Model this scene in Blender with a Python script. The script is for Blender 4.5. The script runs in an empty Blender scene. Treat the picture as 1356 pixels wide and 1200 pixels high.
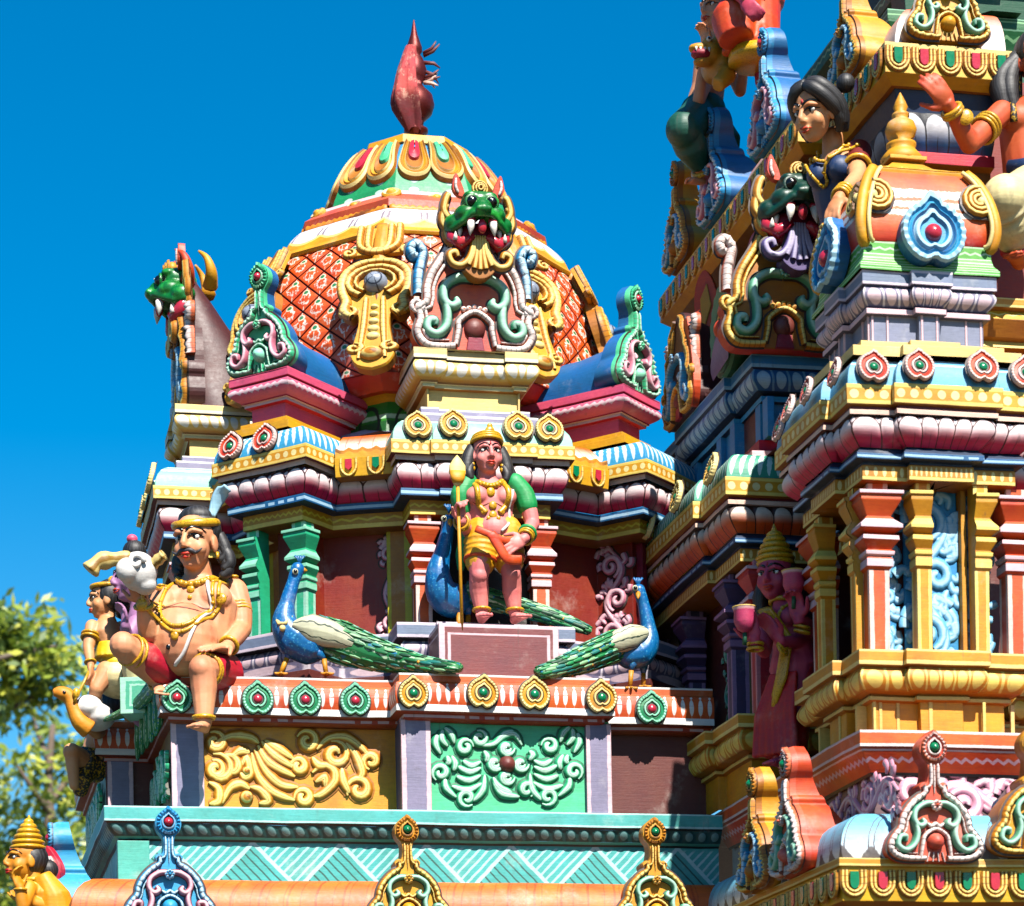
import bpy, math, random
from mathutils import Vector, Matrix, noise as mnoise
random.seed(7)
SC = bpy.context.scene
COL = SC.collection
PI = math.pi
# ------------------------------------------------------------------ camera and measuring
F, YAW, ROLL, CX, CY = 3463.4, .2122, .0196, 678., 1649.
def _mat(rows): return Matrix(rows)
_A = _mat(((math.cos(YAW), -math.sin(YAW), 0), (math.sin(YAW), math.cos(YAW), 0), (0, 0, 1)))
_B = _mat(((1, 0, 0), (0, 0, -1), (0, 1, 0)))
_Q = _mat(((math.cos(ROLL), math.sin(ROLL), 0), (-math.sin(ROLL), math.cos(ROLL), 0), (0, 0, 1)))
RC = _Q @ _B @ _A                      # world -> camera (x right, y down, z forward)
RCT = RC.transposed()
CAM = Vector((-3.164, -16.197, 1.6))
def ray(px, py): return RCT @ Vector(((px - CX) / F, (py - CY) / F, 1.))
def aY(px, py, Y): d = ray(px, py); return CAM + d * ((Y - CAM.y) / d.y)
def aX(px, py, X): d = ray(px, py); return CAM + d * ((X - CAM.x) / d.x)
def aZ(px, py, Z): d = ray(px, py); return CAM + d * ((Z - CAM.z) / d.z)
# ------------------------------------------------------------------ colours and node maths
def lin(c):
    c = c / 255.
    return c / 12.92 if c <= .04045 else ((c + .055) / 1.055) ** 2.4
def C(r, g, b): return (lin(r), lin(g), lin(b), 1.)
class N:
    """a value in a node tree; python operators add math nodes"""
    def __init__(s, nt, sock): s.nt, s.s = nt, sock
    def op(s, kind, *a):
        n = s.nt.nodes.new('ShaderNodeMath'); n.operation = kind
        for i, x in enumerate((s,) + a):
            if isinstance(x, N): s.nt.links.new(x.s, n.inputs[i])
            else: n.inputs[i].default_value = x
        return N(s.nt, n.outputs[0])
    def __add__(s, o): return s.op('ADD', o)
    __radd__ = __add__
    def __sub__(s, o): return s.op('SUBTRACT', o)
    def __rsub__(s, o): return (s * -1.) + o
    def __mul__(s, o): return s.op('MULTIPLY', o)
    __rmul__ = __mul__
    def __truediv__(s, o): return s.op('DIVIDE', o)
    def __lt__(s, o): return s.op('LESS_THAN', o)
    def __gt__(s, o): return s.op('GREATER_THAN', o)
    def fract(s): return s.op('FRACT')
    def abs(s): return s.op('ABSOLUTE')
    def sin(s): return s.op('SINE')
    def sqrt(s): return s.op('SQRT')
    def pw(s, o): return s.op('POWER', o)
    def mn(s, o): return s.op('MINIMUM', o)
    def mx(s, o): return s.op('MAXIMUM', o)
    def soft(s, e0, e1):
        n = s.nt.nodes.new('ShaderNodeMapRange'); n.interpolation_type = 'SMOOTHSTEP'
        s.nt.links.new(s.s, n.inputs['Value'])
        for k, v in zip(('From Min', 'From Max', 'To Min', 'To Max'), (e0, e1, 0., 1.)): n.inputs[k].default_value = v
        return N(s.nt, n.outputs[0])
def mixc(nt, fac, a, b, mode='MIX'):
    n = nt.nodes.new('ShaderNodeMix'); n.data_type = 'RGBA'; n.blend_type = mode
    if isinstance(fac, N): nt.links.new(fac.s, n.inputs[0])
    else: n.inputs[0].default_value = fac
    for i, x in ((6, a), (7, b)):
        if isinstance(x, (tuple, list)): n.inputs[i].default_value = x
        else: nt.links.new(x, n.inputs[i])
    return n.outputs[2]
def noise(nt, vec, scale, detail=3., rough=.55):
    n = nt.nodes.new('ShaderNodeTexNoise'); n.inputs['Scale'].default_value = scale
    n.inputs['Detail'].default_value = detail; n.inputs['Roughness'].default_value = rough
    nt.links.new(vec, n.inputs['Vector']); return N(nt, n.outputs[0])
MATS = {}; PIGMENT = .56
def paint(name, base, layers=None, rough=.55, var=.26, stain=.45, bump=.25, metal=0., streak=True, wob_=1.):
    """brushed enamel paint on plaster. layers: f(nt,u,v,P) -> [(mask, colour)], painted over one another"""
    if name in MATS: return MATS[name]
    m = bpy.data.materials.new(name); m.use_nodes = True; nt = m.node_tree
    bs = nt.nodes['Principled BSDF']; bs.inputs['Roughness'].default_value = rough; bs.inputs['Metallic'].default_value = metal
    tc = nt.nodes.new('ShaderNodeTexCoord'); sep = nt.nodes.new('ShaderNodeSeparateXYZ')
    nt.links.new(tc.outputs['UV'], sep.inputs[0])
    geo = nt.nodes.new('ShaderNodeNewGeometry'); pos = geo.outputs['Position']
    u, v = N(nt, sep.outputs[0]), N(nt, sep.outputs[1])
    n1 = noise(nt, pos, 5., 4.); n2 = noise(nt, pos, 38., 4., .65)
    # hand painting wobbles: the pattern coordinates are nudged by noise
    wob = noise(nt, pos, 14., 2.) - .5
    uu = u + wob * (.10 * wob_); vv = v + (n2 - .5) * (.07 * wob_)
    col = base
    if layers:
        for mask, c in layers(nt, uu, vv, pos): col = mixc(nt, mask, col, c)
    if isinstance(col, tuple):
        rgb = nt.nodes.new('ShaderNodeRGB'); rgb.outputs[0].default_value = col; col = rgb.outputs[0]
    mp = nt.nodes.new('ShaderNodeMapping'); mp.inputs['Scale'].default_value = (5., 5., 60.); nt.links.new(pos, mp.inputs[0])
    br = noise(nt, mp.outputs[0], 1.6, 4., .7)
    val = (n1 - .5) * (var * 1.3) + (n2 - .5) * (var * .8) + PIGMENT
    if streak: val = val + (br - .5) * var * 1.1
    hs = nt.nodes.new('ShaderNodeHueSaturation'); nt.links.new(col, hs.inputs['Color']); nt.links.new(val.s, hs.inputs['Value']); hs.inputs['Saturation'].default_value = 1.07
    nt.links.new(((n1 - .5) * .035 + .5).s, hs.inputs['Hue'])
    col = hs.outputs[0]
    # weather stains: thin irregular grime and runs of rain
    st = noise(nt, pos, 9., 6., .72); col = mixc(nt, (st.soft(.58, .80)) * stain, col, (.05, .038, .03, 1))
    if streak:
        m2 = nt.nodes.new('ShaderNodeMapping'); m2.inputs['Scale'].default_value = (26., 26., 1.8); nt.links.new(pos, m2.inputs[0])
        run = noise(nt, m2.outputs[0], 1., 3., .6); big = noise(nt, pos, 1.7, 3.)
        col = mixc(nt, run.soft(.60, .74) * big.soft(.46, .62) * (stain * .95), col, (.045, .036, .03, 1))
        fade = noise(nt, pos, 3.1, 5., .7); col = mixc(nt, fade.soft(.56, .78) * .22, col, (.62, .58, .52, 1))
    nt.links.new(col, bs.inputs['Base Color'])
    nt.links.new((n2 * .25 + (rough - .12)).s, bs.inputs['Roughness'])
    if bump:
        b = nt.nodes.new('ShaderNodeBump'); b.inputs['Strength'].default_value = bump; b.inputs['Distance'].default_value = .006
        h = n2 * .6 + br * .7
        nt.links.new(h.s, b.inputs['Height']); nt.links.new(b.outputs[0], bs.inputs['Normal'])
        if streak:
            bv = nt.nodes.new('ShaderNodeBevel'); bv.samples = 3; bv.inputs['Radius'].default_value = .009; nt.links.new(bv.outputs[0], b.inputs['Normal'])
    MATS[name] = m; return m
# pattern helpers: u counts cells along the moulding, v runs 0 (top) .. 1 (bottom) across the strip
def cell(u): return u.fract() - .5
def L_dots(col, r=.28, asp=1., v0=.5):
    def f(nt, u, v, P):
        x = cell(u); y = (v - v0) * asp
        d = (x * x + y * y).sqrt()
        return [(1. - d.soft(r - .03, r + .03), col)]
    return f
def L_edges(col, t=.12, b=.88):
    def f(nt, u, v, P): return [(v.soft(t + .02, t - .02), col), (v.soft(b - .02, b + .02), col)]
    return f
def L_both(*fs):
    def f(nt, u, v, P):
        r = []
        for g in fs: r += g(nt, u, v, P)
        return r
    return f
def L_ovals(col, rx=.3, ry=.42, bars=None, v0=.5, line=None):
    def f(nt, u, v, P):
        x = cell(u) / rx; y = (v - v0) / ry
        d = (x * x + y * y).sqrt()
        r = []
        if bars:
            xb = (u + .5).fract() - .5
            r.append((1. - xb.abs().soft(.05, .09), bars))
        if line: r.append((1. - d.soft(1.18, 1.26), line))
        r.append((1. - d.soft(.92, 1.06), col)); return r
    return f
def L_bars(col, w=.25, v0=.1, v1=.9):
    def f(nt, u, v, P):
        y = (v - (v0 + v1) / 2) / ((v1 - v0) / 2)
        wid = (1. - y * y).mx(0.).sqrt() * w
        x = cell(u).abs()
        return [(((wid - x)).soft(-.03, .03), col)]
    return f
def L_stripe(col, a, b):
    def f(nt, u, v, P): return [(v.soft(a - .02, a + .02) * v.soft(b + .02, b - .02), col)]
    return f
def L_wave(col, v0=.5, amp=.12, w=.07, k=1.):
    def f(nt, u, v, P):
        t = ((u * k).fract() - .5).abs() * 4. - 1.
        d = (v - v0 - t * amp).abs()
        return [(1. - d.soft(w - .02, w + .03), col)]
    return f
def L_dash(col, v0=.5, w=.1):
    def f(nt, u, v, P):
        d = (v - v0).abs(); x = (u * 2.7).fract(); g = ((u * .37).fract() > .5)
        m = (1. - d.soft(w - .02, w + .03))
        return [(m * ((x > .35) * g + (1. - g)).mn(1.), col)]
    return f
def L_petal(top, bot, dark, gem=None, mid=.5):
    """lotus petals side by side: dark gaps, colour running from the tip (v=0) to the foot"""
    def f(nt, u, v, P):
        x = cell(u).abs() * 2.
        tip = (1. - x * x).mx(0.).sqrt()           # half circle
        edge = v - (1. - tip) * .55 - .04
        body = edge.soft(-.02, .02) * (1. - x.soft(.90, .97))
        r = [(v * 0. + 1., dark)]
        if gem:
            xx = ((u + .5).fract() - .5).abs() * 3.4
            yy = (v - .16).abs() * 3.2
            r.append((1. - (xx + yy).soft(.36, .44), gem))
        c = mixc(nt, v.soft(mid - .22, mid + .26), top, bot)
        r.append((body, c))
        rib = (cell(u).abs()).soft(.03, .006) * v.soft(.55, .75)
        r.append((rib * .8, dark)); return r
    return f
def L_fade(a, b, m=.5, w=.3):
    def f(nt, u, v, P): return [(v.soft(m - w, m + w), b)]
    return f
# ------------------------------------------------------------------ mesh building
class MB:
    def __init__(s): s.v = []; s.f = []; s.uv = []; s.mi = []; s.sm = []; s.mats = []
    def m(s, mat):
        if mat not in s.mats: s.mats.append(mat)
        return s.mats.index(mat)
    def face(s, pts, mat, uvs=None, smooth=False):
        i0 = len(s.v); s.v += [tuple(p) for p in pts]; s.f.append(list(range(i0, i0 + len(pts))))
        s.uv.append(uvs or [(0, 0)] * len(pts)); s.mi.append(s.m(mat)); s.sm.append(smooth)
    def grid(s, rows, mat, smooth=True, uvf=None, closed=False, flip=False):
        """rows: list of equal-length point lists; shared vertices"""
        i0 = len(s.v); nr, nc = len(rows), len(rows[0])
        for r in rows: s.v += [tuple(p) for p in r]
        ms = mat if isinstance(mat, (list, tuple)) else [mat] * (nr - 1)
        for i in range(nr - 1):
            k = s.m(ms[i])
            for j in range(nc if closed else nc - 1):
                j2 = (j + 1) % nc
                q = [i0 + i * nc + j, i0 + (i + 1) * nc + j, i0 + (i + 1) * nc + j2, i0 + i * nc + j2]
                if uvf: uv = [uvf(i, j), uvf(i + 1, j), uvf(i + 1, j + 1), uvf(i, j + 1)]
                else: uv = [(j / max(1, nc - 1), i / (nr - 1)), (j / max(1, nc - 1), (i + 1) / (nr - 1)), ((j + 1) / max(1, nc - 1), (i + 1) / (nr - 1)), ((j + 1) / max(1, nc - 1), i / (nr - 1))]
                if flip: q.reverse(); uv.reverse()
                s.f.append(q); s.uv.append(uv); s.mi.append(k); s.sm.append(smooth)
    def box(s, x0, x1, y0, y1, z0, z1, mat, top=None, cellw=None):
        P = lambda *p: Vector(p)
        def uvq(w): n = max(1, round(w / cellw)) if cellw else 1; return [(0, 0), (0, 1), (n, 1), (n, 0)]
        s.face([P(x0, y0, z1), P(x0, y0, z0), P(x1, y0, z0), P(x1, y0, z1)], mat, uvq(x1 - x0))
        s.face([P(x1, y1, z1), P(x1, y1, z0), P(x0, y1, z0), P(x0, y1, z1)], mat, uvq(x1 - x0))
        s.face([P(x0, y1, z1), P(x0, y1, z0), P(x0, y0, z0), P(x0, y0, z1)], mat, uvq(y1 - y0))
        s.face([P(x1, y0, z1), P(x1, y0, z0), P(x1, y1, z0), P(x1, y1, z1)], mat, uvq(y1 - y0))
        s.face([P(x0, y1, z1), P(x0, y0, z1), P(x1, y0, z1), P(x1, y1, z1)], top or mat, [(0, 0)] * 4)
        s.face([P(x0, y0, z0), P(x0, y1, z0), P(x1, y1, z0), P(x1, y0, z0)], mat, [(0, 0)] * 4)
    def tube(s, pts, rad, mat, n=10, caps=True, flat=None, smooth=True):
        """round tube through points with a radius each (number or (a,b) with frame kept upright)"""
        pts = [Vector(p) for p in pts]; k = len(pts)
        if not isinstance(rad, (list, tuple)): rad = [rad] * k
        if len(rad) != k:
            rs = []
            for i in range(k):
                q = i / (k - 1) * (len(rad) - 1); j = min(int(q), len(rad) - 2); a, b = rad[j], rad[j + 1]
                A = a if isinstance(a, (tuple, list)) else (a, a); B = b if isinstance(b, (tuple, list)) else (b, b)
                rs.append((A[0] + (B[0] - A[0]) * (q - j), A[1] + (B[1] - A[1]) * (q - j)))
            rad = rs
        up = Vector((0, 0, 1)); rows = []; prev = None
        for i, p in enumerate(pts):
            t = (pts[min(i + 1, k - 1)] - pts[max(i - 1, 0)])
            t = t.normalized() if t.length > 1e-9 else Vector((0, 0, 1))
            if prev is None:
                a = t.cross(up) if abs(t.z) < .95 else t.cross(Vector((0, 1, 0)))
                a.normalize()
            else: a = (prev - t * prev.dot(t)); a = a.normalized() if a.length > 1e-6 else t.orthogonal().normalized()
            prev = a; b = t.cross(a)
            r = rad[i]; ra, rb = (r if isinstance(r, (tuple, list)) else (r, r))
            rows.append([p + a * (ra * math.cos(2 * PI * j / n)) + b * (rb * math.sin(2 * PI * j / n)) for j in range(n)])
        if caps:
            rows = [[pts[0]] * n] + rows + [[pts[-1]] * n]
        s.grid(rows, mat, smooth, closed=True, flip=True, uvf=lambda i, j: (j / n, i / (len(rows) - 1)))
    def lathe(s, prof, mat, n=24, c=(0, 0, 0), smooth=True, sq=None, cells=None):
        """prof: (r,z) bottom to top or back; mats per strip allowed"""
        rows = [[Vector((c[0] + r * math.cos(2 * PI * j / n), c[1] + r * math.sin(2 * PI * j / n), c[2] + z)) for j in range(n)] for r, z in prof]
        k = cells or n
        s.grid(rows, mat, smooth, closed=True, flip=True, uvf=lambda i, j: (j * k / n, 1 - i / (len(rows) - 1)))
    def ell(s, c, r, mat, rot=None, n=16, m=10, a0=0., a1=PI):
        c = Vector(c); rows = []
        if not isinstance(r, (tuple, list)): r = (r, r, r)
        for i in range(m + 1):
            th = a0 + (a1 - a0) * i / m; row = []
            for j in range(n):
                ph = 2 * PI * j / n
                q = Vector((r[0] * math.sin(th) * math.cos(ph), r[1] * math.sin(th) * math.sin(ph), r[2] * math.cos(th)))
                if rot: q = rot @ q
                row.append(c + q)
            rows.append(row)
        s.grid(rows, mat, True, closed=True, uvf=lambda i, j: (j / n, i / m))
    def mesh(s, name, merge=True):
        me = bpy.data.meshes.new(name); me.from_pydata(s.v, [], s.f)
        ul = me.uv_layers.new(name='UVMap')
        flat = [c for f in s.uv for p in f for c in p]
        ul.data.foreach_set('uv', flat)
        me.polygons.foreach_set('material_index', s.mi); me.polygons.foreach_set('use_smooth', s.sm)
        for m in s.mats: me.materials.append(m)
        me.validate(); me.update(); return me
WM = {}
def link(o, parent=None, M=None):
    COL.objects.link(o); M = M or Matrix.Identity(4); WM[o.name] = M
    if parent is not None:
        o.parent = parent; o.matrix_local = WM[parent.name].inverted() @ M
    else: o.matrix_local = M
    return o
def obj(name, mb, parent=None, M=None, label=None):
    me = mb if isinstance(mb, bpy.types.Mesh) else mb.mesh(name)
    o = bpy.data.objects.new(name, me); link(o, parent, M)
    if label: o['label'] = label
    return o
def thing(name, label, cat, loc=(0, 0, 0), group=None):
    o = bpy.data.objects.new(name, None); o.empty_display_size = .1
    link(o, None, Matrix.Translation(Vector(loc))); tag(o, label, cat, group); return o
def tag(o, label, cat, group=None):
    o['label'] = label; o['category'] = cat
    if group: o['group'] = group
    return o
def frame(o, n, up=(0, 0, 1), rot=0., s=1.):
    """matrix whose x runs right along the face, y up, z out of the face (n)"""
    n = Vector(n).normalized(); up = Vector(up); x = up.cross(n).normalized(); y = n.cross(x)
    M = Matrix((x, y, n)).transposed().to_4x4()
    M = Matrix.Translation(Vector(o)) @ M @ Matrix.Rotation(rot, 4, 'Z') @ Matrix.Scale(s, 4)
    return M
# ------------------------------------------------------------------ mouldings swept along a plan
def offs(plan, d, closed=False):
    n = len(plan); out = []
    for i in range(n):
        def nrm(a, b):
            dx, dy = b[0] - a[0], b[1] - a[1]; l = math.hypot(dx, dy) or 1; return (dy / l, -dx / l)
        n1 = nrm(plan[i - 1], plan[i]) if (i > 0 or closed) else None
        n2 = nrm(plan[i], plan[(i + 1) % n]) if (i < n - 1 or closed) else None
        if n1 is None: m = n2
        elif n2 is None: m = n1
        else:
            k = 1 + n1[0] * n2[0] + n1[1] * n2[1]; k = max(k, .3)
            m = ((n1[0] + n2[0]) / k, (n1[1] + n2[1]) / k)
        out.append((plan[i][0] + m[0] * d, plan[i][1] + m[1] * d))
    return out
JIT = .0055
def jit(p):
    """nothing built by hand is dead straight"""
    return p + mnoise.noise_vector(p * 2.1) * JIT + mnoise.noise_vector(p * 7.) * (JIT * .35)
def sweep(mb, plan, prof, strips, closed=False, smooth=False):
    """prof: (offset, z) from top to bottom; strips[i] = (material, cell, bulge) for prof[i]..prof[i+1].
    bulge gives real rounded relief to every cell of the strip"""
    rings = [offs(plan, d, closed) for d, z in prof]; n = len(plan); o0, o1 = offs(plan, 0, closed), offs(plan, 1, closed)
    mit = [Vector((q[0] - p_[0], q[1] - p_[1], 0)) for p_, q in zip(o0, o1)]
    for e in range(n if closed else n - 1):
        a, b = plan[e], plan[(e + 1) % n]; L = math.hypot(b[0] - a[0], b[1] - a[1])
        for i, st in enumerate(strips):
            if st is None: continue
            mat, cw, bulge = (tuple(st) + (None, None))[:3] if isinstance(st, (tuple, list)) else (st, None, None)
            k = max(1, round(L / cw)) if cw else 1
            A0 = Vector((*rings[i][e], prof[i][1])); A1 = Vector((*rings[i + 1][e], prof[i + 1][1]))
            B0 = Vector((*rings[i][(e + 1) % n], prof[i][1])); B1 = Vector((*rings[i + 1][(e + 1) % n], prof[i + 1][1]))
            if not bulge:
                ns = max(1, math.ceil(L / .14)) if not smooth else 1
                q0 = [jit(A0.lerp(B0, j / ns)) for j in range(ns + 1)]; q1 = [jit(A1.lerp(B1, j / ns)) for j in range(ns + 1)]
                for j in range(ns): mb.face([q0[j], q1[j], q1[j + 1], q0[j + 1]], mat, [(k * j / ns, 0), (k * j / ns, 1), (k * (j + 1) / ns, 1), (k * (j + 1) / ns, 0)], smooth)
            else:
                nx, ny = (b[1] - a[1]) / (L or 1), -(b[0] - a[0]) / (L or 1); nn = Vector((nx, ny, 0))
                kind, amp = bulge; NU = 8; NV = 7; rows = []
                for r in range(NV + 1):
                    v = r / NV; row = []
                    for c in range(k * NU + 1):
                        u = c / NU; x = abs((u % 1.) - .5) * 2
                        p = (A0.lerp(B0, u / k)).lerp(A1.lerp(B1, u / k), v)
                        ends = min(1., min(u, k - u) * 4)
                        if kind == 'petal':
                            h = amp * (.35 * (1 - x ** 3) * math.sin(PI * min(1, .25 + v * .7)) + .9 * math.sin(PI * v))
                        elif kind == 'round': h = amp * math.sin(PI * v)
                        elif kind == 'bead':
                            h = amp * max(0., 1 - (x / .75) ** 2 - ((v - .5) / .42) ** 2) ** .5
                            h *= ends
                        else: h = amp * math.sin(PI * v) * (1 - .35 * x ** 4)
                        ta, tb = max(0., 1 - u / .5), max(0., 1 - (k - u) / .5)
                        dv = nn + (mit[e] - nn) * ta + (mit[(e + 1) % n] - nn) * tb
                        row.append(jit(p + dv * h))
                    rows.append(row)
                mb.grid(rows, mat, True, uvf=lambda i2, j2: (j2 / NU, i2 / NV))
def cap(mb, plan, z, mat, d=0., up=True):
    pts = [Vector((x, y, z)) for x, y in offs(plan, d, True)]
    if up: pts.reverse()
    mb.face(pts, mat)
def redent(p, q, f0, f1, d):
    """edge p->q with its middle part (fractions f0..f1) standing out by d"""
    L = math.hypot(q[0] - p[0], q[1] - p[1]); tx, ty = (q[0] - p[0]) / L, (q[1] - p[1]) / L; nx, ny = ty, -tx
    a = (p[0] + tx * L * f0, p[1] + ty * L * f0); b = (p[0] + tx * L * f1, p[1] + ty * L * f1)
    return [p, a, (a[0] + nx * d, a[1] + ny * d), (b[0] + nx * d, b[1] + ny * d), b, q]
# ------------------------------------------------------------------ carved ornament
def crom(pts, k=6):
    P = [Vector(p) for p in pts]; out = []
    if len(P) < 3: return [P[0].lerp(P[-1], i / k) for i in range(k + 1)]
    for i in range(len(P) - 1):
        a, b, c, d = P[max(i - 1, 0)], P[i], P[i + 1], P[min(i + 2, len(P) - 1)]
        for j in range(k):
            t = j / k
            out.append(.5 * ((2 * b) + (c - a) * t + (2 * a - 5 * b + 4 * c - d) * t * t + (3 * b - a - 3 * c + d) * t ** 3))
    out.append(P[-1]); return out
def spiral(cx, cy, r, a0, turns, r1=.18, k=14):
    """points from the outside in; a0 start angle (deg), turns signed"""
    n = max(6, int(abs(turns) * k)); out = []
    for i in range(n + 1):
        t = i / n; rr = r * (1 - t) + r * r1 * t; a = math.radians(a0) + 2 * PI * turns * t
        out.append((cx + rr * math.cos(a), cy + rr * math.sin(a)))
    return out
def ridge(mb, pts, w, h, mat, z0=0., taper=(.35, .35), dark=None, dw=.012, seg=None):
    """half-round moulded stroke lying on the local xy plane; w width (or list), tapering to its ends"""
    P = [Vector((p[0], p[1], 0)) for p in pts]; n = len(P)
    W = []
    for i in range(n):
        t = i / (n - 1)
        ww = w if not isinstance(w, (list, tuple)) else w[0] + (w[1] - w[0]) * t if len(w) == 2 else (w[0] + (w[1] - w[0]) * t * 2 if t < .5 else w[1] + (w[2] - w[1]) * (t - .5) * 2)
        e = min(1., taper[0] + (1 - taper[0]) * min(1, t / .15), taper[1] + (1 - taper[1]) * min(1, (1 - t) / .15))
        W.append(ww * e)
    sect = [(-.5, 0.), (-.46, .42), (-.28, .85), (0, 1.), (.28, .85), (.46, .42), (.5, 0.)]
    rows = []; drow = []
    for i, p in enumerate(P):
        t = (P[min(i + 1, n - 1)] - P[max(i - 1, 0)]); t = t.normalized() if t.length > 1e-9 else Vector((1, 0, 0))
        a = Vector((t.y, -t.x, 0)); hh = h * (.5 + .5 * W[i] / max(1e-6, (max(w) if isinstance(w, (list, tuple)) else w)))
        if seg: hh *= 1 - .3 * abs(math.sin(PI * i / seg))
        rows.append([p + a * (W[i] * x) + Vector((0, 0, z0 + hh * y)) for x, y in sect])
        if dark: drow.append([p + a * (x * (W[i] + 2 * dw)) + Vector((0, 0, z0 + .0025 - (abs(x) > .4) * .002)) for x in (-.5, -.3, .3, .5)])
    L = 0.; ls = [0.]
    for i in range(1, n): L += (P[i] - P[i - 1]).length; ls.append(L)
    mb.grid(rows, mat, True, uvf=lambda i, j: (ls[min(i, n - 1)] * 30, j / 6), flip=True)
    for e, rv in ((0, False), (-1, True)):
        f = list(rows[e]); 
        if not rv: f.reverse()
        mb.face(f, mat)
    if dark: mb.grid(drow, dark, False, flip=True)
def plate(mb, out, h, mat, z0=0., side=None, bevel=.2, cen=None):
    """closed outline given thickness with a softened rim"""
    P = [Vector((p[0], p[1], 0)) for p in out]; n = len(P)
    c = Vector((*cen, 0)) if cen else sum(P, Vector()) / n
    rows = [[Vector((p.x, p.y, z0)) for p in P], [Vector((p.x, p.y, z0 + h * (1 - bevel))) for p in P],
            [c + (p - c) * (1 - bevel * .12) + Vector((0, 0, z0 + h)) for p in P]]
    area = sum(P[i].x * P[(i + 1) % n].y - P[(i + 1) % n].x * P[i].y for i in range(n))
    mb.grid(rows, [side or mat, mat], False, closed=True, flip=area > 0)
    k = mb.m(mat); i0 = len(mb.v); mb.v += [tuple(p) for p in rows[-1]]
    f = list(range(i0, i0 + n))
    if area < 0: f.reverse()
    mb.f.append(f); mb.uv.append([((p.x) * 1., (p.y) * 1.) for p in (rows[-1] if area > 0 else rows[-1][::-1])]); mb.mi.append(k); mb.sm.append(False)
def radloft(mb, out, rings, c=(0, 0), teeth=None):
    """rings: (scale, height, material of the band outside this ring). out: closed outline ccw"""
    c = Vector((*c, 0)); P = [Vector((p[0], p[1], 0)) - c for p in out]; n = len(P)
    rows = []; mats = []
    for k, (s, h, m) in enumerate(rings):
        row = []
        for j, p in enumerate(P):
            hh = h; ss = s
            if teeth and teeth[0] <= k <= teeth[1] and j % 2: hh = h * .84; ss = s * .982
            row.append(c + p * ss + Vector((0, 0, hh)))
        rows.append(row)
        if k: mats.append(m)
    mb.grid(rows, mats, False, closed=True, flip=True)
def inset(P, d):
    """closed outline moved inwards by d"""
    n = len(P); out = []; area = sum(P[i][0] * P[(i + 1) % n][1] - P[(i + 1) % n][0] * P[i][1] for i in range(n)); sg = 1 if area > 0 else -1
    for i in range(n):
        a, b = Vector((*P[i - 1][:2], 0)), Vector((*P[(i + 1) % n][:2], 0)); t = (b - a); t = t.normalized() if t.length > 1e-9 else Vector((1, 0, 0))
        out.append((P[i][0] - t.y * d * sg, P[i][1] + t.x * d * sg))
    return out
def heart(n=44, w=.5, h=.5, notch=.12, point=.16):
    """medallion outline: point on top, notch at the foot"""
    out = []
    for i in range(n):
        a = -PI / 2 + 2 * PI * (i + .5) / n
        r = 1.
        d = (a + PI / 2) % (2 * PI); d = min(d, 2 * PI - d)
        r -= notch * 2 * math.exp(-(d / .22) ** 2)
        e = abs(a - PI / 2); e = min(e, 2 * PI - e)
        r += point * math.exp(-(e / .22) ** 2) * 1.4 - .03
        out.append((w * r * math.cos(a), h * r * math.sin(a)))
    return out
def circ(cx, cy, r, n=20, ry=None): return [(cx + r * math.cos(2 * PI * i / n), cy + (ry or r) * math.sin(2 * PI * i / n)) for i in range(n)]
def jewel(mb, cx, cy, r, h, mat, z0=0.):
    rows = []
    for i in range(5):
        t = i / 4 * PI / 2; rows.append([Vector((cx + r * math.cos(t) * math.cos(2 * PI * j / 14), cy + r * math.cos(t) * math.sin(2 * PI * j / 14), z0 + h * math.sin(t))) for j in range(14)])
    mb.grid(rows, mat, True, closed=True, flip=True)
def evalmesh(me, mods):
    """run modifiers on a mesh and hand back the finished mesh"""
    o = bpy.data.objects.new('working', me); COL.objects.link(o)
    for kind, props in mods:
        md = o.modifiers.new('m', kind)
        for k, v in props.items(): setattr(md, k, v)
    dg = bpy.context.evaluated_depsgraph_get(); dg.update()
    r = bpy.data.meshes.new_from_object(o.evaluated_get(dg), depsgraph=dg)
    bpy.data.objects.remove(o); return r
def blob(mb, voxel, mat, smooth=3, name='body'):
    """weld overlapping volumes into one continuous skin"""
    me = mb.mesh(name)
    r = evalmesh(me, [('REMESH', dict(mode='VOXEL', voxel_size=voxel, use_smooth_shade=True)), ('SMOOTH', dict(factor=.5, iterations=smooth))])
    r.name = name; r.materials.clear(); r.materials.append(mat)
    r.polygons.foreach_set('use_smooth', [True] * len(r.polygons)); r.polygons.foreach_set('material_index', [0] * len(r.polygons)); r.update()
    return r
# ------------------------------------------------------------------ paints
WHITE = C(244, 240, 236); CREAM = C(240, 222, 168); PALEPINK = C(232, 196, 204); DARK = C(38, 24, 20)
M_teal = paint('teal paint', C(84, 178, 170))
M_tealedge = paint('teal face with pale lines', C(84, 178, 172), L_edges(C(186, 230, 226), .10, .86))
M_tealdent = paint('dark teal band with grey ovals', C(20, 84, 84), L_ovals(C(112, 158, 158), .30, .36))
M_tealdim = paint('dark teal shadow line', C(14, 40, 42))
def _zig(nt, u, v, P):
    x = u.fract(); tri = (x - .5).abs() * 2.          # 1 at ends, 0 mid
    d = (v - (1. - tri)).abs()
    above = (v < (1. - tri))                          # upper triangles
    s1 = ((u * 9. + v * 4.5).fract() - .5).abs(); s2 = ((u * 9. - v * 4.5).fract() - .5).abs()
    lightm = s1.soft(.20, .12); darkm = s2.soft(.16, .08)
    up = (tri < v)
    r = [(lightm * (1. - up) * v.soft(.02, .12), C(176, 222, 224)), (darkm * up * v.soft(1., .85), C(36, 92, 84))]
    r.append((d.soft(.06, .03) * 0., C(190, 232, 230)))
    e = (v - tri).abs(); r.append((e.soft(.075, .045), C(184, 230, 230)))
    return r
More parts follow.
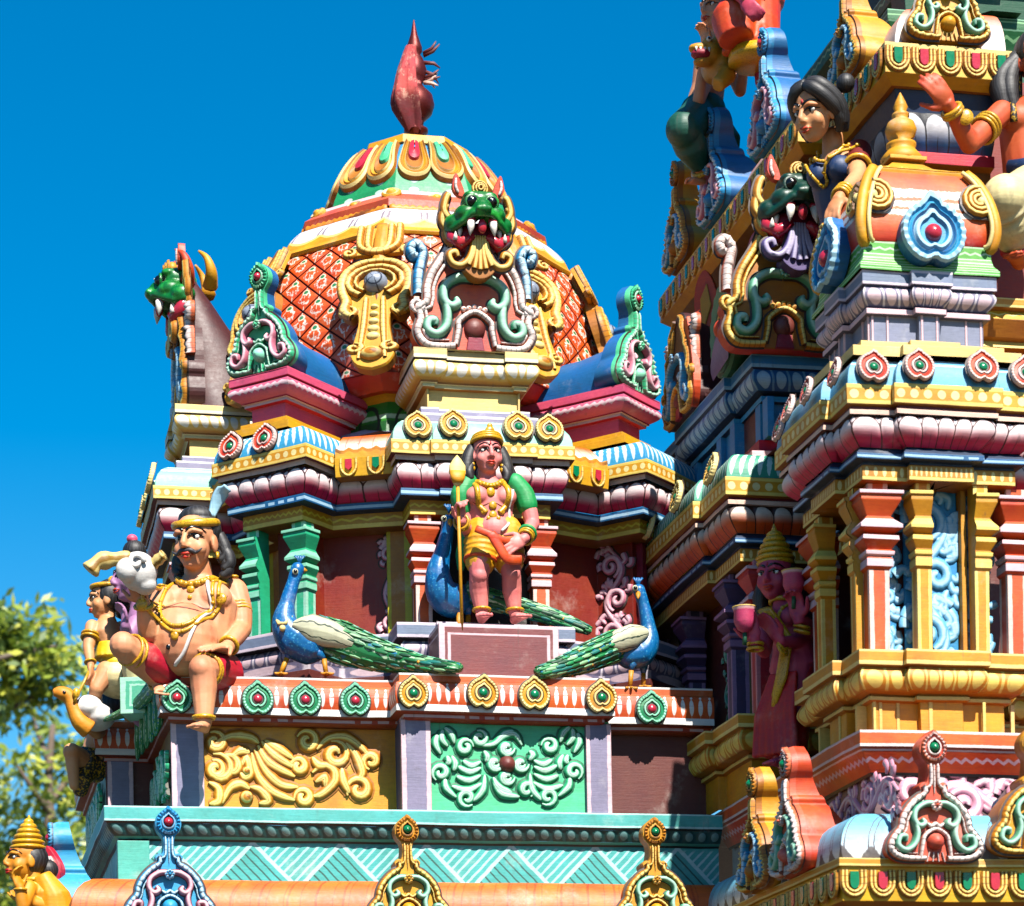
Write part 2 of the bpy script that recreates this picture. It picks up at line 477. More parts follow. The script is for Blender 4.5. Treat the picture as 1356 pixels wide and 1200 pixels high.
M_zig = paint('teal zigzag panel', C(78, 176, 172), _zig, wob_=.25)
M_tealpost = paint('teal pilaster', C(90, 184, 168), L_edges(C(168, 226, 218), .0, 1.))
M_orroof = paint('orange rolled eave', C(224, 118, 66), lambda nt, u, v, P: [(((u.fract() - .5).abs()).soft(.06, .02) * .6, C(170, 66, 30)), ((((u * 1.7).fract() - .5).abs()).soft(.05, .02) * .4, C(150, 50, 24)), (v.soft(.25, .0) * .35, C(240, 170, 120))])
M_orange = paint('orange paint', C(214, 100, 48)); M_orangedk = paint('dark orange paint', C(168, 62, 28))
M_white = paint('white paint', WHITE, var=.12); M_cream = paint('cream paint', CREAM, var=.15)
M_palepink = paint('pale pink paint', PALEPINK, var=.14)
M_orbars = paint('orange frieze with white drops', C(214, 96, 56), L_both(L_bars(WHITE, .25, .14, .88), L_bars(WHITE, .14, .01, .12)))
M_orstrip = paint('orange strip with white dashes', C(190, 70, 38), L_dash(C(226, 190, 196), .5, .28))
M_lavpost = paint('lavender pilaster with pale edges', C(136, 130, 158), lambda nt, u, v, P: [(u.soft(.17, .15), PALEPINK), (u.soft(.83, .85), PALEPINK)])
M_lav = paint('lavender paint', C(146, 142, 172)); M_lavwhite = paint('lavender with white edge', C(146, 142, 172), L_edges(WHITE, .22, 1.2))
M_lavdk = paint('slate lavender paint', C(86, 84, 116))
M_lavgrey = paint('slate band with pale edges', C(118, 132, 158), L_edges(C(222, 206, 220), .18, .80))
M_lavov = paint('slate band with pink ovals', C(118, 112, 140), L_ovals(C(222, 196, 204), .33, .44, C(224, 214, 224)))
M_amber = paint('amber panel', C(226, 150, 12)); M_amberdk = paint('dark ochre', C(150, 96, 12)); M_brownwall = paint('maroon brown wall', C(104, 48, 42))
M_redwall = paint('red brown wall', C(138, 42, 26)); M_mint = paint('mint green panel', C(92, 202, 150))
M_black = paint('dark recess', C(30, 18, 16)); M_navy = paint('navy paint', C(20, 44, 78))  # near-black stands in for shade in the niche and under the upper cornice
M_yband = paint('yellow band with cream dots', C(222, 156, 38), L_both(L_edges(C(244, 214, 120), .2, .8), L_dots(C(248, 232, 168), .31, 1.38)))
M_yellow = paint('yellow paint', C(230, 170, 52)); M_yellowpale = paint('pale yellow paint', C(242, 206, 122))
M_strip = paint('maroon line', C(116, 30, 40)); M_beige = paint('beige strip', C(236, 196, 178))
M_lotus = paint('pink lotus petals', C(80, 20, 24), L_petal(C(240, 222, 222), C(226, 36, 88), C(62, 14, 16), C(206, 190, 194), .56))
M_lotusor = paint('orange lotus petals', C(80, 30, 10), L_petal(C(226, 206, 190), C(226, 88, 20), C(50, 18, 10), None, .50))
M_lotusbl = paint('blue lotus petals', C(20, 20, 34), L_petal(C(206, 204, 208), C(20, 92, 150), C(20, 20, 30), None, .6))
M_blstrip = paint('blue strip with pale dashes', C(24, 92, 142), L_dash(C(170, 206, 230), .55, .2))
M_bltrip = paint('navy strip', C(18, 44, 74))
M_beam = paint('ochre beam with wavy line', C(196, 142, 28), L_both(L_wave(C(232, 206, 84), .36, .09, .07, 1.), L_stripe(C(246, 214, 112), .68, .97)))
M_beamov = paint('ochre beam with cream ovals', C(200, 138, 20), L_both(L_ovals(C(246, 226, 160), .22, .34, None, .4), L_stripe(C(246, 216, 130), .76, .99)))
M_tealroof = paint('sea green roof', C(140, 204, 184), L_both(L_stripe(C(206, 236, 222), .25, .38)))
M_tealroofst = paint('sea green roof with white stripes', C(132, 204, 180), L_both(L_stripe(WHITE, .22, .32), L_stripe(WHITE, .42, .52)))
M_blueroof = paint('blue roof with white strokes', C(74, 160, 206), L_bars(C(214, 232, 240), .28, .12, .95))
M_orangecanopy = paint('orange canopy fading white', C(226, 110, 52), L_both(L_fade(C(226, 110, 52), C(240, 226, 214), .62, .26), lambda nt, u, v, P: [(((u.fract() - .5).abs()).soft(.05, .015) * .6, C(170, 70, 40))]))
M_gold = paint('gold paint', C(226, 158, 30)); M_golddk = paint('deep gold paint', C(178, 108, 14))
M_goldridge = paint('gold relief with cream crest', C(210, 134, 18), lambda nt, u, v, P: [((v - .5).abs().soft(.22, .08), C(244, 216, 130)), ((v - .5).abs().soft(.42, .48), C(120, 70, 18)), ((cell(u)).abs().soft(.38, .46) * .6, C(84, 54, 40))])
M_goldleaf = paint('gold leaf relief', C(206, 128, 14), lambda nt, u, v, P: [((v - .5).abs().soft(.20, .06), C(250, 226, 140)), (((v * 4.).fract() - .5).abs().soft(.40, .48) * .8, C(150, 88, 14)), ((v - .5).abs().soft(.40, .47), C(110, 64, 14))])
M_mintleaf = paint('mint leaf relief', C(64, 184, 130), lambda nt, u, v, P: [((v - .5).abs().soft(.20, .06), C(206, 244, 224)), (((v * 4.).fract() - .5).abs().soft(.40, .48) * .8, C(40, 120, 84)), ((v - .5).abs().soft(.40, .47), C(24, 84, 60))])
M_mintridge = paint('mint relief with pale crest', C(70, 190, 138), lambda nt, u, v, P: [((v - .5).abs().soft(.22, .08), C(196, 236, 214)), ((v - .5).abs().soft(.42, .48), C(28, 84, 60)), ((cell(u)).abs().soft(.38, .46) * .6, C(84, 54, 40))])
M_tealridge = paint('sea green relief', C(96, 176, 142), lambda nt, u, v, P: [((v - .5).abs().soft(.26, .10), C(176, 220, 198)), ((v - .5).abs().soft(.43, .48), C(30, 60, 50))])
M_pinkridge = paint('pink relief', C(214, 126, 148), lambda nt, u, v, P: [((v - .5).abs().soft(.24, .10), C(240, 196, 206)), ((v - .5).abs().soft(.43, .48), C(110, 40, 56))])
M_redridge = paint('salmon relief', C(206, 92, 92), lambda nt, u, v, P: [((v - .5).abs().soft(.24, .10), C(240, 170, 166)), ((v - .5).abs().soft(.43, .48), C(90, 24, 30))])
M_blueridge = paint('sky blue relief', C(60, 158, 214), lambda nt, u, v, P: [((v - .5).abs().soft(.24, .10), C(196, 228, 244)), ((v - .5).abs().soft(.43, .48), C(20, 60, 100)), ((cell(u)).abs().soft(.38, .46) * .6, C(84, 54, 40))])
M_palebluer = paint('pale blue scroll relief', C(112, 182, 224), lambda nt, u, v, P: [((v - .5).abs().soft(.16, .05) * .8, C(190, 224, 242)), ((v - .5).abs().soft(.44, .48), C(40, 110, 160))])
M_whiteridge = paint('white relief on orange', C(226, 118, 84), lambda nt, u, v, P: [((v - .5).abs().soft(.36, .24), C(244, 226, 220)), ((cell(u)).abs().soft(.38, .46) * .6, C(84, 54, 40))])
M_oredge = paint('orange rim', C(214, 74, 34)); M_salmon = paint('salmon paint', C(224, 106, 84))
M_skyblue = paint('sky blue paint', C(70, 164, 214)); M_blue = paint('blue paint', C(20, 104, 168)); M_blueface = paint('blue panel', C(64, 148, 204))
M_greenjewel = paint('green jewel', C(28, 128, 84), rough=.25, streak=False, bump=.1, stain=.1); M_pinkjewel = paint('pink jewel', C(198, 70, 84), rough=.25, streak=False, bump=.1, stain=.1)
M_browncone = paint('maroon boss', C(112, 50, 44)); M_silver = paint('grey quilted boss', C(150, 160, 178), lambda nt, u, v, P: [((((u * 4.).fract() - .5).abs()).soft(.08, .03), C(50, 60, 80)), (((v - .55).abs()).soft(.06, .03), C(50, 60, 80))], rough=.4)
M_mintedge = paint('mint medallion rim', C(150, 226, 192)); M_green = paint('emerald paint', C(24, 142, 92)); M_creamrim = paint('cream medallion rim', C(244, 222, 150))
M_pinkrim = paint('pale medallion rim', C(238, 204, 196)); M_bluerim = paint('pale blue rim', C(170, 214, 236)); M_redor = paint('red orange paint', C(222, 66, 28))
M_outline = paint('brown painted outline', C(60, 40, 32), stain=.1, bump=0)
M_pinkped = paint('pink paint', C(226, 100, 130)); M_pinkdk = paint('crimson paint', C(206, 44, 66)); M_pinkwave = paint('pink band with white wave', C(226, 110, 138), L_wave(C(240, 206, 214), .42, .08, .12))
M_buffov = paint('buff cushion with white ovals', C(236, 196, 112), L_both(L_fade(C(236, 196, 112), C(196, 132, 30), .86, .1), L_ovals(C(246, 240, 228), .4, .36, None, .42)))
M_buff = paint('buff paint', C(240, 206, 130)); M_buffedge = paint('buff slab', C(242, 210, 140), L_edges(C(248, 234, 200), .0, .62))
M_ygbase = paint('ochre cushion with cream ovals', C(214, 138, 20), L_ovals(C(246, 218, 120), .32, .42, C(244, 214, 120)))
M_yelslab = paint('ochre slab', C(216, 148, 30), L_edges(C(246, 220, 140), .14, .72))
M_greenneck = paint('green neck', C(50, 132, 40), L_both(L_stripe(C(190, 224, 190), .38, .52), L_stripe(C(20, 84, 30), .60, .95), lambda nt, u, v, P: [((((cell(u) * cell(u)) + (v - .62) * (v - .62) * .30).sqrt() - .27).abs().soft(.05, .025), C(10, 36, 16))]))
M_redlava = paint('vermilion paint', C(206, 52, 18))
def _scales(nt, u, v, P):
    x = u - .5; y = v - .5; d1 = (x + y); d2 = (x - y)
    nz = noise(nt, P, 34., 2.)
    r0 = (x * x + y * y).sqrt()
    n3 = noise(nt, P, 60., 2.)
    fl = ((r0 - .27 + (nz - .5) * .5).abs()).soft(.085, .035)
    g = ((x + .27) * (x + .27) + (y - .27) * (y - .27)).sqrt()
    return [(fl * n3.soft(.38, .5), C(246, 228, 216)), (((d1).abs()).soft(.05, .02) * nz.soft(.45, .55), C(246, 220, 200)), ((g - .15).abs().soft(.05, .02), C(244, 224, 200)), (g.soft(.13, .10), C(40, 130, 84)), ((x.abs().mx(y.abs())).soft(.485, .5), C(150, 36, 14))]
M_scales = paint('vermilion scale tiles', C(232, 92, 36), _scales, wob_=.6)
M_scalegap = paint('dark red gaps', C(128, 32, 16))
M_rope = paint('gold rope', C(222, 140, 40), lambda nt, u, v, P: [((((u + v * .8).fract() - .5).abs()).soft(.12, .05), C(130, 66, 20))])
M_whitescal = paint('white dome band with gold scallops', C(226, 224, 234), lambda nt, u, v, P: [(((cell(u).abs() - .42).abs()).soft(.05, .02) * v.soft(.05, .2) * .8, C(110, 84, 90)), (((v - .80) - (cell(u) * cell(u)) * .9 * -1. - .0).soft(-.02, .02) * 1., C(228, 164, 40)), ((((v - .80) + (cell(u) * cell(u)) * .9).abs()).soft(.07, .03), C(248, 222, 140))])
M_fringe = paint('green fringe', C(40, 150, 96), lambda nt, u, v, P: [((((cell(u) * cell(u)) * 5. + (v - .5) * (v - .5)).sqrt()).soft(.34, .26), C(206, 232, 220))])
M_metal = paint('tarnished copper', C(116, 48, 44), rough=.45, metal=.6)
M_cloth = paint('faded red cloth', C(196, 84, 84), lambda nt, u, v, P: [(v.soft(.50, .70), C(104, 10, 20)), (noise(nt, P, 16., 4., .7).soft(.5, .66) * v.soft(.9, .5) * .7, C(226, 180, 160)), (noise(nt, P, 22., 3.).soft(.58, .66) * .6, C(120, 30, 40))], rough=.85, streak=False)
M_skyscroll = paint('deep blue niche panel', C(60, 146, 200))
M_pinkscroll = paint('grey ground behind pink leaves', C(112, 84, 88))
M_palepinkridge = paint('pale pink leaf relief', C(232, 164, 186), lambda nt, u, v, P: [((v - .5).abs().soft(.14, .06), C(250, 226, 232)), ((v - .5).abs().soft(.44, .48), C(130, 70, 90))])
M_grnkudu = paint('grey green wheel', C(92, 150, 122)); M_greendk = paint('dark green paint', C(18, 84, 56)); M_greenstep = paint('green cornice with pale wave', C(34, 110, 62), L_both(L_stripe(C(150, 206, 170), .02, .1), L_wave(C(150, 206, 150), .45, .1, .07)))
M_whiteblue = paint('light blue cap fading white', C(126, 196, 222), L_fade(C(126, 196, 222), C(240, 242, 246), .62, .2))
M_jewelband = paint('yellow fascia', C(232, 176, 62)); M_redwave = paint('vermilion cornice with pale wave', C(224, 76, 32), L_both(L_wave(C(238, 186, 200), .46, .08, .07), L_stripe(C(240, 206, 206), .0, .08)))
M_redface = paint('orange cornice face', C(224, 108, 56), L_edges(C(242, 220, 216), .16, .82))
M_concrete = paint('bare cement', C(120, 122, 120))
M_ridgered = paint('crimson petal slab', C(150, 40, 60)); M_purple = paint('purple paint', C(92, 74, 130)); M_purpleridge = paint('violet relief', C(96, 84, 140), lambda nt, u, v, P: [((v - .5).abs().soft(.24, .10), C(190, 180, 214))])
# figure paints
def skin(name, c, c2):
    return paint(name, c, lambda nt, u, v, P: [(noise(nt, P, 7., 3.).soft(.45, .68) * .5, c2), (noise(nt, P, 3.2, 2.).soft(.5, .7) * .25, c2)], rough=.58, var=.14, stain=.2, bump=.16, streak=False)
S_tan = skin('peach tan skin paint', C(234, 166, 128), C(216, 132, 92)); S_pink = skin('rose skin paint', C(244, 152, 146), C(228, 110, 112)); S_orange = skin('orange skin paint', C(214, 104, 72), C(190, 70, 44))
S_ochre = skin('ochre skin paint', C(226, 152, 48), C(206, 120, 30)); S_magenta = skin('magenta skin paint', C(206, 84, 110), C(176, 54, 84)); S_peach = skin('peach skin paint', C(228, 168, 124), C(214, 132, 84)); S_mauve = skin('mauve skin paint', C(180, 130, 170), C(140, 90, 140)); S_pale = skin('pale fair skin paint', C(232, 168, 124), C(214, 124, 72))
M_hair = paint('black hair', C(24, 22, 24), lambda nt, u, v, P: [((((u * 22.).fract()) - .5).abs().soft(.22, .08) * .5, C(70, 70, 74))], rough=.55, var=.3, streak=False)
M_eyew = paint('eye white', C(240, 238, 232), rough=.2, var=.04, stain=0, bump=0, streak=False); M_eyeb = paint('eye black', C(14, 12, 14), rough=.2, var=.05, stain=0, bump=0, streak=False)
M_lip = paint('red lips', C(206, 56, 34), var=.1, streak=False); M_lips = M_lip
M_red = paint('red cloth paint', C(196, 30, 48)); M_redcloth = paint('scarlet sari', C(206, 22, 24), var=.3); M_yelcloth = paint('yellow cloth paint', C(236, 168, 20)); M_whitecloth = paint('cream cloth paint', C(238, 222, 168)); M_yelcl2 = paint('bright yellow sash', C(240, 196, 16)); M_grncloth = paint('green cloth paint', C(36, 156, 84)); M_lilac = paint('lilac cloth', C(186, 180, 206)); M_orcloth = paint('orange cloth', C(226, 76, 24)); M_goldorn = paint('gilt ornament', C(226, 176, 70), lambda nt, u, v, P: [(noise(nt, P, 120., 2.).soft(.52, .62) * .6, C(120, 72, 20))], rough=.35, streak=False)
M_mustache = paint('grey black moustache', C(48, 48, 56), streak=False)
M_wool = paint('white wool', C(226, 222, 218)); M_hornc = paint('horn cream', C(226, 200, 130), lambda nt, u, v, P: [((((u * 3.).fract()) - .5).abs().soft(.2, .1), C(150, 110, 40))])
M_pea = paint('peacock blue', C(16, 104, 168), lambda nt, u, v, P: [(noise(nt, P, 70., 3.).soft(.56, .68) * .6, C(120, 200, 232))], rough=.35); M_peadk = paint('deep peacock blue', C(10, 70, 136), rough=.35)
M_wing = paint('pale feather wing', C(206, 206, 176), lambda nt, u, v, P: [((((u * 7.).fract()) - .5).abs().soft(.09, .05), C(44, 64, 50))])
M_train = paint('green peacock train', C(20, 120, 62), lambda nt, u, v, P: [((((u * 9. + v * 2.).fract()) - .5).abs().soft(.16, .08) * noise(nt, P, 30., 2.).soft(.4, .55), C(196, 226, 190)), (((((u * 6.).fract() - .5) * ((u * 6.).fract() - .5) + ((v * 13.).fract() - .5) * ((v * 13.).fract() - .5)).sqrt()).soft(.26, .18) * noise(nt, P, 9., 1.).soft(.45, .55), C(40, 120, 160))])
M_claw = paint('ochre claw', C(206, 140, 40)); M_monster = paint('monster green', C(28, 112, 50), lambda nt, u, v, P: [(noise(nt, P, 16., 2.).soft(.5, .7), C(56, 158, 70))], rough=.35); M_monsterdk = paint('dark monster green', C(12, 62, 48), rough=.4)
M_mouth = paint('crimson mouth', C(150, 22, 50)); M_tooth = paint('tooth white', C(240, 232, 222), var=.08, stain=.1, streak=False); M_brownback = paint('maroon plaster back', C(70, 20, 20), var=.4)
# ================================================================== the domed shrine on the left
def zA(py, off): return aY(545, py, .12 - off).z
SH = thing('domed_shrine', 'colourful octagonal temple shrine with an orange ribbed dome and metal pinnacle', 'shrine', (.27, 1.95, 0))
CA = (.27, 1.95)
# ---- lower podium: teal cornice, zigzag wall, rolled eave
PL = [(-2.23, 3.6), (-2.194, -.22), (1.702, -.22)]
mb = MB()
zt, zb = 4.311, 4.220
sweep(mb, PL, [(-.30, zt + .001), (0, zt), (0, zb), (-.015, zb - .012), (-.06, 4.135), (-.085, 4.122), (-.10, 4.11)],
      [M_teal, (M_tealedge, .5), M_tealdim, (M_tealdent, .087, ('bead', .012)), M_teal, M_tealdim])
sweep(mb, offs(PL, -.10), [(0, 4.11), (0, 3.83)], [(M_zig, .545)])
obj('podium_cornice', mb, SH)
mb = MB()
mb.box(-2.112, -1.92, -.15, -.05, 3.84, 4.109, M_tealpost); obj('pilaster', mb, SH)
mb = MB(); prof = [(-.09, 3.86)]
for i in range(9):
    a = PI / 2 - i / 8 * PI * .78; prof.append((.02 + .20 * math.cos(a), 3.66 + .20 * math.sin(a)))
rings = [offs(PL, d) for d, zz in prof]
for e in range(len(PL) - 1):
    L_ = math.dist(PL[e], PL[e + 1]); k = round(L_ / .16); ns = round(L_ / .15)
    mb.grid([[jit(Vector((*rings[i][e], prof[i][1])).lerp(Vector((*rings[i][e + 1], prof[i][1])), j / ns)) for j in range(ns + 1)] for i in range(len(prof))], M_orroof, True, uvf=lambda i, j, k=k, ns=ns: (j * k / ns, i / (len(prof) - 1)))
sweep(mb, PL, [(.12, 3.52), (.12, 3.2), (.02, 3.1), (.02, 0)], [M_yellow, M_orange, M_brownwall]); obj('rolled_eave', mb, SH)
# ---- podium wall with panels
WALL = [(-2.10, 3.6), (-2.08, 1.42), (-1.76, 1.42), (-1.745, .085), (-.345, .085), (-.345, -.165), (.985, -.165), (.985, .085), (1.71, .085)]
mb = MB()
wm = [M_greendk, M_brownwall, M_amberdk, M_amber, M_lavdk, M_mint, M_lavdk, M_brownwall]
for e in range(len(WALL) - 1):
    sweep(mb, WALL[e:e + 2], [(0, 4.90), (0, 4.30)], [wm[e]])
obj('podium_wall', mb, SH)
def post(x0, x1, y, d=.04, z0=4.30, z1=4.875, m=None):
    b = MB(); b.box(x0, x1, y - d, y, z0, z1, m or M_lavpost)
    return obj('pilaster', b, SH)
xw = lambda px, Y, py=1000: aY(px, py, Y).x
for a, b_, y in ((227, 270, .083), (532, 571, -.167), (777, 810, -.167)):
    post(xw(a, y - .05), xw(b_, y - .05), y)
post(xw(142, 1.37), xw(176, 1.37), 1.418)
# ---- ledge with medallions
LED = [(-2.17, 3.6), (-2.145, 1.36), (-1.85, 1.36), (-1.83, -.06), (-.395, -.06), (-.395, -.29), (.99, -.29), (.99, -.06), (1.71, -.06)]
mb = MB()
sweep(mb, LED, [(-.08, 5.152), (-.02, 5.15), (-.022, 5.138), (-.022, 5.10), (-.002, 5.088), (.012, 5.03), (0, 4.955), (.004, 4.935), (.004, 4.912), (-.05, 4.906), (-.05, 4.876), (-.09, 4.866), (-.30, 4.862)],
      [M_orange, M_white, M_orange, M_orange, (M_orbars, .058), None, M_white, M_white, M_orangedk, (M_orstrip, .30), M_orangedk, M_orangedk])
sweep(mb, LED, [(.0, 5.089), (.0, 4.955)], [(M_orbars, .058, ('round', .012))])
obj('podium_ledge', mb, SH)
mb = MB(); mb.face([Vector(p) for p in ((-1.78, .0, 5.149), (1.7, .0, 5.149), (1.7, 3.5, 5.149), (-2.1, 3.5, 5.149), (-2.1, 1.42, 5.149), (-1.78, 1.42, 5.149))], M_brownwall); mb.face([Vector(p) for p in ((-.36, -.25, 5.1485), (.95, -.25, 5.1485), (.95, .1, 5.1485), (-.36, .1, 5.1485))], M_brownwall); obj('terrace_floor', mb, SH)
# ---- octagonal body
def octplan(spec, Dr, c=CA):
    """spec: list of (angle deg, D, w); the bays stand out from facets at Dr turned 22.5 degrees"""
    pts = []
    for i, (ang, D, w) in enumerate(spec):
        a = math.radians(ang); n = (math.cos(a), math.sin(a)); t = (-n[1], n[0])
        s = (Dr - w * math.sin(PI / 8)) / math.cos(PI / 8)
        Pt = lambda d, k: (c[0] + n[0] * d + t[0] * k, c[1] + n[1] * d + t[1] * k)
        pts.append(Pt(s, -w)); pts.append(Pt(D, -w))
        if ang == 270:
            r = redent(Pt(D, -w), Pt(D, w), .21, .79, .03); pts += r[1:-1]
        pts += [Pt(D, w), Pt(s, w)]
    return pts
SPEC = [(135, 1.97, .385), (180, 2.0, .60), (225, 1.97, .385), (270, 1.83, .60), (315, 1.97, .385), (360, 2.0, .6)]
AP = octplan(SPEC, 1.625)
z = zA
mb = MB()
sweep(mb, AP, [(-.12, z(582, 0) + .004), (0, z(582, 0)), (0, z(600, 0)), (-.03, z(602, -.03)), (-.03, z(609, -.03))],
      [M_yellow, (M_yband, .062), M_strip, M_beige]); obj('cornice_band', mb, SH)
mb = MB()
sweep(mb, AP, [(-.06, z(609, -.03) - .002), (-.055, 6.592), (-.085, 6.437)], [M_strip, (M_lotus, .142, ('petal', .035))]); obj('lotus_cornice', mb, SH)
mb = MB()
sweep(mb, AP, [(-.10, 6.436), (-.07, 6.430), (-.07, 6.385), (-.14, 6.378), (-.14, 6.285), (-.30, 6.280)],
      [M_bltrip, (M_blstrip, .3), M_bltrip, (M_beam, .07), M_amberdk]); obj('entablature_beam', mb, SH)
mb = MB()
for e in range(len(AP) - 1):
    mt = M_redwall
    sweep(mb, offs(AP, -.30)[e:e + 2], [(0, 6.30), (0, 5.5)], [mt])
obj('tower_wall', mb, SH)
mb = MB()
sweep(mb, AP, [(-.35, 5.566), (-.02, 5.562), (-.02, 5.466), (-.07, 5.455), (-.055, 5.36), (-.06, 5.30), (-.02, 5.29), (-.02, 5.15)],
      [M_lavdk, (M_lavgrey, .5), M_black, (M_lavov, .125, ('round', .02)), M_lavov, M_lavdk, M_brownwall]); obj('tower_plinth', mb, SH)
# frame() has y up / z out; columns want z up and y into the face
def yup(M): return M @ Matrix(((1, 0, 0, 0), (0, 0, 1, 0), (0, -1, 0, 0), (0, 0, 0, 1)))
# pilasters and black sheet for the shade of the niche inside the front bay
def onface(ang, D, k, zz, c=CA):
    a = math.radians(ang); n = (math.cos(a), math.sin(a)); t = (-n[1], n[0])
    return frame((c[0] + n[0] * D + t[0] * k, c[1] + n[1] * D + t[1] * k, zz), (n[0], n[1], 0))
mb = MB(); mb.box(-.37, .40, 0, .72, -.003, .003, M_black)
obj('niche', mb, SH, onface(270, 1.535, 0, 5.90) @ Matrix.Translation((0, -.31, 0)))  # flat black sheet on the wall; its colour paints the deep shade
M_ochpil = paint('ochre pilaster with lime stripes', C(190, 124, 16), lambda nt, u, v, P: [(u.soft(.10, .08), C(206, 196, 60)), (u.soft(.90, .92), C(206, 196, 60)), ((u - .5).abs().soft(.09, .07), C(206, 196, 60))], wob_=.2)
for ang in (202.5, 247.5, 292.5):
    k = .12 if ang < 270 else -.12
    mb = MB(); mb.box(-.14, .14, -.04, .06, 5.562, 6.29, M_ochpil); obj('pilaster', mb, SH, yup(onface(ang, 1.625 - .29, k, 0)))
mb = MB(); mb.box(-.03, .03, -.04, .06, 5.562, 6.29, M_ridgered); 
obj('pilaster', mb, SH, onface(315, 1.97 - .29, .0, 0) @ Matrix(((1, 0, 0, 0), (0, 0, 1, 0), (0, -1, 0, 0), (0, 0, 0, 1))))
# columns (local: x right, y into the wall, z up; the shaft front at y=0)
def colprof(H, W):
    """(offset, z) from top"""
    f = [(0, 1), (0, .935), (.5, .93), (.5, .905), (.40, .90), (.42, .868), (.40, .86), (.08, .76), (.16, .745), (.16, .74), (.40, .69), (.40, .665), (.08, .63), (.28, .615), (.30, .585), (.06, .525), (.16, .51), (.16, .485), (.05, .475), (.12, .455), (.12, .40), (.03, .385), (.0, .38), (0, 0)]
    return [(o * W, q * H) for o, q in f]
def column(H, W, ms, sides='LFR', d=None, half=False):
    """ms: cap colour, pale edge, shaft"""
    mc, me, msh = ms; d = d or W; b = MB(); p = colprof(H, W)
    if half: p = [(o * (1.35 if .5 < q / H < .74 else 1.2), H * (.5 + (q / H - .38) * (.5 / .62)) if q / H > .3799 else q) for o, q in p]
    pl = {'LFR': [(-W / 2, d), (-W / 2, 0), (W / 2, 0), (W / 2, d)], 'LF': [(-W / 2, d), (-W / 2, 0), (W / 2, 0)], 'FR': [(-W / 2, 0), (W / 2, 0), (W / 2, d)]}[sides]
    st = [mc] * (len(p) - 1)
    for i in (2, 9, 10, 13, 16, 17, 19): st[i] = me
    st[-1] = msh; st[0] = msh
    sweep(b, pl, p, st)
    for s_ in ((1,) if sides == 'LF' else (-1,) if sides == 'FR' else ()):
        pts = [Vector((s_ * W / 2, -o, q)) for o, q in p] + [Vector((s_ * W / 2, d, 0)), Vector((s_ * W / 2, d, H))]
        if s_ > 0: pts.reverse()
        b.face(pts, mc)
    return b.mesh('column')
def L_shaft(base, edge): return paint('column shaft ' + str(len(MATS)), base, lambda nt, u, v, P: [(u.soft(.24, .22), edge), (u.soft(.76, .78), edge)])
M_orshaft = L_shaft(C(214, 88, 34), C(240, 206, 196)); M_orcap = paint('orange capital', C(218, 84, 44))
M_grshaft = L_shaft(C(70, 190, 146), C(176, 230, 206)); M_grcap = paint('sea green capital', C(56, 176, 128)); M_gredge = paint('pale mint edge', C(150, 222, 190))
M_ylshaft = L_shaft(C(226, 150, 22), C(246, 220, 130)); M_ylcap = paint('ochre capital', C(214, 146, 24)); M_yledge = paint('pale ochre edge', C(246, 216, 120))
M_pkshaft = L_shaft(C(196, 60, 66), C(230, 150, 160)); M_pkcap = paint('pink red capital', C(206, 74, 76)); M_ppshaft = L_shaft(C(60, 50, 90), C(150, 120, 160)); M_ppcap = paint('dark violet capital', C(74, 58, 100)); M_ppedge = paint('violet edge', C(150, 110, 150))
def colM(ang, D, k, zz): return onface(ang, D, k, zz) @ Matrix.Rotation(-PI / 2, 4, 'X') @ Matrix.Identity(4)
cm = column(6.286 - 5.562, .108, (M_orcap, M_palepink, M_orshaft))
for k in (-.375, .395): obj('column', cm, SH, yup(onface(270, 1.83 - .16, k, 5.562)))
cml = column(6.286 - 5.562, .10, (M_grcap, M_gredge, M_grshaft), 'LF'); cmr = column(6.286 - 5.562, .10, (M_grcap, M_gredge, M_grshaft))
for ang, ml, mr in ((225, cml, cmr),):
    for k, me_ in ((-.185, ml), (.185, mr)): obj('column', me_, SH, yup(onface(ang, 1.97 - .17, k, 5.562)))
for k in (-.40, .40): obj('column', cm, SH, yup(onface(180, 2.0 - .16, k, 5.562)))
# ---- eaves roof over each bay and the orange canopies between
def bayplan(ang, D, w, back, rd=None):
    a = math.radians(ang); n = (math.cos(a), math.sin(a)); t = (-n[1], n[0])
    Pt = lambda d, k: (CA[0] + n[0] * d + t[0] * k, CA[1] + n[1] * d + t[1] * k)
    r = [Pt(D, -w), Pt(D, w)]
    if rd: r = redent(r[0], r[1], .21, .79, rd)
    return [Pt(back, -w)] + r + [Pt(back, w)]
def quarter(d0, z0, d1, z1, n=6):
    """convex roof from (d0,z0) top to (d1,z1) foot"""
    return [(d0 + (d1 - d0) * math.sin(PI / 2 * i / n), z1 + (z0 - z1) * math.cos(PI / 2 * i / n)) for i in range(n + 1)]
for ang, D, w, m, rd, cw in ((270, 1.83, .60, M_tealroof, .03, .15), (225, 1.97, .385, M_blueroof, None, .062), (315, 1.97, .385, M_blueroof, None, .062), (180, 2.0, .6, M_tealroofst, .03, .15)):
    mb = MB(); q = quarter(-.16, 6.884, -.012, 6.722)
    # one strip in v: uv per ring handled by a single grid over the rings
    pl = bayplan(ang, D, w, 1.2, rd); rings = [offs(pl, d) for d, zz in q]
    for e in range(len(pl) - 1):
        L = math.dist(pl[e], pl[e + 1]); k = max(1, round(L / cw))
        mb.grid([[Vector((*rings[i][e], q[i][1])), Vector((*rings[i][e + 1], q[i][1]))] for i in range(len(q))], m, True, uvf=lambda i, j, k=k: (j * k, i / (len(q) - 1)))
    sweep(mb, pl, [(-.6, 6.886), (-.16, 6.884)], [M_yellow])
    obj('eave_roof', mb, SH)
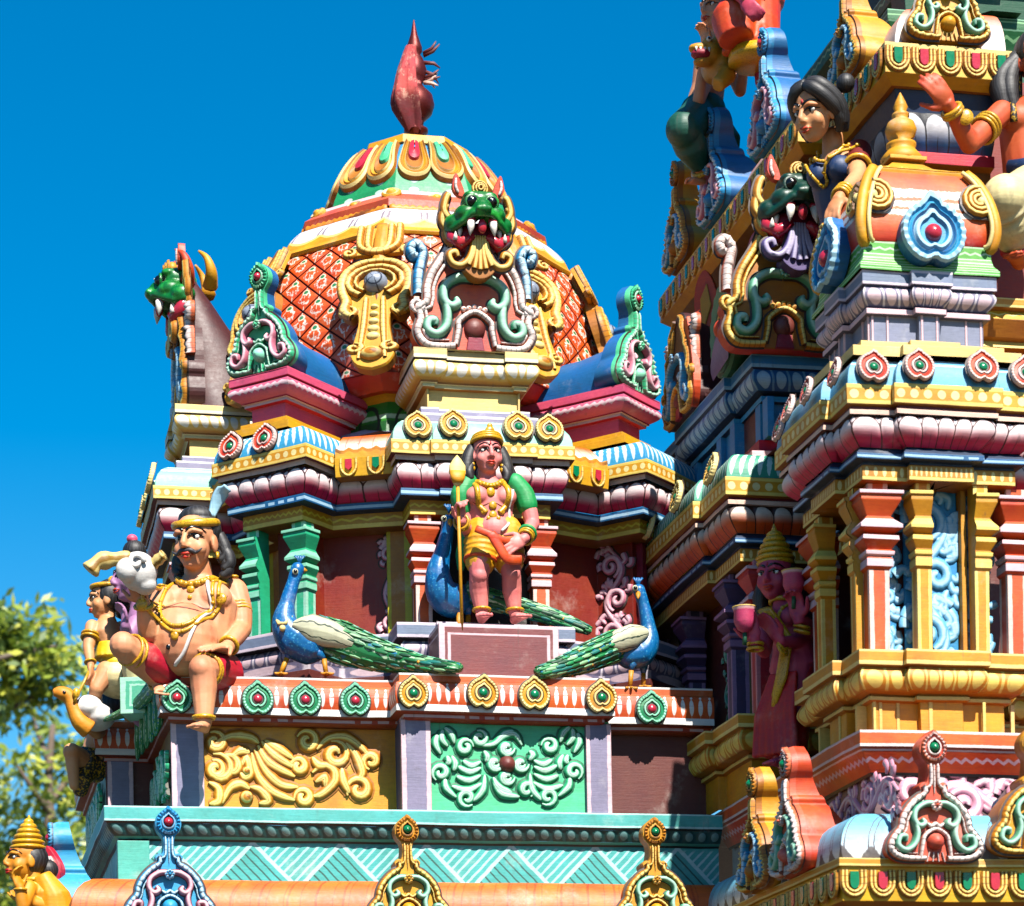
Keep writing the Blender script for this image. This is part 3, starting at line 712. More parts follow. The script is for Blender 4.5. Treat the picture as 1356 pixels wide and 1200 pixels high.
def canopy(ang, Dr, w):
    mb = MB(); K = 18
    prof = [(-.30, .19), (-.20, .165), (-.10, .09), (-.03, .0)]
    n = 6; rows = []
    pr = crom([(a, b, 0) for a, b in prof], 4)
    rows = [[Vector((-w + 2 * w * j / K, p.y, p.x)) for j in range(K + 1)] for p in pr]
    mb.grid(rows, M_orangecanopy, True, uvf=lambda i, j: (j / K * 6, i / (len(rows) - 1)))
    # wavy gold edge and the fascia with jewels
    def wav(x): return .022 * math.cos(2 * PI * x / (w * .66)) ** 2
    top = [Vector((-w + 2 * w * j / K, .0 + wav(-w + 2 * w * j / K), -.02)) for j in range(K + 1)]
    rows = [[p + Vector((0, .018, 0)) for p in top], [p + Vector((0, .012, .03)) for p in top], [p + Vector((0, -.012, .03)) for p in top], [Vector((p.x, -.035, .012)) for p in top], [Vector((p.x, -.035, .03)) for p in top], [Vector((p.x, -.155, .012)) for p in top], [Vector((p.x, -.155, -.2)) for p in top]]
    mb.grid(rows, [M_gold, M_goldridge, M_gold, M_golddk, M_jewelband, M_golddk], False)
    for i in range(3):
        x = -w + w * (2 * i + 1) / 3
        o = [(x - .05, -.04), (x - .05, -.10), (x - .03, -.135), (x, -.15), (x + .03, -.135), (x + .05, -.10), (x + .05, -.04)]
        ridge(mb, crom(o, 4), .02, .012, M_goldridge, z0=.02, taper=(1, 1))
        o = [(x - .022, -.045), (x - .022, -.10), (x, -.118), (x + .022, -.10), (x + .022, -.045)]
        plate(mb, o, .012, M_greenjewel if i % 2 == 1 else M_pinkjewel, .02)
    return mb
cme = canopy(0, 0, .27).mesh('canopy')
for ang in (202.5, 247.5, 292.5, 337.5):
    obj('canopy', cme, SH, onface(ang, 1.70, 0, 6.715))
# ---- upper drum (green neck) and pedestals
def octa(R, c, n=8): return [(c[0] + R * math.cos(math.radians(202.5 + 45 * i)), c[1] + R * math.sin(math.radians(202.5 + 45 * i))) for i in range(n)]
CD = (.21, 1.98); CC = (.20, 1.95)
mb = MB()
sweep(mb, octa(1.06, CD), [(0.2, 6.97), (.06, 6.985), (.07, 7.01), (.0, 7.24), (.03, 7.262), (.10, 7.29)][::-1], [M_gold, M_gold, (M_greenneck, .26), (M_greenneck, .26), M_lavwhite], closed=True)
cap(mb, octa(1.32, CD), 6.965, M_redwall); obj('drum', mb, SH)
def pedestal(w, depth, z0, z1, ms, rd=None):
    """local frame x right, y up, z out: base steps, die, cushion cap. returns mesh; front at z=0"""
    slab, cush, die, step, ledge, cw = ms; b = MB(); H = z1 - z0
    P = [(-w, -depth)] + (redent((-w, 0), (w, 0), .27, .73, .028) if rd else [(-w, 0), (w, 0)]) + [(w, -depth)]
    P = [(x, -y) for x, y in P]                                     # to (x, y) with outward = -y
    prof = [(-.10, H), (0, H), (0, H * .865), (-.015, H * .855), (.004, H * .78), (-.005, H * .70), (-.055, H * .60), (-.055, H * .575), (-.07, H * .57), (-.07, H * .525), (-.105, H * .515), (-.105, H * .235), (-.05, H * .23), (-.05, H * .135), (-.005, H * .125), (-.005, 0)]
    sweep(b, P, prof, [slab, slab, M_black if ms[0] is M_buffedge else M_pinkdk, None, None, None, M_golddk if ms[0] is M_buffedge else M_pinkdk, ledge, ledge, M_golddk if ms[0] is M_buffedge else M_pinkdk, die, step, step, step, step])
    sweep(b, P, [(-.015, H * .855), (-.055, H * .60)], [(cush, cw, ('round', .04))])
    for v in range(len(b.v)):
        x, y, zz = b.v[v]; b.v[v] = (x, zz, -y)
    b.face([Vector((-w, H - .004, 0)), Vector((w, H - .004, 0)), Vector((w, H - .004, -depth)), Vector((-w, H - .004, -depth))], ms[0])
    return b
zp0, zp1 = z(554, -.13), 7.375
BUFF = (M_buffedge, M_buffov, M_buff, M_lavwhite, M_cream, .072); PINK = (M_pinkped, M_pinkwave, M_pinkped, M_yellow, M_palepink, .06)
obj('pedestal', pedestal(.41, .9, zp0, zp1, BUFF, True), SH, frame((.27, .312, zp0), (0, -1, 0)))
zl1 = aX(235, 521, -1.56).z
obj('pedestal', pedestal(.41, .9, zp0, zl1, BUFF, True), SH, onface(180, 1.83, 0, zp0))
pk = pedestal(.24, .9, 6.884, 7.27, PINK).mesh('pedestal')
CU = (.185, 1.95)
for ang in (225, 315): obj('pedestal', pk, SH, onface(ang, 1.82, 0, 6.884, CU))
# ---- dome
mb = MB()
O = lambda R: octa(R - .06, CD)
prof = [(1.0, 7.27), (1.24, 7.275), (1.335, 7.37), (1.375, 7.55), (1.355, 7.77), (1.295, 7.99), (1.215, 8.20), (1.11, 8.37)]
for i in range(len(prof) - 1):
    a, b_ = O(prof[i][0]), O(prof[i + 1][0])
    for e in range(8):
        n = 6
        v0, v1 = i / 7, (i + 1) / 7
        mb.face([Vector((*b_[e], prof[i + 1][1])), Vector((*a[e], prof[i][1])), Vector((*a[(e + 1) % 8], prof[i][1])), Vector((*b_[(e + 1) % 8], prof[i + 1][1]))],
                M_redlava if i < 2 else M_scalegap, [(0, 1 - v1), (0, 1 - v0), (4, 1 - v0), (4, 1 - v1)])
dome_o = obj('dome', mb, SH)
# raised rhombic tiles
tp = crom([(r, zz, 0) for r, zz in prof[2:]], 5)
def dome_pt(e, s_, t, h=0.):
    q = t * (len(tp) - 1); k = min(int(q), len(tp) - 2); a = tp[k].lerp(tp[k + 1], q - k); A, B_ = O(a.x)[e], O(a.x)[(e + 1) % 8]
    n = Vector(((A[0] + B_[0]) / 2 - CD[0], (A[1] + B_[1]) / 2 - CD[1], 0)).normalized(); n = (n + Vector((0, 0, .45 * t))).normalized()
    return Vector((A[0] + (B_[0] - A[0]) * s_, A[1] + (B_[1] - A[1]) * s_, a.y)) + n * h
for e in range(8):
    mb = MB(); na, nb = 4, 6
    for i in range(na * 2 + 1):
        for j in range(nb * 2 + 1):
            if (i + j) % 2: continue
            cx_, cy_ = i / (na * 2), j / (nb * 2); hx, hy = .485 / na, .485 / nb
            cl = lambda x, y: (min(1, max(0, x)), min(.985, max(.0, y)))
            q = [cl(cx_, cy_ + hy), cl(cx_ - hx, cy_), cl(cx_, cy_ - hy), cl(cx_ + hx, cy_)]; uv = [(0, 1), (0, 0), (1, 0), (1, 1)]
            if cx_ in (0, 1) : continue
            lo = [dome_pt(e, *p, .002) for p in q]; hi = [dome_pt(e, *(cx_ + (p[0] - cx_) * .955, cy_ + (p[1] - cy_) * .955), .024) for p in q]; md = dome_pt(e, cx_, cy_, .036)
            for k in range(4):
                mb.face([hi[k], lo[k], lo[(k + 1) % 4], hi[(k + 1) % 4]], M_scales, [uv[k], uv[k], uv[(k + 1) % 4], uv[(k + 1) % 4]]); mb.face([md, hi[k], hi[(k + 1) % 4]], M_scales, [(.5, .5), uv[k], uv[(k + 1) % 4]])
    obj('scale_tiles', mb, dome_o)
mb = MB()
for e in range(8):
    L = [dome_pt(e, 0, i / 20, .03) for i in range(21)]; mb2 = MB(); mb2.tube(L, [(.07, .05)] * 21, M_goldridge, 8); mb2.tube([p + (p - Vector((*CD, p.z))).normalized() * .03 for p in L], [.022 + .006 * (i % 2) for i in range(21)], M_rope, 6); obj('dome_rib', mb2, dome_o)
mb = MB()
pr = [(.92, 8.64), (.945, 8.585), (.975, 8.57), (1.02, 8.50), (1.09, 8.41), (1.125, 8.375), (1.115, 8.355), (1.08, 8.35)]
sweep(mb, O(0.5), [(r - .5, zz) for r, zz in pr], [None, M_rope, None, None, M_gold, M_gold, M_gold], closed=True)
sweep(mb, O(.5), [(.475, 8.57), (.59, 8.405)], [(M_whitescal, .11, ('petal', .02))], closed=True)
obj('dome_rim', mb, SH)
mb = MB(); pts = [Vector((*p, 8.582)) for p in O(.96)]
for e in range(8):
    a, b_ = pts[e], pts[(e + 1) % 8]
    mb.tube([a.lerp(b_, i / 30) for i in range(31)], [.034 + .009 * (i % 2) for i in range(31)], M_rope, 8)
obj('rope_moulding', mb, SH)
mb = MB(); g = MB()
for e in range(8):
    a, b_ = Vector((*O(1.125)[e], 8.375)), Vector((*O(1.125)[(e + 1) % 8], 8.375)); n = (a + b_) / 2 - Vector((*CD, 8.375)); n.normalize()
    rows = [[], [], []]
    for i in range(41):
        p = a.lerp(b_, i / 40); w_ = abs(math.sin(PI * i / 40 * 5)) * .06
        rows[0].append(p + n * .004 + Vector((0, 0, .03))); rows[1].append(p + n * .022 + Vector((0, 0, .0))); rows[2].append(p + n * .008 + Vector((0, 0, -.03 - w_)))
    mb.grid(rows, M_goldridge, True)
obj('scalloped_edge', mb, SH)
mb = MB()
sweep(mb, O(.5), [(.22, 8.80), (.285, 8.775), (.33, 8.735), (.44, 8.655), (.45, 8.60)], [M_orange, M_palepink, M_salmon, M_orangedk], closed=True)
obj('dome_collar', mb, SH)
def med(c0, c1, r=.07):
    b = MB(); radloft(b, circ(0, 0, r, 20, r * .8), [(1, 0, None), (1, .02, c0), (.8, .034, c0), (.55, .02, c1), (.5, .03, c1), (.3, .045, c0), (0.01, .05, c0)]); return b.mesh('boss')
bm = med(M_gold, M_cream)
for e in range(8):
    a0 = math.radians(202.5 + 45 * e)
    for t in (0, .5):
        a, b_ = Vector((*O(.86)[e], 8.715)), Vector((*O(.86)[(e + 1) % 8], 8.672)); p = a.lerp(b_, t)
        n = (p - Vector((*CD, p.z))).normalized(); obj('boss', bm, SH, frame(p, (n.x, n.y, .9)))
# petalled crown
mb = MB()
cp = [(.665, 8.77), (.65, 8.83), (.60, 8.96), (.535, 9.07), (.46, 9.165), (.385, 9.225)]; OC = lambda R_: octa(R_, CC)
sweep(mb, OC(.4), [(r - .4, zz) for r, zz in cp[::-1]], [M_blueface] * 3 + [(M_fringe, .14), (M_fringe, .14)], closed=True, smooth=False)
obj('crown_base', mb, SH)

cface = crom([(.65, 8.83, 0), (.635, 8.89, 0), (.60, 8.96, 0), (.535, 9.07, 0), (.46, 9.165, 0), (.385, 9.225, 0)], 4)
def crown_pt(y):
    """radius of the crown at height y"""
    for a, b in zip(cface, cface[1:]):
        if a.y <= y <= b.y: return a.x + (b.x - a.x) * (y - a.y) / (b.y - a.y)
    return cface[0].x if y < cface[0].y else cface[-1].x
def crown_petal(e, half, jm):
    """one hanging petal lying on half a face of the crown"""
    b = MB(); c = Vector((*CC, 0)); lv = [(1.02, .004, None), (1.0, .05, M_golddk), (.90, .068, M_creamrim), (.80, .045, M_goldridge), (.75, .058, M_gold), (.60, .03, M_gold), (.56, .05, M_creamrim), (.42, .022, M_golddk), (.38, .046, jm), (.04, .06, jm)]
    A = [Vector((*p, 0)) for p in octa(1., CC)]; p0, p1 = A[e] - c, A[(e + 1) % 8] - c; n = (p0 + p1).normalized()
    out = crom([(-.80, 1.0, 0), (-.92, .6, 0), (-1.0, .32, 0), (-.84, .15, 0), (-.5, .04, 0), (0, .0, 0), (.5, .04, 0), (.84, .15, 0), (1.0, .32, 0), (.92, .6, 0), (.80, 1.0, 0)], 4)
    rows = []
    for s_, h, m in lv:
        row = []
        for q in out:
            x = q.x * s_; y = 1 - (1 - q.y) * (s_ if s_ > .9 else .5 + .5 * s_ if s_ > .5 else .30 + .55 * s_)
            zz = 8.87 + y * .335; r = crown_pt(zz); t = (.25 + .25 * x) + (.5 if half else 0)
            row.append(c + (p0.lerp(p1, t)) * r + n * h * (.75) + Vector((0, 0, zz + h * .4)))
        rows.append(row)
    b.grid(rows, [m for _, _, m in lv[1:]], False, flip=True); return b
for e in range(8):
    for hf in (0, 1): obj('crown_petal', crown_petal(e, hf, M_pinkjewel if hf != (e < 2) else M_mint), SH)
mb = MB(); sweep(mb, OC(.36), [(0, 9.30), (.02, 9.296), (.035, 9.235), (.01, 9.22)], [M_yellow, M_yellow, M_golddk], closed=True); cap(mb, OC(.36), 9.30, M_yellow); obj('crown_slab', mb, SH)
# finial (metal pots) and its cloth
mb = MB(); fz = 9.30
FC = (.21, 1.95)
mb.lathe([(.17, fz), (.165, fz + .03), (.12, fz + .07), (.06, fz + .10), (.05, fz + .14), (.085, fz + .16), (.085, fz + .18), (.05, fz + .20), (.06, fz + .24), (.115, fz + .29), (.135, fz + .35), (.12, fz + .42), (.07, fz + .47), (.05, fz + .50), (.075, fz + .54), (.085, fz + .60), (.06, fz + .68), (.04, fz + .71), (.055, fz + .73), (.055, fz + .76), (.025, fz + .85), (.004, fz + .955)], M_metal, 24, (*FC, 0))
obj('finial', mb, SH)
# ================================================================== the tall tower on the right
TW = thing('temple_tower', 'tall painted temple gateway tower of stacked carved storeys, cropped at the right edge', 'temple tower', (2.4, 0, 0))
def zB(py, off): return aY(1150, py, -2.69 - off).z
XR = 2.85                                   # right side of the front corner pavilion
# ---- lowest: rolled blue eave with yellow fascia (foot of the picture)
PB = [(1.716, 0.02), (1.70, -2.79), (4.2, -2.79)]
mb = MB()
sweep(mb, PB, [(-.4, 4.351), (0, 4.35), (0, 4.262), (-.012, 4.25), (-.09, 4.135), (-.10, 4.12)], [M_redface, (M_redface, .5), M_orangedk, (M_redwave, .062), M_black]); obj('storey_cornice', mb, TW)
mb = MB()
sweep(mb, offs(PB, -.12), [(0, 4.13), (0, 3.7)], [M_pinkscroll]); obj('storey_wall', mb, TW)
mb = MB()
q = []
for i in range(10):
    a = PI / 2 - i / 9 * PI * .62; q.append((-.06 + .24 * math.cos(a), 3.69 + .21 * math.sin(a)))
pl = offs(PB, .0)
rings = [offs(pl, d) for d, zz in q]
for e in range(len(pl) - 1):
    k = max(1, round(math.dist(pl[e], pl[e + 1]) / .16))
    M_wb = paint('light blue eave fading to white petals', C(120, 196, 226), lambda nt, u, v, P: [(v.soft(.55, .95), C(240, 242, 246)), ((((cell(u)).abs() - .40 + v * v * .0).abs()).soft(.035, .012), C(90, 84, 92)), (((cell(u)).abs() - (1. - v) * 2.2).soft(0, .05) * v.soft(.78, .82), C(110, 104, 106))])
    mb.grid([[Vector((*rings[i][e], q[i][1])), Vector((*rings[i][e + 1], q[i][1]))] for i in range(len(q))], M_wb, True, uvf=lambda i, j, k=k: (j * k, i / (len(q) - 1)))
obj('rolled_eave', mb, TW)
mb = MB()
sweep(mb, PB, [(.10, 3.63), (.20, 3.627), (.20, 3.585), (.185, 3.58), (.17, 3.40), (.0, 3.3), (0, 0)], [M_yelslab, M_yelslab, M_yellow, M_jewelband, M_golddk, M_brownwall]); obj('eave_fascia', mb, TW)
# ---- the base, columns storey
def pav(dx=0., dy=0., rd=.055, back=-1.43, x1=XR, sx=.0):
    """front corner pavilion plan, back-left -> front -> right side"""
    l, f, r = 1.70 + dx, -2.69 + dy, x1 - dx
    side = redent((l, back), (l, f), .24, .77, rd); front = redent((l, f), (r, f), .225, .775, rd * .8)
    return side[:-1] + front[:-1] + redent((r, f), (r, back), .24, .77, rd)
BAY2 = redent((1.545, 1.75), (1.545, -.93), .20, .80, .05)
def full(o):
    """whole visible plan of the tower at one moulding: far bay, recess, front pavilion, recess to the right"""
    return [(2.1, 2.6), (2.1, 1.75)] + BAY2 + [(2.1, -.93), (2.1, -1.43)] + pav() + [(XR, -2.05), (4.2, -2.05)]
FP = [(2.1, 1.75)] + BAY2 + [(2.1, -.93), (2.1, -1.43)] + pav()[:-1] + [(XR, -2.0), (4.2, -2.0)]
mb = MB()
sweep(mb, FP, [(-.5, 4.826), (-.07, 4.824), (-.07, 4.742), (-.10, 4.736), (-.10, 4.725), (-.08, 4.68), (-.11, 4.613), (-.17, 4.60), (-.16, 4.588), (-.16, 4.568), (-.19, 4.56), (-.19, 4.345)],
      [M_yellow, (M_yelslab, .5), M_golddk, M_golddk, None, None, M_golddk, M_golddk, M_yellowpale, M_golddk, M_amber])
sweep(mb, FP, [(-.10, 4.73), (-.115, 4.610)], [(M_ygbase, .125, ('round', .03))]); obj('column_base', mb, TW)
mb = MB()
for px0, px1 in ((1164, 1168), (1187, 1191), (1226, 1231), (1297, 1301), (1338, 1343)):
    x0, x1 = aY(px0, 950, -2.5).x, aY(px1, 950, -2.5).x
    yy = -2.69 + .19 - (.044 if 1220 < px0 < 1330 else 0)
    mb = MB(); mb.box(x0, x1, yy - .006, yy + .01, 4.35, 4.565, M_yellowpale); obj('base_strip', mb, TW)
for y0 in (-2.5, -2.38, -2.1, -1.75, -1.6): mb = MB(); mb.box(1.885 - (.055 if -2.39 < y0 < -1.7 else 0), 1.90, y0 - .012, y0 + .012, 4.35, 4.565, M_yellowpale) ; obj('base_strip', mb, TW)
# wall behind the columns
mb = MB()
wp = offs(FP, -.36)
sweep(mb, wp, [(0, 5.80), (0, 4.80)], [M_brownwall]); obj('storey_wall', mb, TW)
# entablature
mb = MB()
sweep(mb, FP, [(-.14, 6.256), (0, 6.254), (0, 6.146), (-.03, 6.140), (-.03, 6.125), (-.02, 6.12), (-.02, 6.095)], [M_yellow, (M_yband, .079), M_golddk, M_strip, M_beige, M_beige]); obj('cornice_band', mb, TW)
mb = MB()
sweep(mb, FP[:8], [(-.05, 6.094), (-.10, 5.94)], [(M_lotusor, .135, ('petal', .045))]); sweep(mb, FP[8:], [(-.05, 6.094), (-.10, 5.94)], [(M_lotus, .135, ('petal', .045))])
obj('lotus_cornice', mb, TW)
mb = MB()
sweep(mb, FP, [(-.11, 5.942), (-.08, 5.906), (-.08, 5.876), (-.13, 5.868), (-.13, 5.855), (-.125, 5.85), (-.125, 5.772), (-.40, 5.768)], [M_bltrip, (M_blstrip, .3), M_bltrip, M_bltrip, M_golddk, (M_beamov, .048), M_golddk]); obj('entablature_beam', mb, TW)
# roof over the pavilion and over the far bay
def roofsweep(pl, m, cw, name, z0, z1, d0=-.12, k0=-.5):
    b = MB(); q = quarter(d0, z0, -.012, z1); rings = [offs(pl, d) for d, zz in q]
    for e in range(len(pl) - 1):
        k = max(1, round(math.dist(pl[e], pl[e + 1]) / cw))
        b.grid([[Vector((*rings[i][e], q[i][1])), Vector((*rings[i][e + 1], q[i][1]))] for i in range(len(q))], m, True, uvf=lambda i, j, k=k: (j * k, i / (len(q) - 1)))
    sweep(b, pl, [(k0, z0 + .002), (d0, z0)], [M_yellow]); return obj(name, b, TW)
M_blueline = paint('blue roof with white lines', C(104, 176, 212), L_both(L_stripe(C(222, 236, 246), .24, .36), L_stripe(C(222, 236, 246), .46, .52)))
M_greenst = paint('green roof with white strokes', C(60, 156, 128), L_bars(C(206, 232, 222), .28, .12, .95))
roofsweep(pav(), M_blueline, .3, 'eave_roof', 6.424, 6.258)
roofsweep([(2.1, 1.75)] + BAY2 + [(2.1, -.93)], M_greenst, .062, 'eave_roof', 6.424, 6.258)
roofsweep([(XR + .1, -2.0), (4.2, -2.0)], M_blueline, .3, 'eave_roof', 6.424, 6.258)
# columns
pos = lambda px, Y: aY(px, 700, Y).x
yF = -2.69 + .19
cB = column(5.772 - 4.824, .118, (M_orcap, M_palepink, M_orshaft), half=True); cYR = column(5.772 - 4.824, .085, (M_ylcap, M_yledge, M_ylshaft), 'LF', half=True); cYL = column(5.772 - 4.824, .085, (M_ylcap, M_yledge, M_ylshaft), 'FR', half=True); cY = column(5.772 - 4.824, .10, (M_ylcap, M_yledge, M_ylshaft))
cP = column(5.772 - 4.824, .11, (M_pkcap, M_palepink, M_pkshaft), half=True); cV = column(5.772 - 4.824, .11, (M_ppcap, M_ppedge, M_ppshaft), half=True)
def at(x, y, n): return yup(frame((x, y, 4.824), n))
obj('column', cB, TW, at(aY(1167, 900, yF).x, yF, (0, -1, 0))); obj('column', cB, TW, at(aY(1350, 900, yF).x, yF, (0, -1, 0)))
obj('column', cYR, TW, at(aY(1226, 850, yF - .045).x, yF - .045, (0, -1, 0))); obj('column', cYL, TW, at(aY(1302, 850, yF - .045).x, yF - .045, (0, -1, 0)))
xF = 1.70 + .19
for y, c_, xx in ((-2.36, cYR, xF - .055), (-1.78, cYL, xF - .055), (-1.56, cB, xF)): obj('column', c_, TW, at(xx, y, (-1, 0, 0)))
for y, c_, xx in ((-.80, cP, 1.745), (-.46, cV, 1.695), (.5, cV, 1.695), (1.3, cV, 1.695), (1.6, cP, 1.745)): obj('column', c_, TW, at(xx, y, (-1, 0, 0)))
# niche panels
def slab(name, x0, x1, y, z0, z1, m, d=.03):
    b = MB(); b.box(x0, x1, y, y + d, z0, z1, m); return obj(name, b, TW)
xa = lambda px, Y: aY(px, 760, Y).x
YN = -2.69 + .34
slab('niche_panel', 2.13, 2.44, YN - .045, 4.826, 5.77, M_skyscroll); slab('niche_panel', 1.96, 2.09, YN, 4.826, 5.77, M_skyscroll); slab('niche_panel', 2.48, 2.64, YN, 4.826, 5.77, M_skyscroll)
b = MB(); b.box(2.445, 2.475, yF + .05, YN + .05, 4.826, 5.77, M_ylcap); obj('niche_side', b, TW)
for y0, y1 in ((-2.30, -1.85),):
    b = MB(); b.box(2.00, 2.05, y0, y1, 4.826, 5.77, M_golddk); obj('niche_panel', b, TW)
for y0, y1 in ((-.40, .42), (.6, 1.25), (-.72, -.52)):
    b = MB(); b.box(1.86, 1.89, y0, y1, 4.826, 5.77, M_greendk); obj('niche_panel', b, TW)
# ---- corner pavilion: lavender storey with orange dome
PC = (2.243, -2.17)
def sq(hx, hy, rd=0.):
    a = [(PC[0] - hx, PC[1] + hy), (PC[0] - hx, PC[1] - hy), (PC[0] + hx, PC[1] - hy), (PC[0] + hx, PC[1] + hy)]
    if not rd: return a
    r = []
    for i in range(4): r += redent(a[i], a[(i + 1) % 4], .28, .72, rd)[:-1]
    return r
S = sq(.49, .49, .04)
mb = MB()
sweep(mb, S, [(-.3, 6.53), (-.07, 6.528), (-.07, 6.485), (.0, 6.478), (.0, 6.424)], [M_buff] * 2 + [M_buff] * 2, closed=True)
M_lavwall = paint('slate lavender wall', C(128, 134, 160))
sweep(mb, S, [(-.155, 6.70), (-.155, 6.528)], [M_lavwall], closed=True)
sweep(mb, S, [(-.11, 6.848), (-.135, 6.742), (-.17, 6.735), (-.125, 6.729), (-.125, 6.700), (-.16, 6.695)], [None, M_lavdk, M_lavdk, M_palepink, M_lavdk], closed=True)
sweep(mb, S, [(-.115, 6.846), (-.14, 6.742)], [(M_lavov, .105, ('round', .03))], closed=True)
sweep(mb, S, [(-.4, 6.929), (-.095, 6.927), (-.095, 6.850), (-.115, 6.845)], [M_lav, (M_lavgrey, .5), M_lavdk], closed=True)
obj('pavilion_base', mb, TW)
mb = MB()
for x in (-.275, -.16, .0, .16, .275): 
    for wd in ((-.055, .055),):
        yy = PC[1] - .335 - (.04 if abs(x) < .1 else 0)
        if abs(x) > .2 or x == 0:
            mb.box(PC[0] + x - .05, PC[0] + x - .038, yy - .006, yy + .02, 6.53, 6.70, M_palepink); mb.box(PC[0] + x + .038, PC[0] + x + .05, yy - .006, yy + .02, 6.53, 6.70, M_palepink)
for y in (-.275, 0, .275):
    xx = PC[0] - .335 - (.04 if y == 0 else 0)
    mb.box(xx - .006, xx + .02, PC[1] + y - .05, PC[1] + y - .036, 6.53, 6.70, M_palepink); mb.box(xx - .006, xx + .02, PC[1] + y + .036, PC[1] + y + .05, 6.53, 6.70, M_palepink)
obj('base_strip', mb, TW)
S2 = sq(.49, .49)
mb = MB()
M_gneck = paint('green neck with pale wave', C(96, 176, 76), L_both(L_stripe(C(196, 230, 190), .0, .16), L_wave(C(206, 236, 200), .6, .08, .07)))
sweep(mb, S2, [(-.115, 7.10), (-.115, 7.03), (-.105, 6.99), (-.08, 6.955), (-.08, 6.928)], [(M_gneck, .08), M_gneck, M_gneck, M_gneck], closed=True)
obj('pavilion_neck', mb, TW)
mb = MB()
# squarish dome with softened corners
def rsq(h, z, n=9, k=.10):
    pts = []
    for sx, sy in ((-1, 1), (-1, -1), (1, -1), (1, 1)):
        pts.append(Vector((PC[0] + sx * h, PC[1] + sy * h, z)))
    out = []
    for i in range(4):
        for j in range(8): out.append(pts[i].lerp(pts[(i + 1) % 4], j / 8))
    return out
dp = [(.355, 7.09), (.375, 7.10), (.39, 7.17), (.385, 7.25), (.36, 7.36), (.315, 7.47), (.27, 7.535)]
def _dome(nt, u, v, P):
    return [(v.soft(.52, .9), C(196, 34, 10)), (((v - .30).abs()).soft(.045, .03), C(242, 232, 222)), (((v - .40).abs()).soft(.035, .02), C(242, 232, 222)), (((v - .48).abs()).soft(.03, .02), C(242, 232, 222))]
M_pavdome = paint('orange dome with white lines', C(216, 96, 46), _dome)
pr = crom([(a, b, 0) for a, b in dp], 3)[::-1]; pr_dome = list(pr)
mb.grid([rsq(p.x, p.y) for p in pr], M_pavdome, True, closed=True, uvf=lambda i, j: (j / 8, i / (len(pr) - 1)))
obj('pavilion_dome', mb, TW)
mb = MB()
sweep(mb, sq(.235, .235), [(-.18, 7.702), (-.125, 7.70), (-.125, 7.68), (-.16, 7.675), (-.10, 7.62), (.02, 7.565), (.045, 7.545), (.035, 7.50)], [M_yellow, M_yellow, M_golddk, M_gold, None, M_gold, M_gold], closed=True)
M_scal = paint('gold scalloped cap', C(222, 156, 30), lambda nt, u, v, P: [((((cell(u) * cell(u)) * 1.3 + (v - .1) * (v - .1) * .8).sqrt() - .46).abs().soft(.06, .03), C(246, 222, 130)), ((((cell(u) * cell(u)) * 1.3 + (v - .1) * (v - .1) * .8).sqrt() - .30).abs().soft(.04, .02), C(130, 74, 10))])
sweep(mb, sq(.235, .235), [(-.10, 7.62), (.045, 7.55)], [(M_scal, .145)], closed=True)
obj('pavilion_cap', mb, TW)
mb = MB()
fz = 7.70
mb.lathe([(.115, fz), (.12, fz + .02), (.095, fz + .05), (.075, fz + .075), (.085, fz + .09), (.085, fz + .105), (.05, fz + .12), (.08, fz + .15), (.09, fz + .185), (.075, fz + .225), (.04, fz + .25), (.05, fz + .262), (.05, fz + .275), (.03, fz + .29), (.042, fz + .315), (.03, fz + .345), (.003, fz + .40)], M_gold, 24, (*PC, 0)); obj('finial', mb, TW)
# ---- wall behind the pavilion to the right: ochre mouldings on which the kneeling figure sits
mb = MB()
RB = [(2.35, -1.70), (4.2, -1.70)]
M_ywave = paint('ochre cornice with pale waves', C(224, 160, 30), L_wave(C(246, 224, 140), .4, .12, .10))
sweep(mb, RB, [(-.5, 7.02), (.34, 7.018), (.34, 6.965), (.30, 6.955), (.33, 6.90), (.28, 6.81), (.24, 6.80), (.26, 6.76), (.20, 6.75), (.20, 6.42)], [M_yellow, M_yelslab, M_golddk, (M_ywave, .09), (M_golddk), M_golddk, M_yellowpale, M_golddk, M_amber])
obj('back_cornice', mb, TW)
# ---- far bay: blue storey that carries the monster arch
B2 = redent((1.83, 1.45), (1.83, -.62), .22, .78, .045); B2 = [(2.4, 1.45)] + B2 + [(2.6, -.62)]
M_blueslab = paint('blue slab with pale edges', C(58, 132, 190), L_edges(C(150, 196, 226), .10, .72)); M_blueov = paint('blue cushion with pale ovals', C(40, 100, 160), L_ovals(C(170, 206, 232), .32, .42, C(120, 170, 206)))
mb = MB()
sweep(mb, B2, [(-.6, 7.122), (0, 7.12), (0, 7.04), (-.02, 7.03)], [M_blue, (M_blueslab, .5), M_navy])
sweep(mb, B2, [(-.02, 7.032), (-.05, 6.91)], [(M_blueov, .115, ('round', .035))])
sweep(mb, B2, [(-.05, 6.91), (-.10, 6.90), (-.085, 6.888), (-.085, 6.855), (-.12, 6.85), (-.12, 6.60)], [M_navy, M_navy, M_skyblue, M_navy, M_blueface])
sweep(mb, B2, [(-.5, 6.602), (-.05, 6.60), (-.05, 6.52), (.02, 6.51), (.02, 6.424)], [M_strip, (M_pinkdk), M_strip, M_palepink]); obj('upper_storey_base', mb, TW)
mb = MB()
for y in (-.60, -.45, -.05, .25, .8, 1.1): mb.box(1.915 - (.045 if -.2 < y < 1.0 else 0), 1.96, y - .05, y + .05, 6.601, 6.85, M_blueface)
for y0, y1 in ((-.38, -.1), (.32, .74)): mb.box(1.935, 1.96, y0, y1, 6.601, 6.85, M_brownwall)
obj('base_strip', mb, TW)
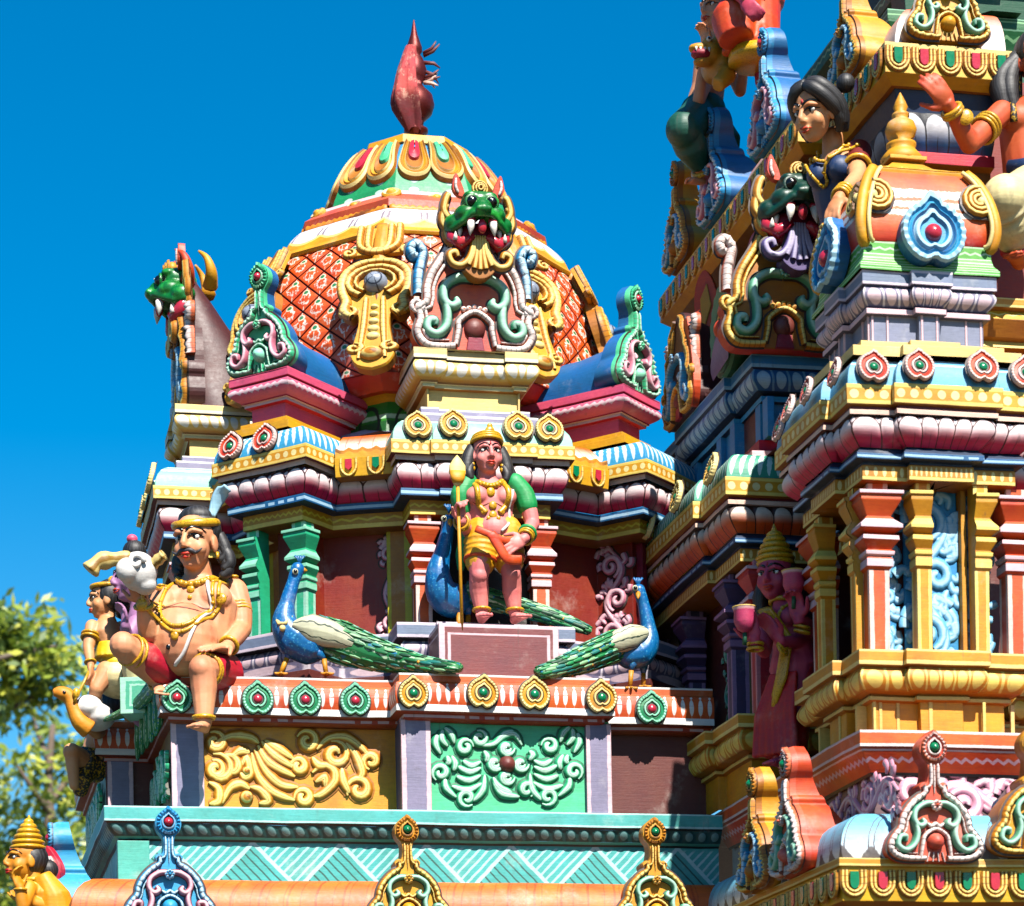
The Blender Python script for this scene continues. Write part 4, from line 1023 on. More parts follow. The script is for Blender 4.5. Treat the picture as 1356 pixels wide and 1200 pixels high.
# ---- body wall of the upper storey (dark behind everything)
mb = MB()
UW = [(2.75, 1.75), (2.55, 1.75), (2.55, -.95), (2.75, -.95), (2.75, -1.30), (4.2, -1.30)]
sweep(mb, UW, [(0, 8.62), (0, 6.4)], [M_redwall]); obj('storey_wall', mb, TW)
mb = MB(); mb.face([Vector(p) for p in ((1.9, -2.4, 6.42), (4.2, -2.4, 6.42), (4.2, 3.0, 6.42), (1.7, 3.0, 6.42))], M_redwall); mb.face([Vector(p) for p in ((2.0, -2.6, 4.34), (4.2, -2.6, 4.34), (4.2, 3.0, 4.34), (1.8, 3.0, 4.34))], M_brownwall); obj('terrace_floor', mb, TW)
# ---- upper cornice with jewelled yellow band
UC = [(2.5, 2.2), (2.05, 2.2), (2.05, -.95), (2.24, -.95), (2.24, -1.96), (3.02, -1.96)]
zu1, zu0 = 8.47, 8.31
def upper_cornice(pl, nm):
    mb = MB()
    sweep(mb, pl, [(-.3, zu1 + .015), (.012, zu1 + .014), (.012, zu1 - .02), (0, zu1 - .025), (.01, zu0), (-.05, zu0 - .05), (-.30, zu0 - .055)], [M_brownwall, M_yellowpale, M_golddk, (M_jewelband, .16), M_gold, M_golddk])
    obj(nm, mb, TW)
upper_cornice(UC, 'jewelled_cornice')
mb = MB()
sweep(mb, [(2.27, -.9), (2.27, -1.93), (2.95, -1.93)], [(-.08, 8.14), (-.14, 7.94), (-.16, 7.93), (-.10, 7.925), (-.10, 7.86), (-.16, 7.85), (-.16, 7.5)], [(M_lotusbl, .19, ('petal', .03)), M_black, M_pinkdk, M_pinkdk, M_golddk, M_amberdk]); sweep(mb, [(2.27, -.9), (2.27, -1.93), (2.95, -1.93)], [(-.2, 8.27), (-.05, 8.26), (-.08, 8.14)], [M_black, M_navy]); obj('upper_lotus_cornice', mb, TW)
mb = MB()
sweep(mb, [(2.5, 2.0), (2.16, 2.0), (2.16, -.9), (2.6, -.9)], [(-.1, 8.27), (-.25, 8.0), (-.25, 7.1)], [M_black, M_black]); obj('shade_black_storey', mb, TW)  # storey wall coloured black to paint in the shade below the cornice
# roof above it: fades orange to white
mb = MB(); M_oroof = paint('orange roof fading to white', C(224, 106, 66), L_fade(C(224, 106, 66), C(240, 228, 222), .55, .35))
for pl in (UC[:-1] + [(3.02, -1.96)],):
    q = quarter(-.33, zu1 + .36, -.09, zu1 + .012); rings = [offs(pl, d) for d, zz in q]
    for e in range(len(pl) - 1):
        k = max(1, round(math.dist(pl[e], pl[e + 1]) / .2))
        mb.grid([[Vector((*rings[i][e], q[i][1])), Vector((*rings[i][e + 1], q[i][1]))] for i in range(len(q))], M_oroof, True, uvf=lambda i, j, k=k: (j * k, i / (len(q) - 1)))
obj('eave_roof', mb, TW)
# green cornices of the storey above
mb = MB()
U3 = [(2.9, 1.9), (2.62, 1.9), (2.62, -.1), (2.75, -.1), (2.75, -.75), (2.55, -.75), (2.55, -1.25), (4.2, -1.25)]
sweep(mb, U3, [(-.6, 9.02), (.04, 9.01), (.04, 8.95), (-.02, 8.83), (-.03, 8.8), (-.03, 8.4)], [M_greendk, M_greenstep, (M_greenstep, .08), M_greendk, M_greendk])
sweep(mb, U3, [(-.6, 9.47), (-.02, 9.46), (-.02, 9.36), (-.14, 9.26), (-.16, 9.02)], [M_concrete, (M_greenstep, .1), M_greendk, M_greendk]); 
sweep(mb, offs([(2.9, .35), (2.75, .35), (2.75, -.75), (2.55, -.75), (2.55, -1.25), (4.2, -1.25)], -.25), [(0, 10.6), (0, 9.3)], [M_concrete])
obj('green_cornice', mb, TW)
# ================================================================== carved ornament
def fr2(o, n, s=1.): return frame(o, n, s=s)
# ---- small medallions
def medallion(w, h, rim, body, inner, gem, d=.035):
    b = MB(); o = heart(56, w / 2, h / 2)
    b2 = [(x * 1.10, y * 1.10) for x, y in o]; plate(b, b2, .004, M_outline)
    radloft(b, o, [(1, 0, None), (1.02, d * .6, rim), (.98, d, rim), (.84, d * .95, rim), (.78, d * .55, body), (.60, d * .75, body), (.56, d * .55, M_outline), (.53, d * .9, inner), (.42, d * .9, inner), (.36, d * .45, body), (.02, d * .5, body)], c=(0, .0), teeth=(1, 3))
    return b
def gem_mesh(r, m, h=None):
    b = MB(); plate(b, circ(0, 0, r * 1.3, 16), .004, M_outline); jewel(b, 0, 0, r, h or r * .7, m); return b.mesh('jewel')
G_green, G_pink = gem_mesh(.027, M_greenjewel), gem_mesh(.027, M_pinkjewel)
MR = random.Random(9)
def put_med(me, gem, par, M, s=1.):
    M = M @ Matrix.Rotation(MR.gauss(0, .05), 4, 'Z') @ Matrix.Rotation(MR.gauss(0, .04), 4, 'X'); s *= MR.uniform(.95, 1.05)
    o = obj('medallion', me, par, M @ Matrix.Scale(s, 4)); obj('jewel', gem, o, M @ Matrix.Scale(s, 4) @ Matrix.Translation((0, .002, .02))); return o
MD_gold = medallion(.19, .19, M_creamrim, M_gold, M_creamrim, None).mesh('medallion')
MD_green = medallion(.19, .19, M_mintedge, M_green, M_mintedge, None).mesh('medallion')
MD_or = medallion(.19, .19, M_pinkrim, M_redor, M_pinkrim, None).mesh('medallion')
def spot(px, py, Y): return aY(px, py, Y)
for px, py, Y, me, g in ((234, 925, -.075, MD_green, G_pink), (341, 927, -.075, MD_green, G_pink), (404, 928, -.075, MD_green, G_pink), (470, 929, -.075, MD_green, G_pink), (862, 940, -.075, MD_green, G_pink),
                         (547, 919, -.305, MD_gold, G_green), (639, 918.5, -.305, MD_gold, G_green), (707, 921, -.305, MD_gold, G_green), (796, 925, -.305, MD_gold, G_green)):
    put_med(me, g, SH, frame(spot(px, py, Y), (0, -1, 0)), 1.03)
up_n = Vector((0, -1, .28)).normalized()
for px, py, dy in ((553, 566, 0), (600, 564, -.03), (686, 568, -.03), (727, 571, 0)):
    put_med(MD_gold, G_green, SH, frame(spot(px, py, .14 + dy), up_n))
a = math.radians(225); n225 = Vector((math.cos(a), math.sin(a), .28))
for k in (-.23, .05): put_med(MD_or, G_green, SH, Matrix.Translation(Vector((math.cos(a), math.sin(a), 0)) * -.015) @ frame(onface(225, 1.965, k, 6.80).translation, n225), .98)
for k in (-.40, -.0, .40): put_med(MD_gold, G_green, SH, frame(onface(180, 1.985, k, 6.81).translation, (-1, 0, .25)), 1.1)
a = math.radians(315)
# tower roof medallions
for px, py, dy in ((1155.5, 489, 0), (1216, 487, -.045), (1300, 489, -.045), (1357, 497, 0)):
    put_med(MD_or, G_green, TW, frame(spot(px, py, -2.685 + dy), (0, -1, .25)), .97)
for y, x in ((-2.56, 1.69), (-2.25, 1.635), (-1.92, 1.635), (-1.58, 1.69)):
    put_med(MD_or, G_green, TW, frame((x, y, 6.345), (-1, 0, .25)), .84)
for y, x in ((-.72, 1.535), (-.12, 1.485), (.55, 1.485), (1.1, 1.485), (1.5, 1.535)):
    put_med(MD_gold, G_green, TW, frame((x, y, 6.345), (-1, 0, .25)), 1.0)
# ---- large horseshoe arch with stem and jewelled head
def mirror(p): return [(-x, y) for x, y in p]
KR = [(0, 0), (.5, -.02), (1.2, -.02), (1.75, .06), (2.15, .3), (2.3, .65), (2.2, 1.05), (1.95, 1.4), (1.78, 1.6), (1.72, 1.95), (1.5, 2.4), (1.15, 2.8), (.8, 3.08), (.62, 3.2), (.7, 3.42), (.5, 3.62), (.33, 3.6), (.26, 4.0), (.3, 4.45), (.55, 4.75), (.66, 5.12), (.52, 5.5), (.25, 5.75), (0, 5.95)]
def kudu(back, rimm, scr, body, gem1, U=.123, depth=.34, eye=None, bk=.36):
    """returns (body mesh, list of (name, mesh)) in metres; origin at the foot, x right, y up, z out"""
    S = lambda L: [(x * U, y * U) for x, y in L]
    half = crom([(x, y, 0) for x, y in KR], 4); R = [(p.x, p.y) for p in half]
    out = S(R + [(-x, y) for x, y in R[::-1]][1:-1])
    b = MB(); plate(b, out, depth * .45, body, -depth * .3, side=back, bevel=.25)
    for i in range(len(b.v)):
        x, y, zz = b.v[i]; k_ = max(0., 1 - y / (5.95 * U))
        if zz < -.001: b.v[i] = (x * (.80 + .2 * (1 - k_)), y, -(.05 + bk * k_ ** 1.6))
    b.sm = [True if len(f_) == 4 else False for f_ in b.f]
    z0 = depth * .145
    parts = []
    rim = MB(); edge = inset(out, .19 * U)[4:56]; e2 = inset(out, .42 * U)[6:50]
    for e, g_ in ((edge, e2), (mirror(edge), mirror(e2))):
        ridge(rim, e, .30 * U, .05, rimm, z0, (.8, .6), seg=1.5, dark=M_outline); ridge(rim, g_, .10 * U, .03, rimm, z0, (.5, .5))
    stem = S([(0, 3.05), (.0, 3.6), (0, 4.35)])
    for e in (S([(.42, 3.3), (.2, 3.45), (.16, 3.9), (.17, 4.4)]), S([(-.42, 3.3), (-.2, 3.45), (-.16, 3.9), (-.17, 4.4)])): ridge(rim, crom([(x, y, 0) for x, y in e], 5), .15 * U, .035, rimm, z0)
    ridge(rim, stem, [.05 * U, .20 * U], .03, rimm, z0)
    o = [(x * U, y * U + 5.15 * U) for x, y in heart(40, .60, .66, 0., .18)]
    radloft(rim, [(x, y - 5.15 * U) for x, y in o], [(1, z0, None), (1.0, z0 + .03, rimm), (.78, z0 + .035, rimm), (.70, z0 + .012, body), (.58, z0 + .012, body), (.55, z0 + .03, rimm), (.44, z0 + .03, rimm), (.40, z0 + .01, M_outline), (.02, z0 + .01, M_outline)], teeth=(1, 2))
    # shift head up
    hv = len(rim.v) - 9 * 40
    for i in range(hv, len(rim.v)): x, y, zz = rim.v[i]; rim.v[i] = (x, y + 5.12 * U, zz)
    parts.append(('rim', rim.mesh('rim')))
    sc = MB()
    s1 = [(0.04, 2.62), (.5, 2.6), (.95, 2.3), (1.02, 1.85), (.78, 1.6), (.55, 1.72), (.66, 1.93)]
    s2 = [(1.0, 1.78), (.88, 1.3), (1.02, .8), (1.42, .52), (1.8, .72), (1.72, 1.1), (1.45, 1.12), (1.42, .9)]
    for L in (s1, s2):
        for m_ in (S(L), mirror(S(L))): ridge(sc, crom([(x, y, 0) for x, y in m_], 5), .30 * U, .055, scr, z0, (.8, .5), dark=M_outline)
    parts.append(('scroll', sc.mesh('scroll')))
    inn = MB()
    L = S([(-.72, .2), (-.62, .8), (-.5, 1.2), (0, 1.48), (.5, 1.2), (.62, .8), (.72, .2)]); ridge(inn, crom([(x, y, 0) for x, y in L], 5), .2 * U, .04, rimm, z0, (.7, .7), dark=M_outline)
    L = S([(-.4, 1.75), (-.2, 1.6), (0, 1.72), (.2, 1.6), (.4, 1.75)]); ridge(inn, crom([(x, y, 0) for x, y in L], 5), .2 * U, .035, rimm, z0)
    for k in (-.3, -.1, .1, .3): ridge(inn, S([(k, .45), (k * 1.4, .02)]), .15 * U, .03, rimm, z0)
    jewel(inn, 0, .92 * U, .40 * U, .07, eye or body, z0)
    for k in range(8):
        a = 2 * PI * k / 8; jewel(inn, .17 * U * math.cos(a), 2.5 * U + .17 * U * math.sin(a), .1 * U, .03, rimm, z0 + .03)
    jewel(inn, 0, 2.5 * U, .10 * U, .045, body, z0 + .03)
    parts.append(('boss', inn.mesh('boss')))
    g = MB(); jewel(g, 0, 5.12 * U, .25 * U, .045, gem1, z0 + .005); parts.append(('jewel', g.mesh('jewel')))
    return b.mesh('horseshoe_arch'), parts
def put_k(kd, par, M):
    o = obj('horseshoe_arch', kd[0], par, M)
    for nme, me in kd[1]: obj(nme, me, o, M)
    return o
K_or = kudu(M_oredge, M_whiteridge, M_tealridge, M_salmon, M_greenjewel); K_gold = kudu(M_golddk, M_goldridge, M_tealridge, M_gold, M_greenjewel)
K_blue = kudu(M_skyblue, M_blueridge, M_pinkridge, M_skyblue, M_pinkjewel); K_mint = kudu(M_blue, M_mintridge, M_pinkridge, M_mint, M_pinkjewel, eye=M_mintedge, bk=.12)
K_gold2 = kudu(M_gold, M_goldridge, M_blueridge, M_golddk, M_greenjewel); K_bluepk = kudu(M_blue, M_blueridge, M_pinkridge, M_blueface, M_pinkjewel)
def put_px(kd, par, px, py, Y, n, s=1.):
    """foot of the arch at a measured point on the plane Y"""
    return put_k(kd, par, frame(aY(px, py, Y), n, s=s))
hk = 5.15 * .123
def by_head(kd, par, px, py, Y, n, s):
    p = aY(px, py, Y); return put_k(kd, par, frame((p.x, p.y, p.z - hk * s), n, s=s))
by_head(K_blue, SH, 222, 1090, -.47, (0, -1, 0), .98); by_head(K_gold, SH, 537, 1100, -.47, (0, -1, 0), .94); by_head(K_gold, SH, 864, 1103, -.47, (0, -1, 0), .94)
for y in (.55, 2.2): put_k(K_blue, SH, frame((-2.42, y, 3.60), (-1, 0, 0), s=1.0))
by_head(K_or, TW, 1231, 992, -3.0, (0, -1, 0), .97); put_k(K_gold, TW, frame((aY(1231, 1155, -3.).x + .60, -3.0, 3.64), (0, -1, 0), s=.97))
put_k(K_or, TW, frame((1.50, -2.30, 3.63), (-1, 0, 0), s=.98)); put_k(K_gold2, TW, frame((1.50, -1.68, 3.63), (-1, 0, 0), s=.98))
for ang in (225, 315):
    o = put_k(K_mint, SH, onface(ang, 1.73, 0, 7.285, CU) @ Matrix.Scale(.98, 4))
    b = MB(); pr = crom([(-.19, 0, 0), (-.195, .12, 0), (-.165, .22, 0), (-.10, .29, 0), (-.03, .34, 0), (.03, .34, 0), (.10, .29, 0), (.165, .22, 0), (.195, .12, 0), (.19, 0, 0)], 3)
    rows = [[Vector((p.x * (1 if zz < 0 else .9), p.y * k, zz)) for p in pr] for zz, k in ((-.03, 1.1), (-.14, .95), (-.32, .86), (-.75, .84))]
    b.grid(rows, M_blue, True, flip=True); obj('vault', b, SH, onface(ang, 1.69, 0, 7.275, CU))
# upper right arch and the peaks along the upper cornice
put_k(K_gold, TW, frame((2.62, -1.93, 8.50), (0, -1, .1), s=.92)); 
for y, k in ((-.45, K_bluepk), (.72, K_bluepk), (1.60, K_gold2)): put_k(k, TW, frame((2.06, y, 8.50), (-1, 0, 0), s=1.02))
put_k(K_gold2, TW, frame((2.24, -1.42, 8.50), (-1, 0, 0), s=.9))
# ---- keyhole ornaments on the ribs of the dome
def keyhole():
    b = MB(); o = [(0, .30), (.07, .285), (.13, .23), (.155, .15), (.15, .06), (.13, -.02), (.14, -.09), (.10, -.14), (.07, -.11), (.065, -.2), (.085, -.36), (.09, -.43), (.06, -.50), (0, -.53)]
    out = crom([(x, y, 0) for x, y in o], 3); R = [(p.x, p.y) for p in out]; full = R + [(-x, y) for x, y in R[::-1]][1:-1]
    plate(b, full, .07, M_gold, -.02, side=M_golddk)
    for L in (R[:22], [(-x, y) for x, y in R[:22]]): ridge(b, [(x * .90, y * .94) for x, y in L], .05, .045, M_goldridge, .04, (.8, .8), seg=1.)
    for r, w_, m in ((.115, .035, M_goldridge), (.083, .02, M_goldridge)): ridge(b, [(x, y + .12) for x, y in spiral(0, 0, r, -60, .83, 1.)], w_, .04, m, .05, (1, 1))
    for s_ in (1, -1):
        ridge(b, [(.035 * s_, .0), (.04 * s_, -.2), (.055 * s_, -.45)], .03, .035, M_goldridge, .045, (.8, .6), seg=.8)
        ridge(b, [(s_ * (.115 + x), -.09 + y) for x, y in spiral(0, 0, .045, 90, 1.2)], .03, .03, M_goldridge, .04)
        ridge(b, [(s_ * (.075 + x), -.37 + y) for x, y in spiral(0, 0, .04, 90, 1.2)], .03, .03, M_goldridge, .04)
    for k in range(5): jewel(b, 0, -.06 - k * .055, .016 + .003 * k, .02, M_creamrim, .05)
    jewel(b, 0, -.42, .05, .05, M_goldridge, .05)
    m = b.mesh('keyhole_ornament'); g = MB(); jewel(g, 0, .12, .072, .075, M_silver, .05)
    sil = g
    for k in (-1, 0, 1):
        pass
    return m, g.mesh('boss')
kh = keyhole()
def ucrest():
    b = MB()
    plate(b, [(-.13, -.02), (.13, -.02), (.12, .22), (-.12, .22)], .03, M_gold)
    for w_ in (.105, .06): ridge(b, crom([(-w_, .22, 0), (-w_, .06, 0), (-w_ * .6, .0, 0), (0, -.02 + (.105 - w_) * .5, 0), (w_ * .6, .0, 0), (w_, .06, 0), (w_, .22, 0)], 4), .04, .035, M_goldridge, .03, (1, 1))
    for s_ in (1, -1): ridge(b, [(s_ * (.16 + x), .0 + y) for x, y in spiral(0, 0, .04, 90, 1.2)], .03, .03, M_goldridge, .02)
    return b.mesh('crest_ornament')
uc = ucrest()
for e in range(8):
    a = math.radians(202.5 + 45 * e); n = Vector((math.cos(a), math.sin(a), 0)); c = Vector((*CD, 0))
    up = Vector((-n.x * .30, -n.y * .30, 1)).normalized(); nn = Vector((-n.y, n.x, 0)).cross(up)
    t = Vector((-n.y, n.x, 0))
    M = Matrix.Translation(c + n * 1.315 + Vector((0, 0, 7.80))) @ Matrix((t, up, nn)).transposed().to_4x4()
    M = M @ Matrix.Diagonal((1.62, 1.0, 1.1, 1)); o = obj('keyhole_ornament', kh[0], SH, M); obj('boss', kh[1], o, M @ Matrix.Diagonal((.7, 1, 1, 1)))
    up = Vector((-n.x * .5, -n.y * .5, 1)).normalized(); nn = t.cross(up)
    obj('crest_ornament', uc, SH, Matrix.Translation(c + n * 1.21 + Vector((0, 0, 8.16))) @ Matrix((t, up, nn)).transposed().to_4x4() @ Matrix.Diagonal((1.25, 1, 1, 1)))
# ---- monster heads with gaping jaws
def cone(b, p, q, r, m, bend=0.):
    p, q = Vector(p), Vector(q); b.tube([p, p.lerp(q, .5) + Vector((bend, 0, 0)), q], [r, r * .75, r * .08], m, 8)
def monster(skin_, fan, back=True):
    """local: x right, y up, z out, origin at the foot of the tongue fan; returns list of (name, mesh)"""
    b = MB(); V = Vector
    b.ell((0, .55, .10), (.14, .10, .14), skin_); b.ell((0, .49, .19), (.09, .07, .12), skin_); b.ell((0, .455, .29), (.055, .045, .055), skin_)
    for s in (1, -1):
        b.ell((s * .07, .585, .17), (.065, .035, .06), skin_); b.ell((s * .10, .45, .15), (.10, .075, .11), skin_); b.ell((s * .19, .40, .08), (.075, .07, .09), skin_); b.ell((s * .035, .455, .32), (.03, .022, .02), skin_)
        b.tube([V((s * .0, .42, .30)), V((s * .07, .43, .27)), V((s * .13, .39, .21)), V((s * .2, .35, .13)), V((s * .25, .36, .06))], [.026, .03, .03, .03, .02], skin_, 8)
    head = blob(b, .011, skin_, 2)
    P = [('face', head)]
    for s in (1, -1):
        e = MB(); e.ell((s * .075, .525, .235), .043, M_eyeb, n=14); e.tube([V((s * .075 + .047 * math.cos(t), .525 + .047 * math.sin(t), .235)) for t in [i * PI / 8 for i in range(17)]], .012, skin_, 6, caps=False); e.ell((s * .075 - .012, .54, .272), .008, M_eyew, n=8, m=6); P.append(('eye', e.mesh('eye')))
        e = MB(); plate(e, crom([(s * .10, .60, 0), (s * .15, .60, 0), (s * .20, .66, 0), (s * .175, .77, 0), (s * .14, .72, 0), (s * .115, .66, 0)], 4), .05, M_redor, .06); ridge(e, crom([(s * .155, .62, 0), (s * .175, .67, 0), (s * .172, .73, 0)], 4), .025, .02, M_whiteridge, .11); P.append(('ear', e.mesh('ear')))
        e = MB()
        for k, (x, y) in enumerate(((.215, .33), (.24, .42), (.225, .50))): ridge(e, crom([(s * (x - .03), y - .08, 0), (s * (x + .03), y, 0), (s * (x + .01), y + .1, 0), (s * (x - .02), y + .13, 0)], 5), .06, .05, M_goldleaf, .02 + .01 * k, (.5, .3), dark=M_outline)
        P.append(('frill', e.mesh('frill')))
    e = MB(); 
    for r in (.055, .035, .018): ridge(e, [(x, .645 + y) for x, y in spiral(0, 0, r, 90, 1.0, 1.)], .02, .02, M_goldridge, .16 + (.055 - r) * .8, (1, 1))
    e.ell((0, .645, .14), (.055, .05, .04), M_gold); P.append(('rosette', e.mesh('rosette')))
    e = MB(); e.ell((0, .30, .06), (.20, .12, .10), M_mouth)
    for s in (1, -1): e.tube([V((s * .05, .30, .16)), V((s * .14, .24, .14)), V((s * .2, .30, .09)), V((s * .21, .37, .07))], [.03, .05, .05, .03], M_pinkjewel, 10)
    P.append(('mouth', e.mesh('mouth')))
    e = MB(); 
    for s in (1, -1):
        e.ell((s * .082, .385, .235), (.036, .03, .03), M_pinkjewel); cone(e, (s * .082, .375, .24), (s * .095, .27, .25), .033, M_tooth, 0)
        for x, y, l in ((.15, .35, .07), (.19, .335, .06), (.225, .35, .06)): cone(e, (s * x, y, .19 - (x - .1)), (s * (x + .005), y - l, .20 - (x - .1)), .022, M_tooth)
        for x, y in ((.15, .22), (.19, .26)): cone(e, (s * x, y, .16), (s * x, y + .06, .17), .02, M_tooth)
    P.append(('fang', e.mesh('fang')))
    e = MB(); e.ell((0, .345, .24), (.035, .055, .03), M_pinkjewel); P.append(('tongue', e.mesh('tongue')))
    e = MB()
    for k in range(-2, 3): ridge(e, crom([(k * .018, .30, 0), (k * .024, .18, 0), (k * .045, .05 + .008 * k * k, 0)], 5), [.03, .05], .03, fan, .15, (.7, .9))
    plate(e, crom([(-.04, .31, 0), (-.075, .16, 0), (-.12, .06, 0), (-.06, .0, 0), (0, -.015, 0), (.06, .0, 0), (.12, .06, 0), (.075, .16, 0), (.04, .31, 0)], 4), .13, M_golddk if fan is M_goldleaf else M_purple, .02)
    for s in (1, -1):
        L = [(s * .05, .26), (s * .08, .14), (s * .14, .08), (s * .21, .09), (s * .235, .15), (s * .19, .175), (s * .17, .14)]
        ridge(e, crom([(x, y, 0) for x, y in L], 5), .055, .05, fan, .13, (.6, .7), dark=M_outline)
    P.append(('tongue_fan', e.mesh('tongue_fan')))
    return P
MG = monster(M_monster, M_goldleaf); MDk = monster(M_monsterdk, M_purpleridge)
def put_monster(P, par, M, label=None):
    e = bpy.data.objects.new('monster_head', None); e.empty_display_size = .05; link(e, par, M)
    if label: e['label'] = label
    for nme, me in P: obj(nme, me, e, M)
    return e
# ---- the great arch over the front bay: salmon horseshoe, green scrolls, side volutes
def great_arch(bodym, rimm, scr, side, volm, hole):
    """origin at the middle of its foot"""
    R = [(0, 0), (.1, .0), (.2, -.005), (.32, .0), (.38, .05), (.405, .12), (.38, .20), (.40, .25), (.38, .31), (.34, .31), (.335, .40), (.30, .50), (.25, .58), (.20, .66), (.16, .76), (.08, .82), (0, .84)]
    half = crom([(x, y, 0) for x, y in R], 3); H = [(p.x, p.y) for p in half]; out = H + [(-x, y) for x, y in H[::-1]][1:-1]
    b = MB(); plate(b, out, .12, bodym, -.06, side=side, bevel=.1); P = []
    r = MB()
    for s in (1, -1):
        L = [(s * x, y) for x, y in inset(out, .028)[4:46]]; ridge(r, L, .05, .05, rimm, .06, (.9, .6), seg=1.2, dark=M_outline)
        ridge(r, [(s * x, y) for x, y in inset(out, .068)[5:44]], .026, .035, rimm, .06, seg=.9)
        ridge(r, [(s * (.375 + x), .275 + y) for x, y in spiral(0, 0, .045, -90, 1.1)], .035, .04, rimm, .06)
    P.append(('rim', r.mesh('rim')))
    g = MB()
    for s in (1, -1):
        ridge(g, crom([(0, .47, 0), (s * .10, .47, 0), (s * .19, .41, 0), (s * .20, .32, 0), (s * .155, .28, 0), (s * .115, .30, 0), (s * .125, .335, 0)], 5), .062, .06, scr, .06, (.9, .5), dark=M_outline)
        ridge(g, crom([(s * .20, .33, 0), (s * .18, .24, 0), (s * .19, .15, 0), (s * .25, .095, 0), (s * .31, .12, 0), (s * .305, .175, 0), (s * .265, .18, 0), (s * .26, .15, 0)], 5), .062, .06, scr, .06, (.8, .5), dark=M_outline)
    for k in range(8): jewel(g, .028 * math.cos(k * PI / 4), .475 + .028 * math.sin(k * PI / 4), .014, .02, scr, .12)
    P.append(('scroll', g.mesh('scroll')))
    i = MB(); ridge(i, crom([(-.13, .03, 0), (-.11, .13, 0), (-.10, .19, 0), (0, .25, 0), (.10, .19, 0), (.11, .13, 0), (.13, .03, 0)], 5), .04, .05, rimm, .06, (.8, .8), dark=M_outline)
    for k in range(-2, 3): jewel(i, k * .035, .285 - abs(k) * .008, .02, .025, rimm, .06)
    P.append(('inner_arch', i.mesh('inner_arch')))
    h = MB(); jewel(h, 0, .145, .072, .05, hole, .06); plate(h, [(-.06, .0), (.06, .0), (.045, .085), (-.045, .085)], .03, M_ridgered, .055); P.append(('boss', h.mesh('boss')))
    v = MB()
    for s in (1, -1):
        ridge(v, crom([(s * .36, .36, 0), (s * .355, .48, 0), (s * .335, .58, 0), (s * .325, .64, 0), (s * .36, .69, 0), (s * .40, .66, 0), (s * .385, .61, 0), (s * .36, .62, 0)], 5), .068, .08, volm, .0, (.9, .5), seg=1.6, dark=M_outline)
    P.append(('volute', v.mesh('volute')))
    return b.mesh('great_arch'), P
GA = great_arch(M_salmon, M_whiteridge, M_tealridge, M_oredge, M_blueridge, M_browncone)
Mg = frame((.27, .40, 7.372), (0, -1, 0)); put_k(GA, SH, Mg)
put_monster(MG, SH, frame((.285, .33, 7.815), (0, -1, -.06), s=.85))
# vault linking the arch to the dome
b = MB(); pr = crom([(-.34, 0, 0), (-.36, .12, 0), (-.30, .4, 0), (-.18, .62, 0), (0, .72, 0), (.18, .62, 0), (.30, .4, 0), (.36, .12, 0), (.34, 0, 0)], 3)
b.grid([[Vector((p.x * k, p.y * k, zz)) for p in pr] for zz, k in ((-.055, .98), (-.15, .9), (-.8, .8))], M_golddk, True, flip=True); obj('vault', b, SH, Mg)
# left bay: the same arch seen edge on, its maroon plaster back and the green monster looking left
Ml = onface(180, 1.68, 0, zl1)
GA2 = great_arch(M_black, M_goldridge, M_blueridge, M_brownback, M_whiteridge, M_browncone)
put_k(GA2, SH, Ml)
put_monster(MG, SH, onface(180, 1.66, 0, zl1 + .45) @ Matrix.Scale(.95, 4))
b = MB()
pr = [(-.42, 0), (-.40, .12), (-.34, .30), (-.30, .55), (-.22, .80), (-.08, .98), (.08, .98), (.22, .80), (.30, .55), (.34, .30), (.40, .12), (.42, 0)]; pr = crom([(x, y, 0) for x, y in pr], 3)
b.grid([[Vector((p.x * kx, p.y * ky, zz)) for p in pr] for zz, kx, ky in ((.04, .74, 1.0), (-.04, .86, .98), (-.14, .92, .84), (-.26, .9, .66), (-.42, .8, .5), (-.9, .7, .4))], M_brownback, True, flip=True)
obj('vault', b, SH, Ml)
b = MB()
for s in (1, -1):
    for k, m in ((.02, M_oredge), (-.14, M_gold)): b.tube(crom([(s * (.10 + k * .2), .93, k), (s * (.19 + k * .2), 1.0, k), (s * (.20 + k * .2), 1.09, k + .03), (s * (.13), 1.15, k + .08)], 5), [.055 - .048 * i / 15 for i in range(16)], m, 8)
obj('horn', b, SH, Ml)
# ---- podium relief panels
M_mintdk = paint('deep mint outline', C(28, 110, 76))
def relief(name, par, trace, Y, L, w, h, mat, dark=M_outline, flats=()):
    """strokes traced on the upright plane Y; trace maps tracing coordinates to photograph coordinates"""
    o = aY(*trace(*L[0][0]), Y); b = MB()
    def loc(p): q = aY(*trace(*p), Y); return (q.x - o.x, q.z - o.z)
    for item in L:
        pts = [loc(p) for p in item]
        ridge(b, [(q.x, q.y) for q in crom([(x, y, 0) for x, y in pts], 4)] if len(item) < 9 else pts, w, h, mat, 0., (.55, .4), dark=dark)
    for c, r, m, hh in flats: jewel(b, *loc(c), r, hh, m, .0)
    return obj(name, b, par, frame((o.x, Y, o.z), (0, -1, 0)))
def sp(cx, cy, r, a0, t): return spiral(cx, cy, r, a0, t, .22)
T7 = lambda x, y: (x / 2.421, 900 + y / 2.421)
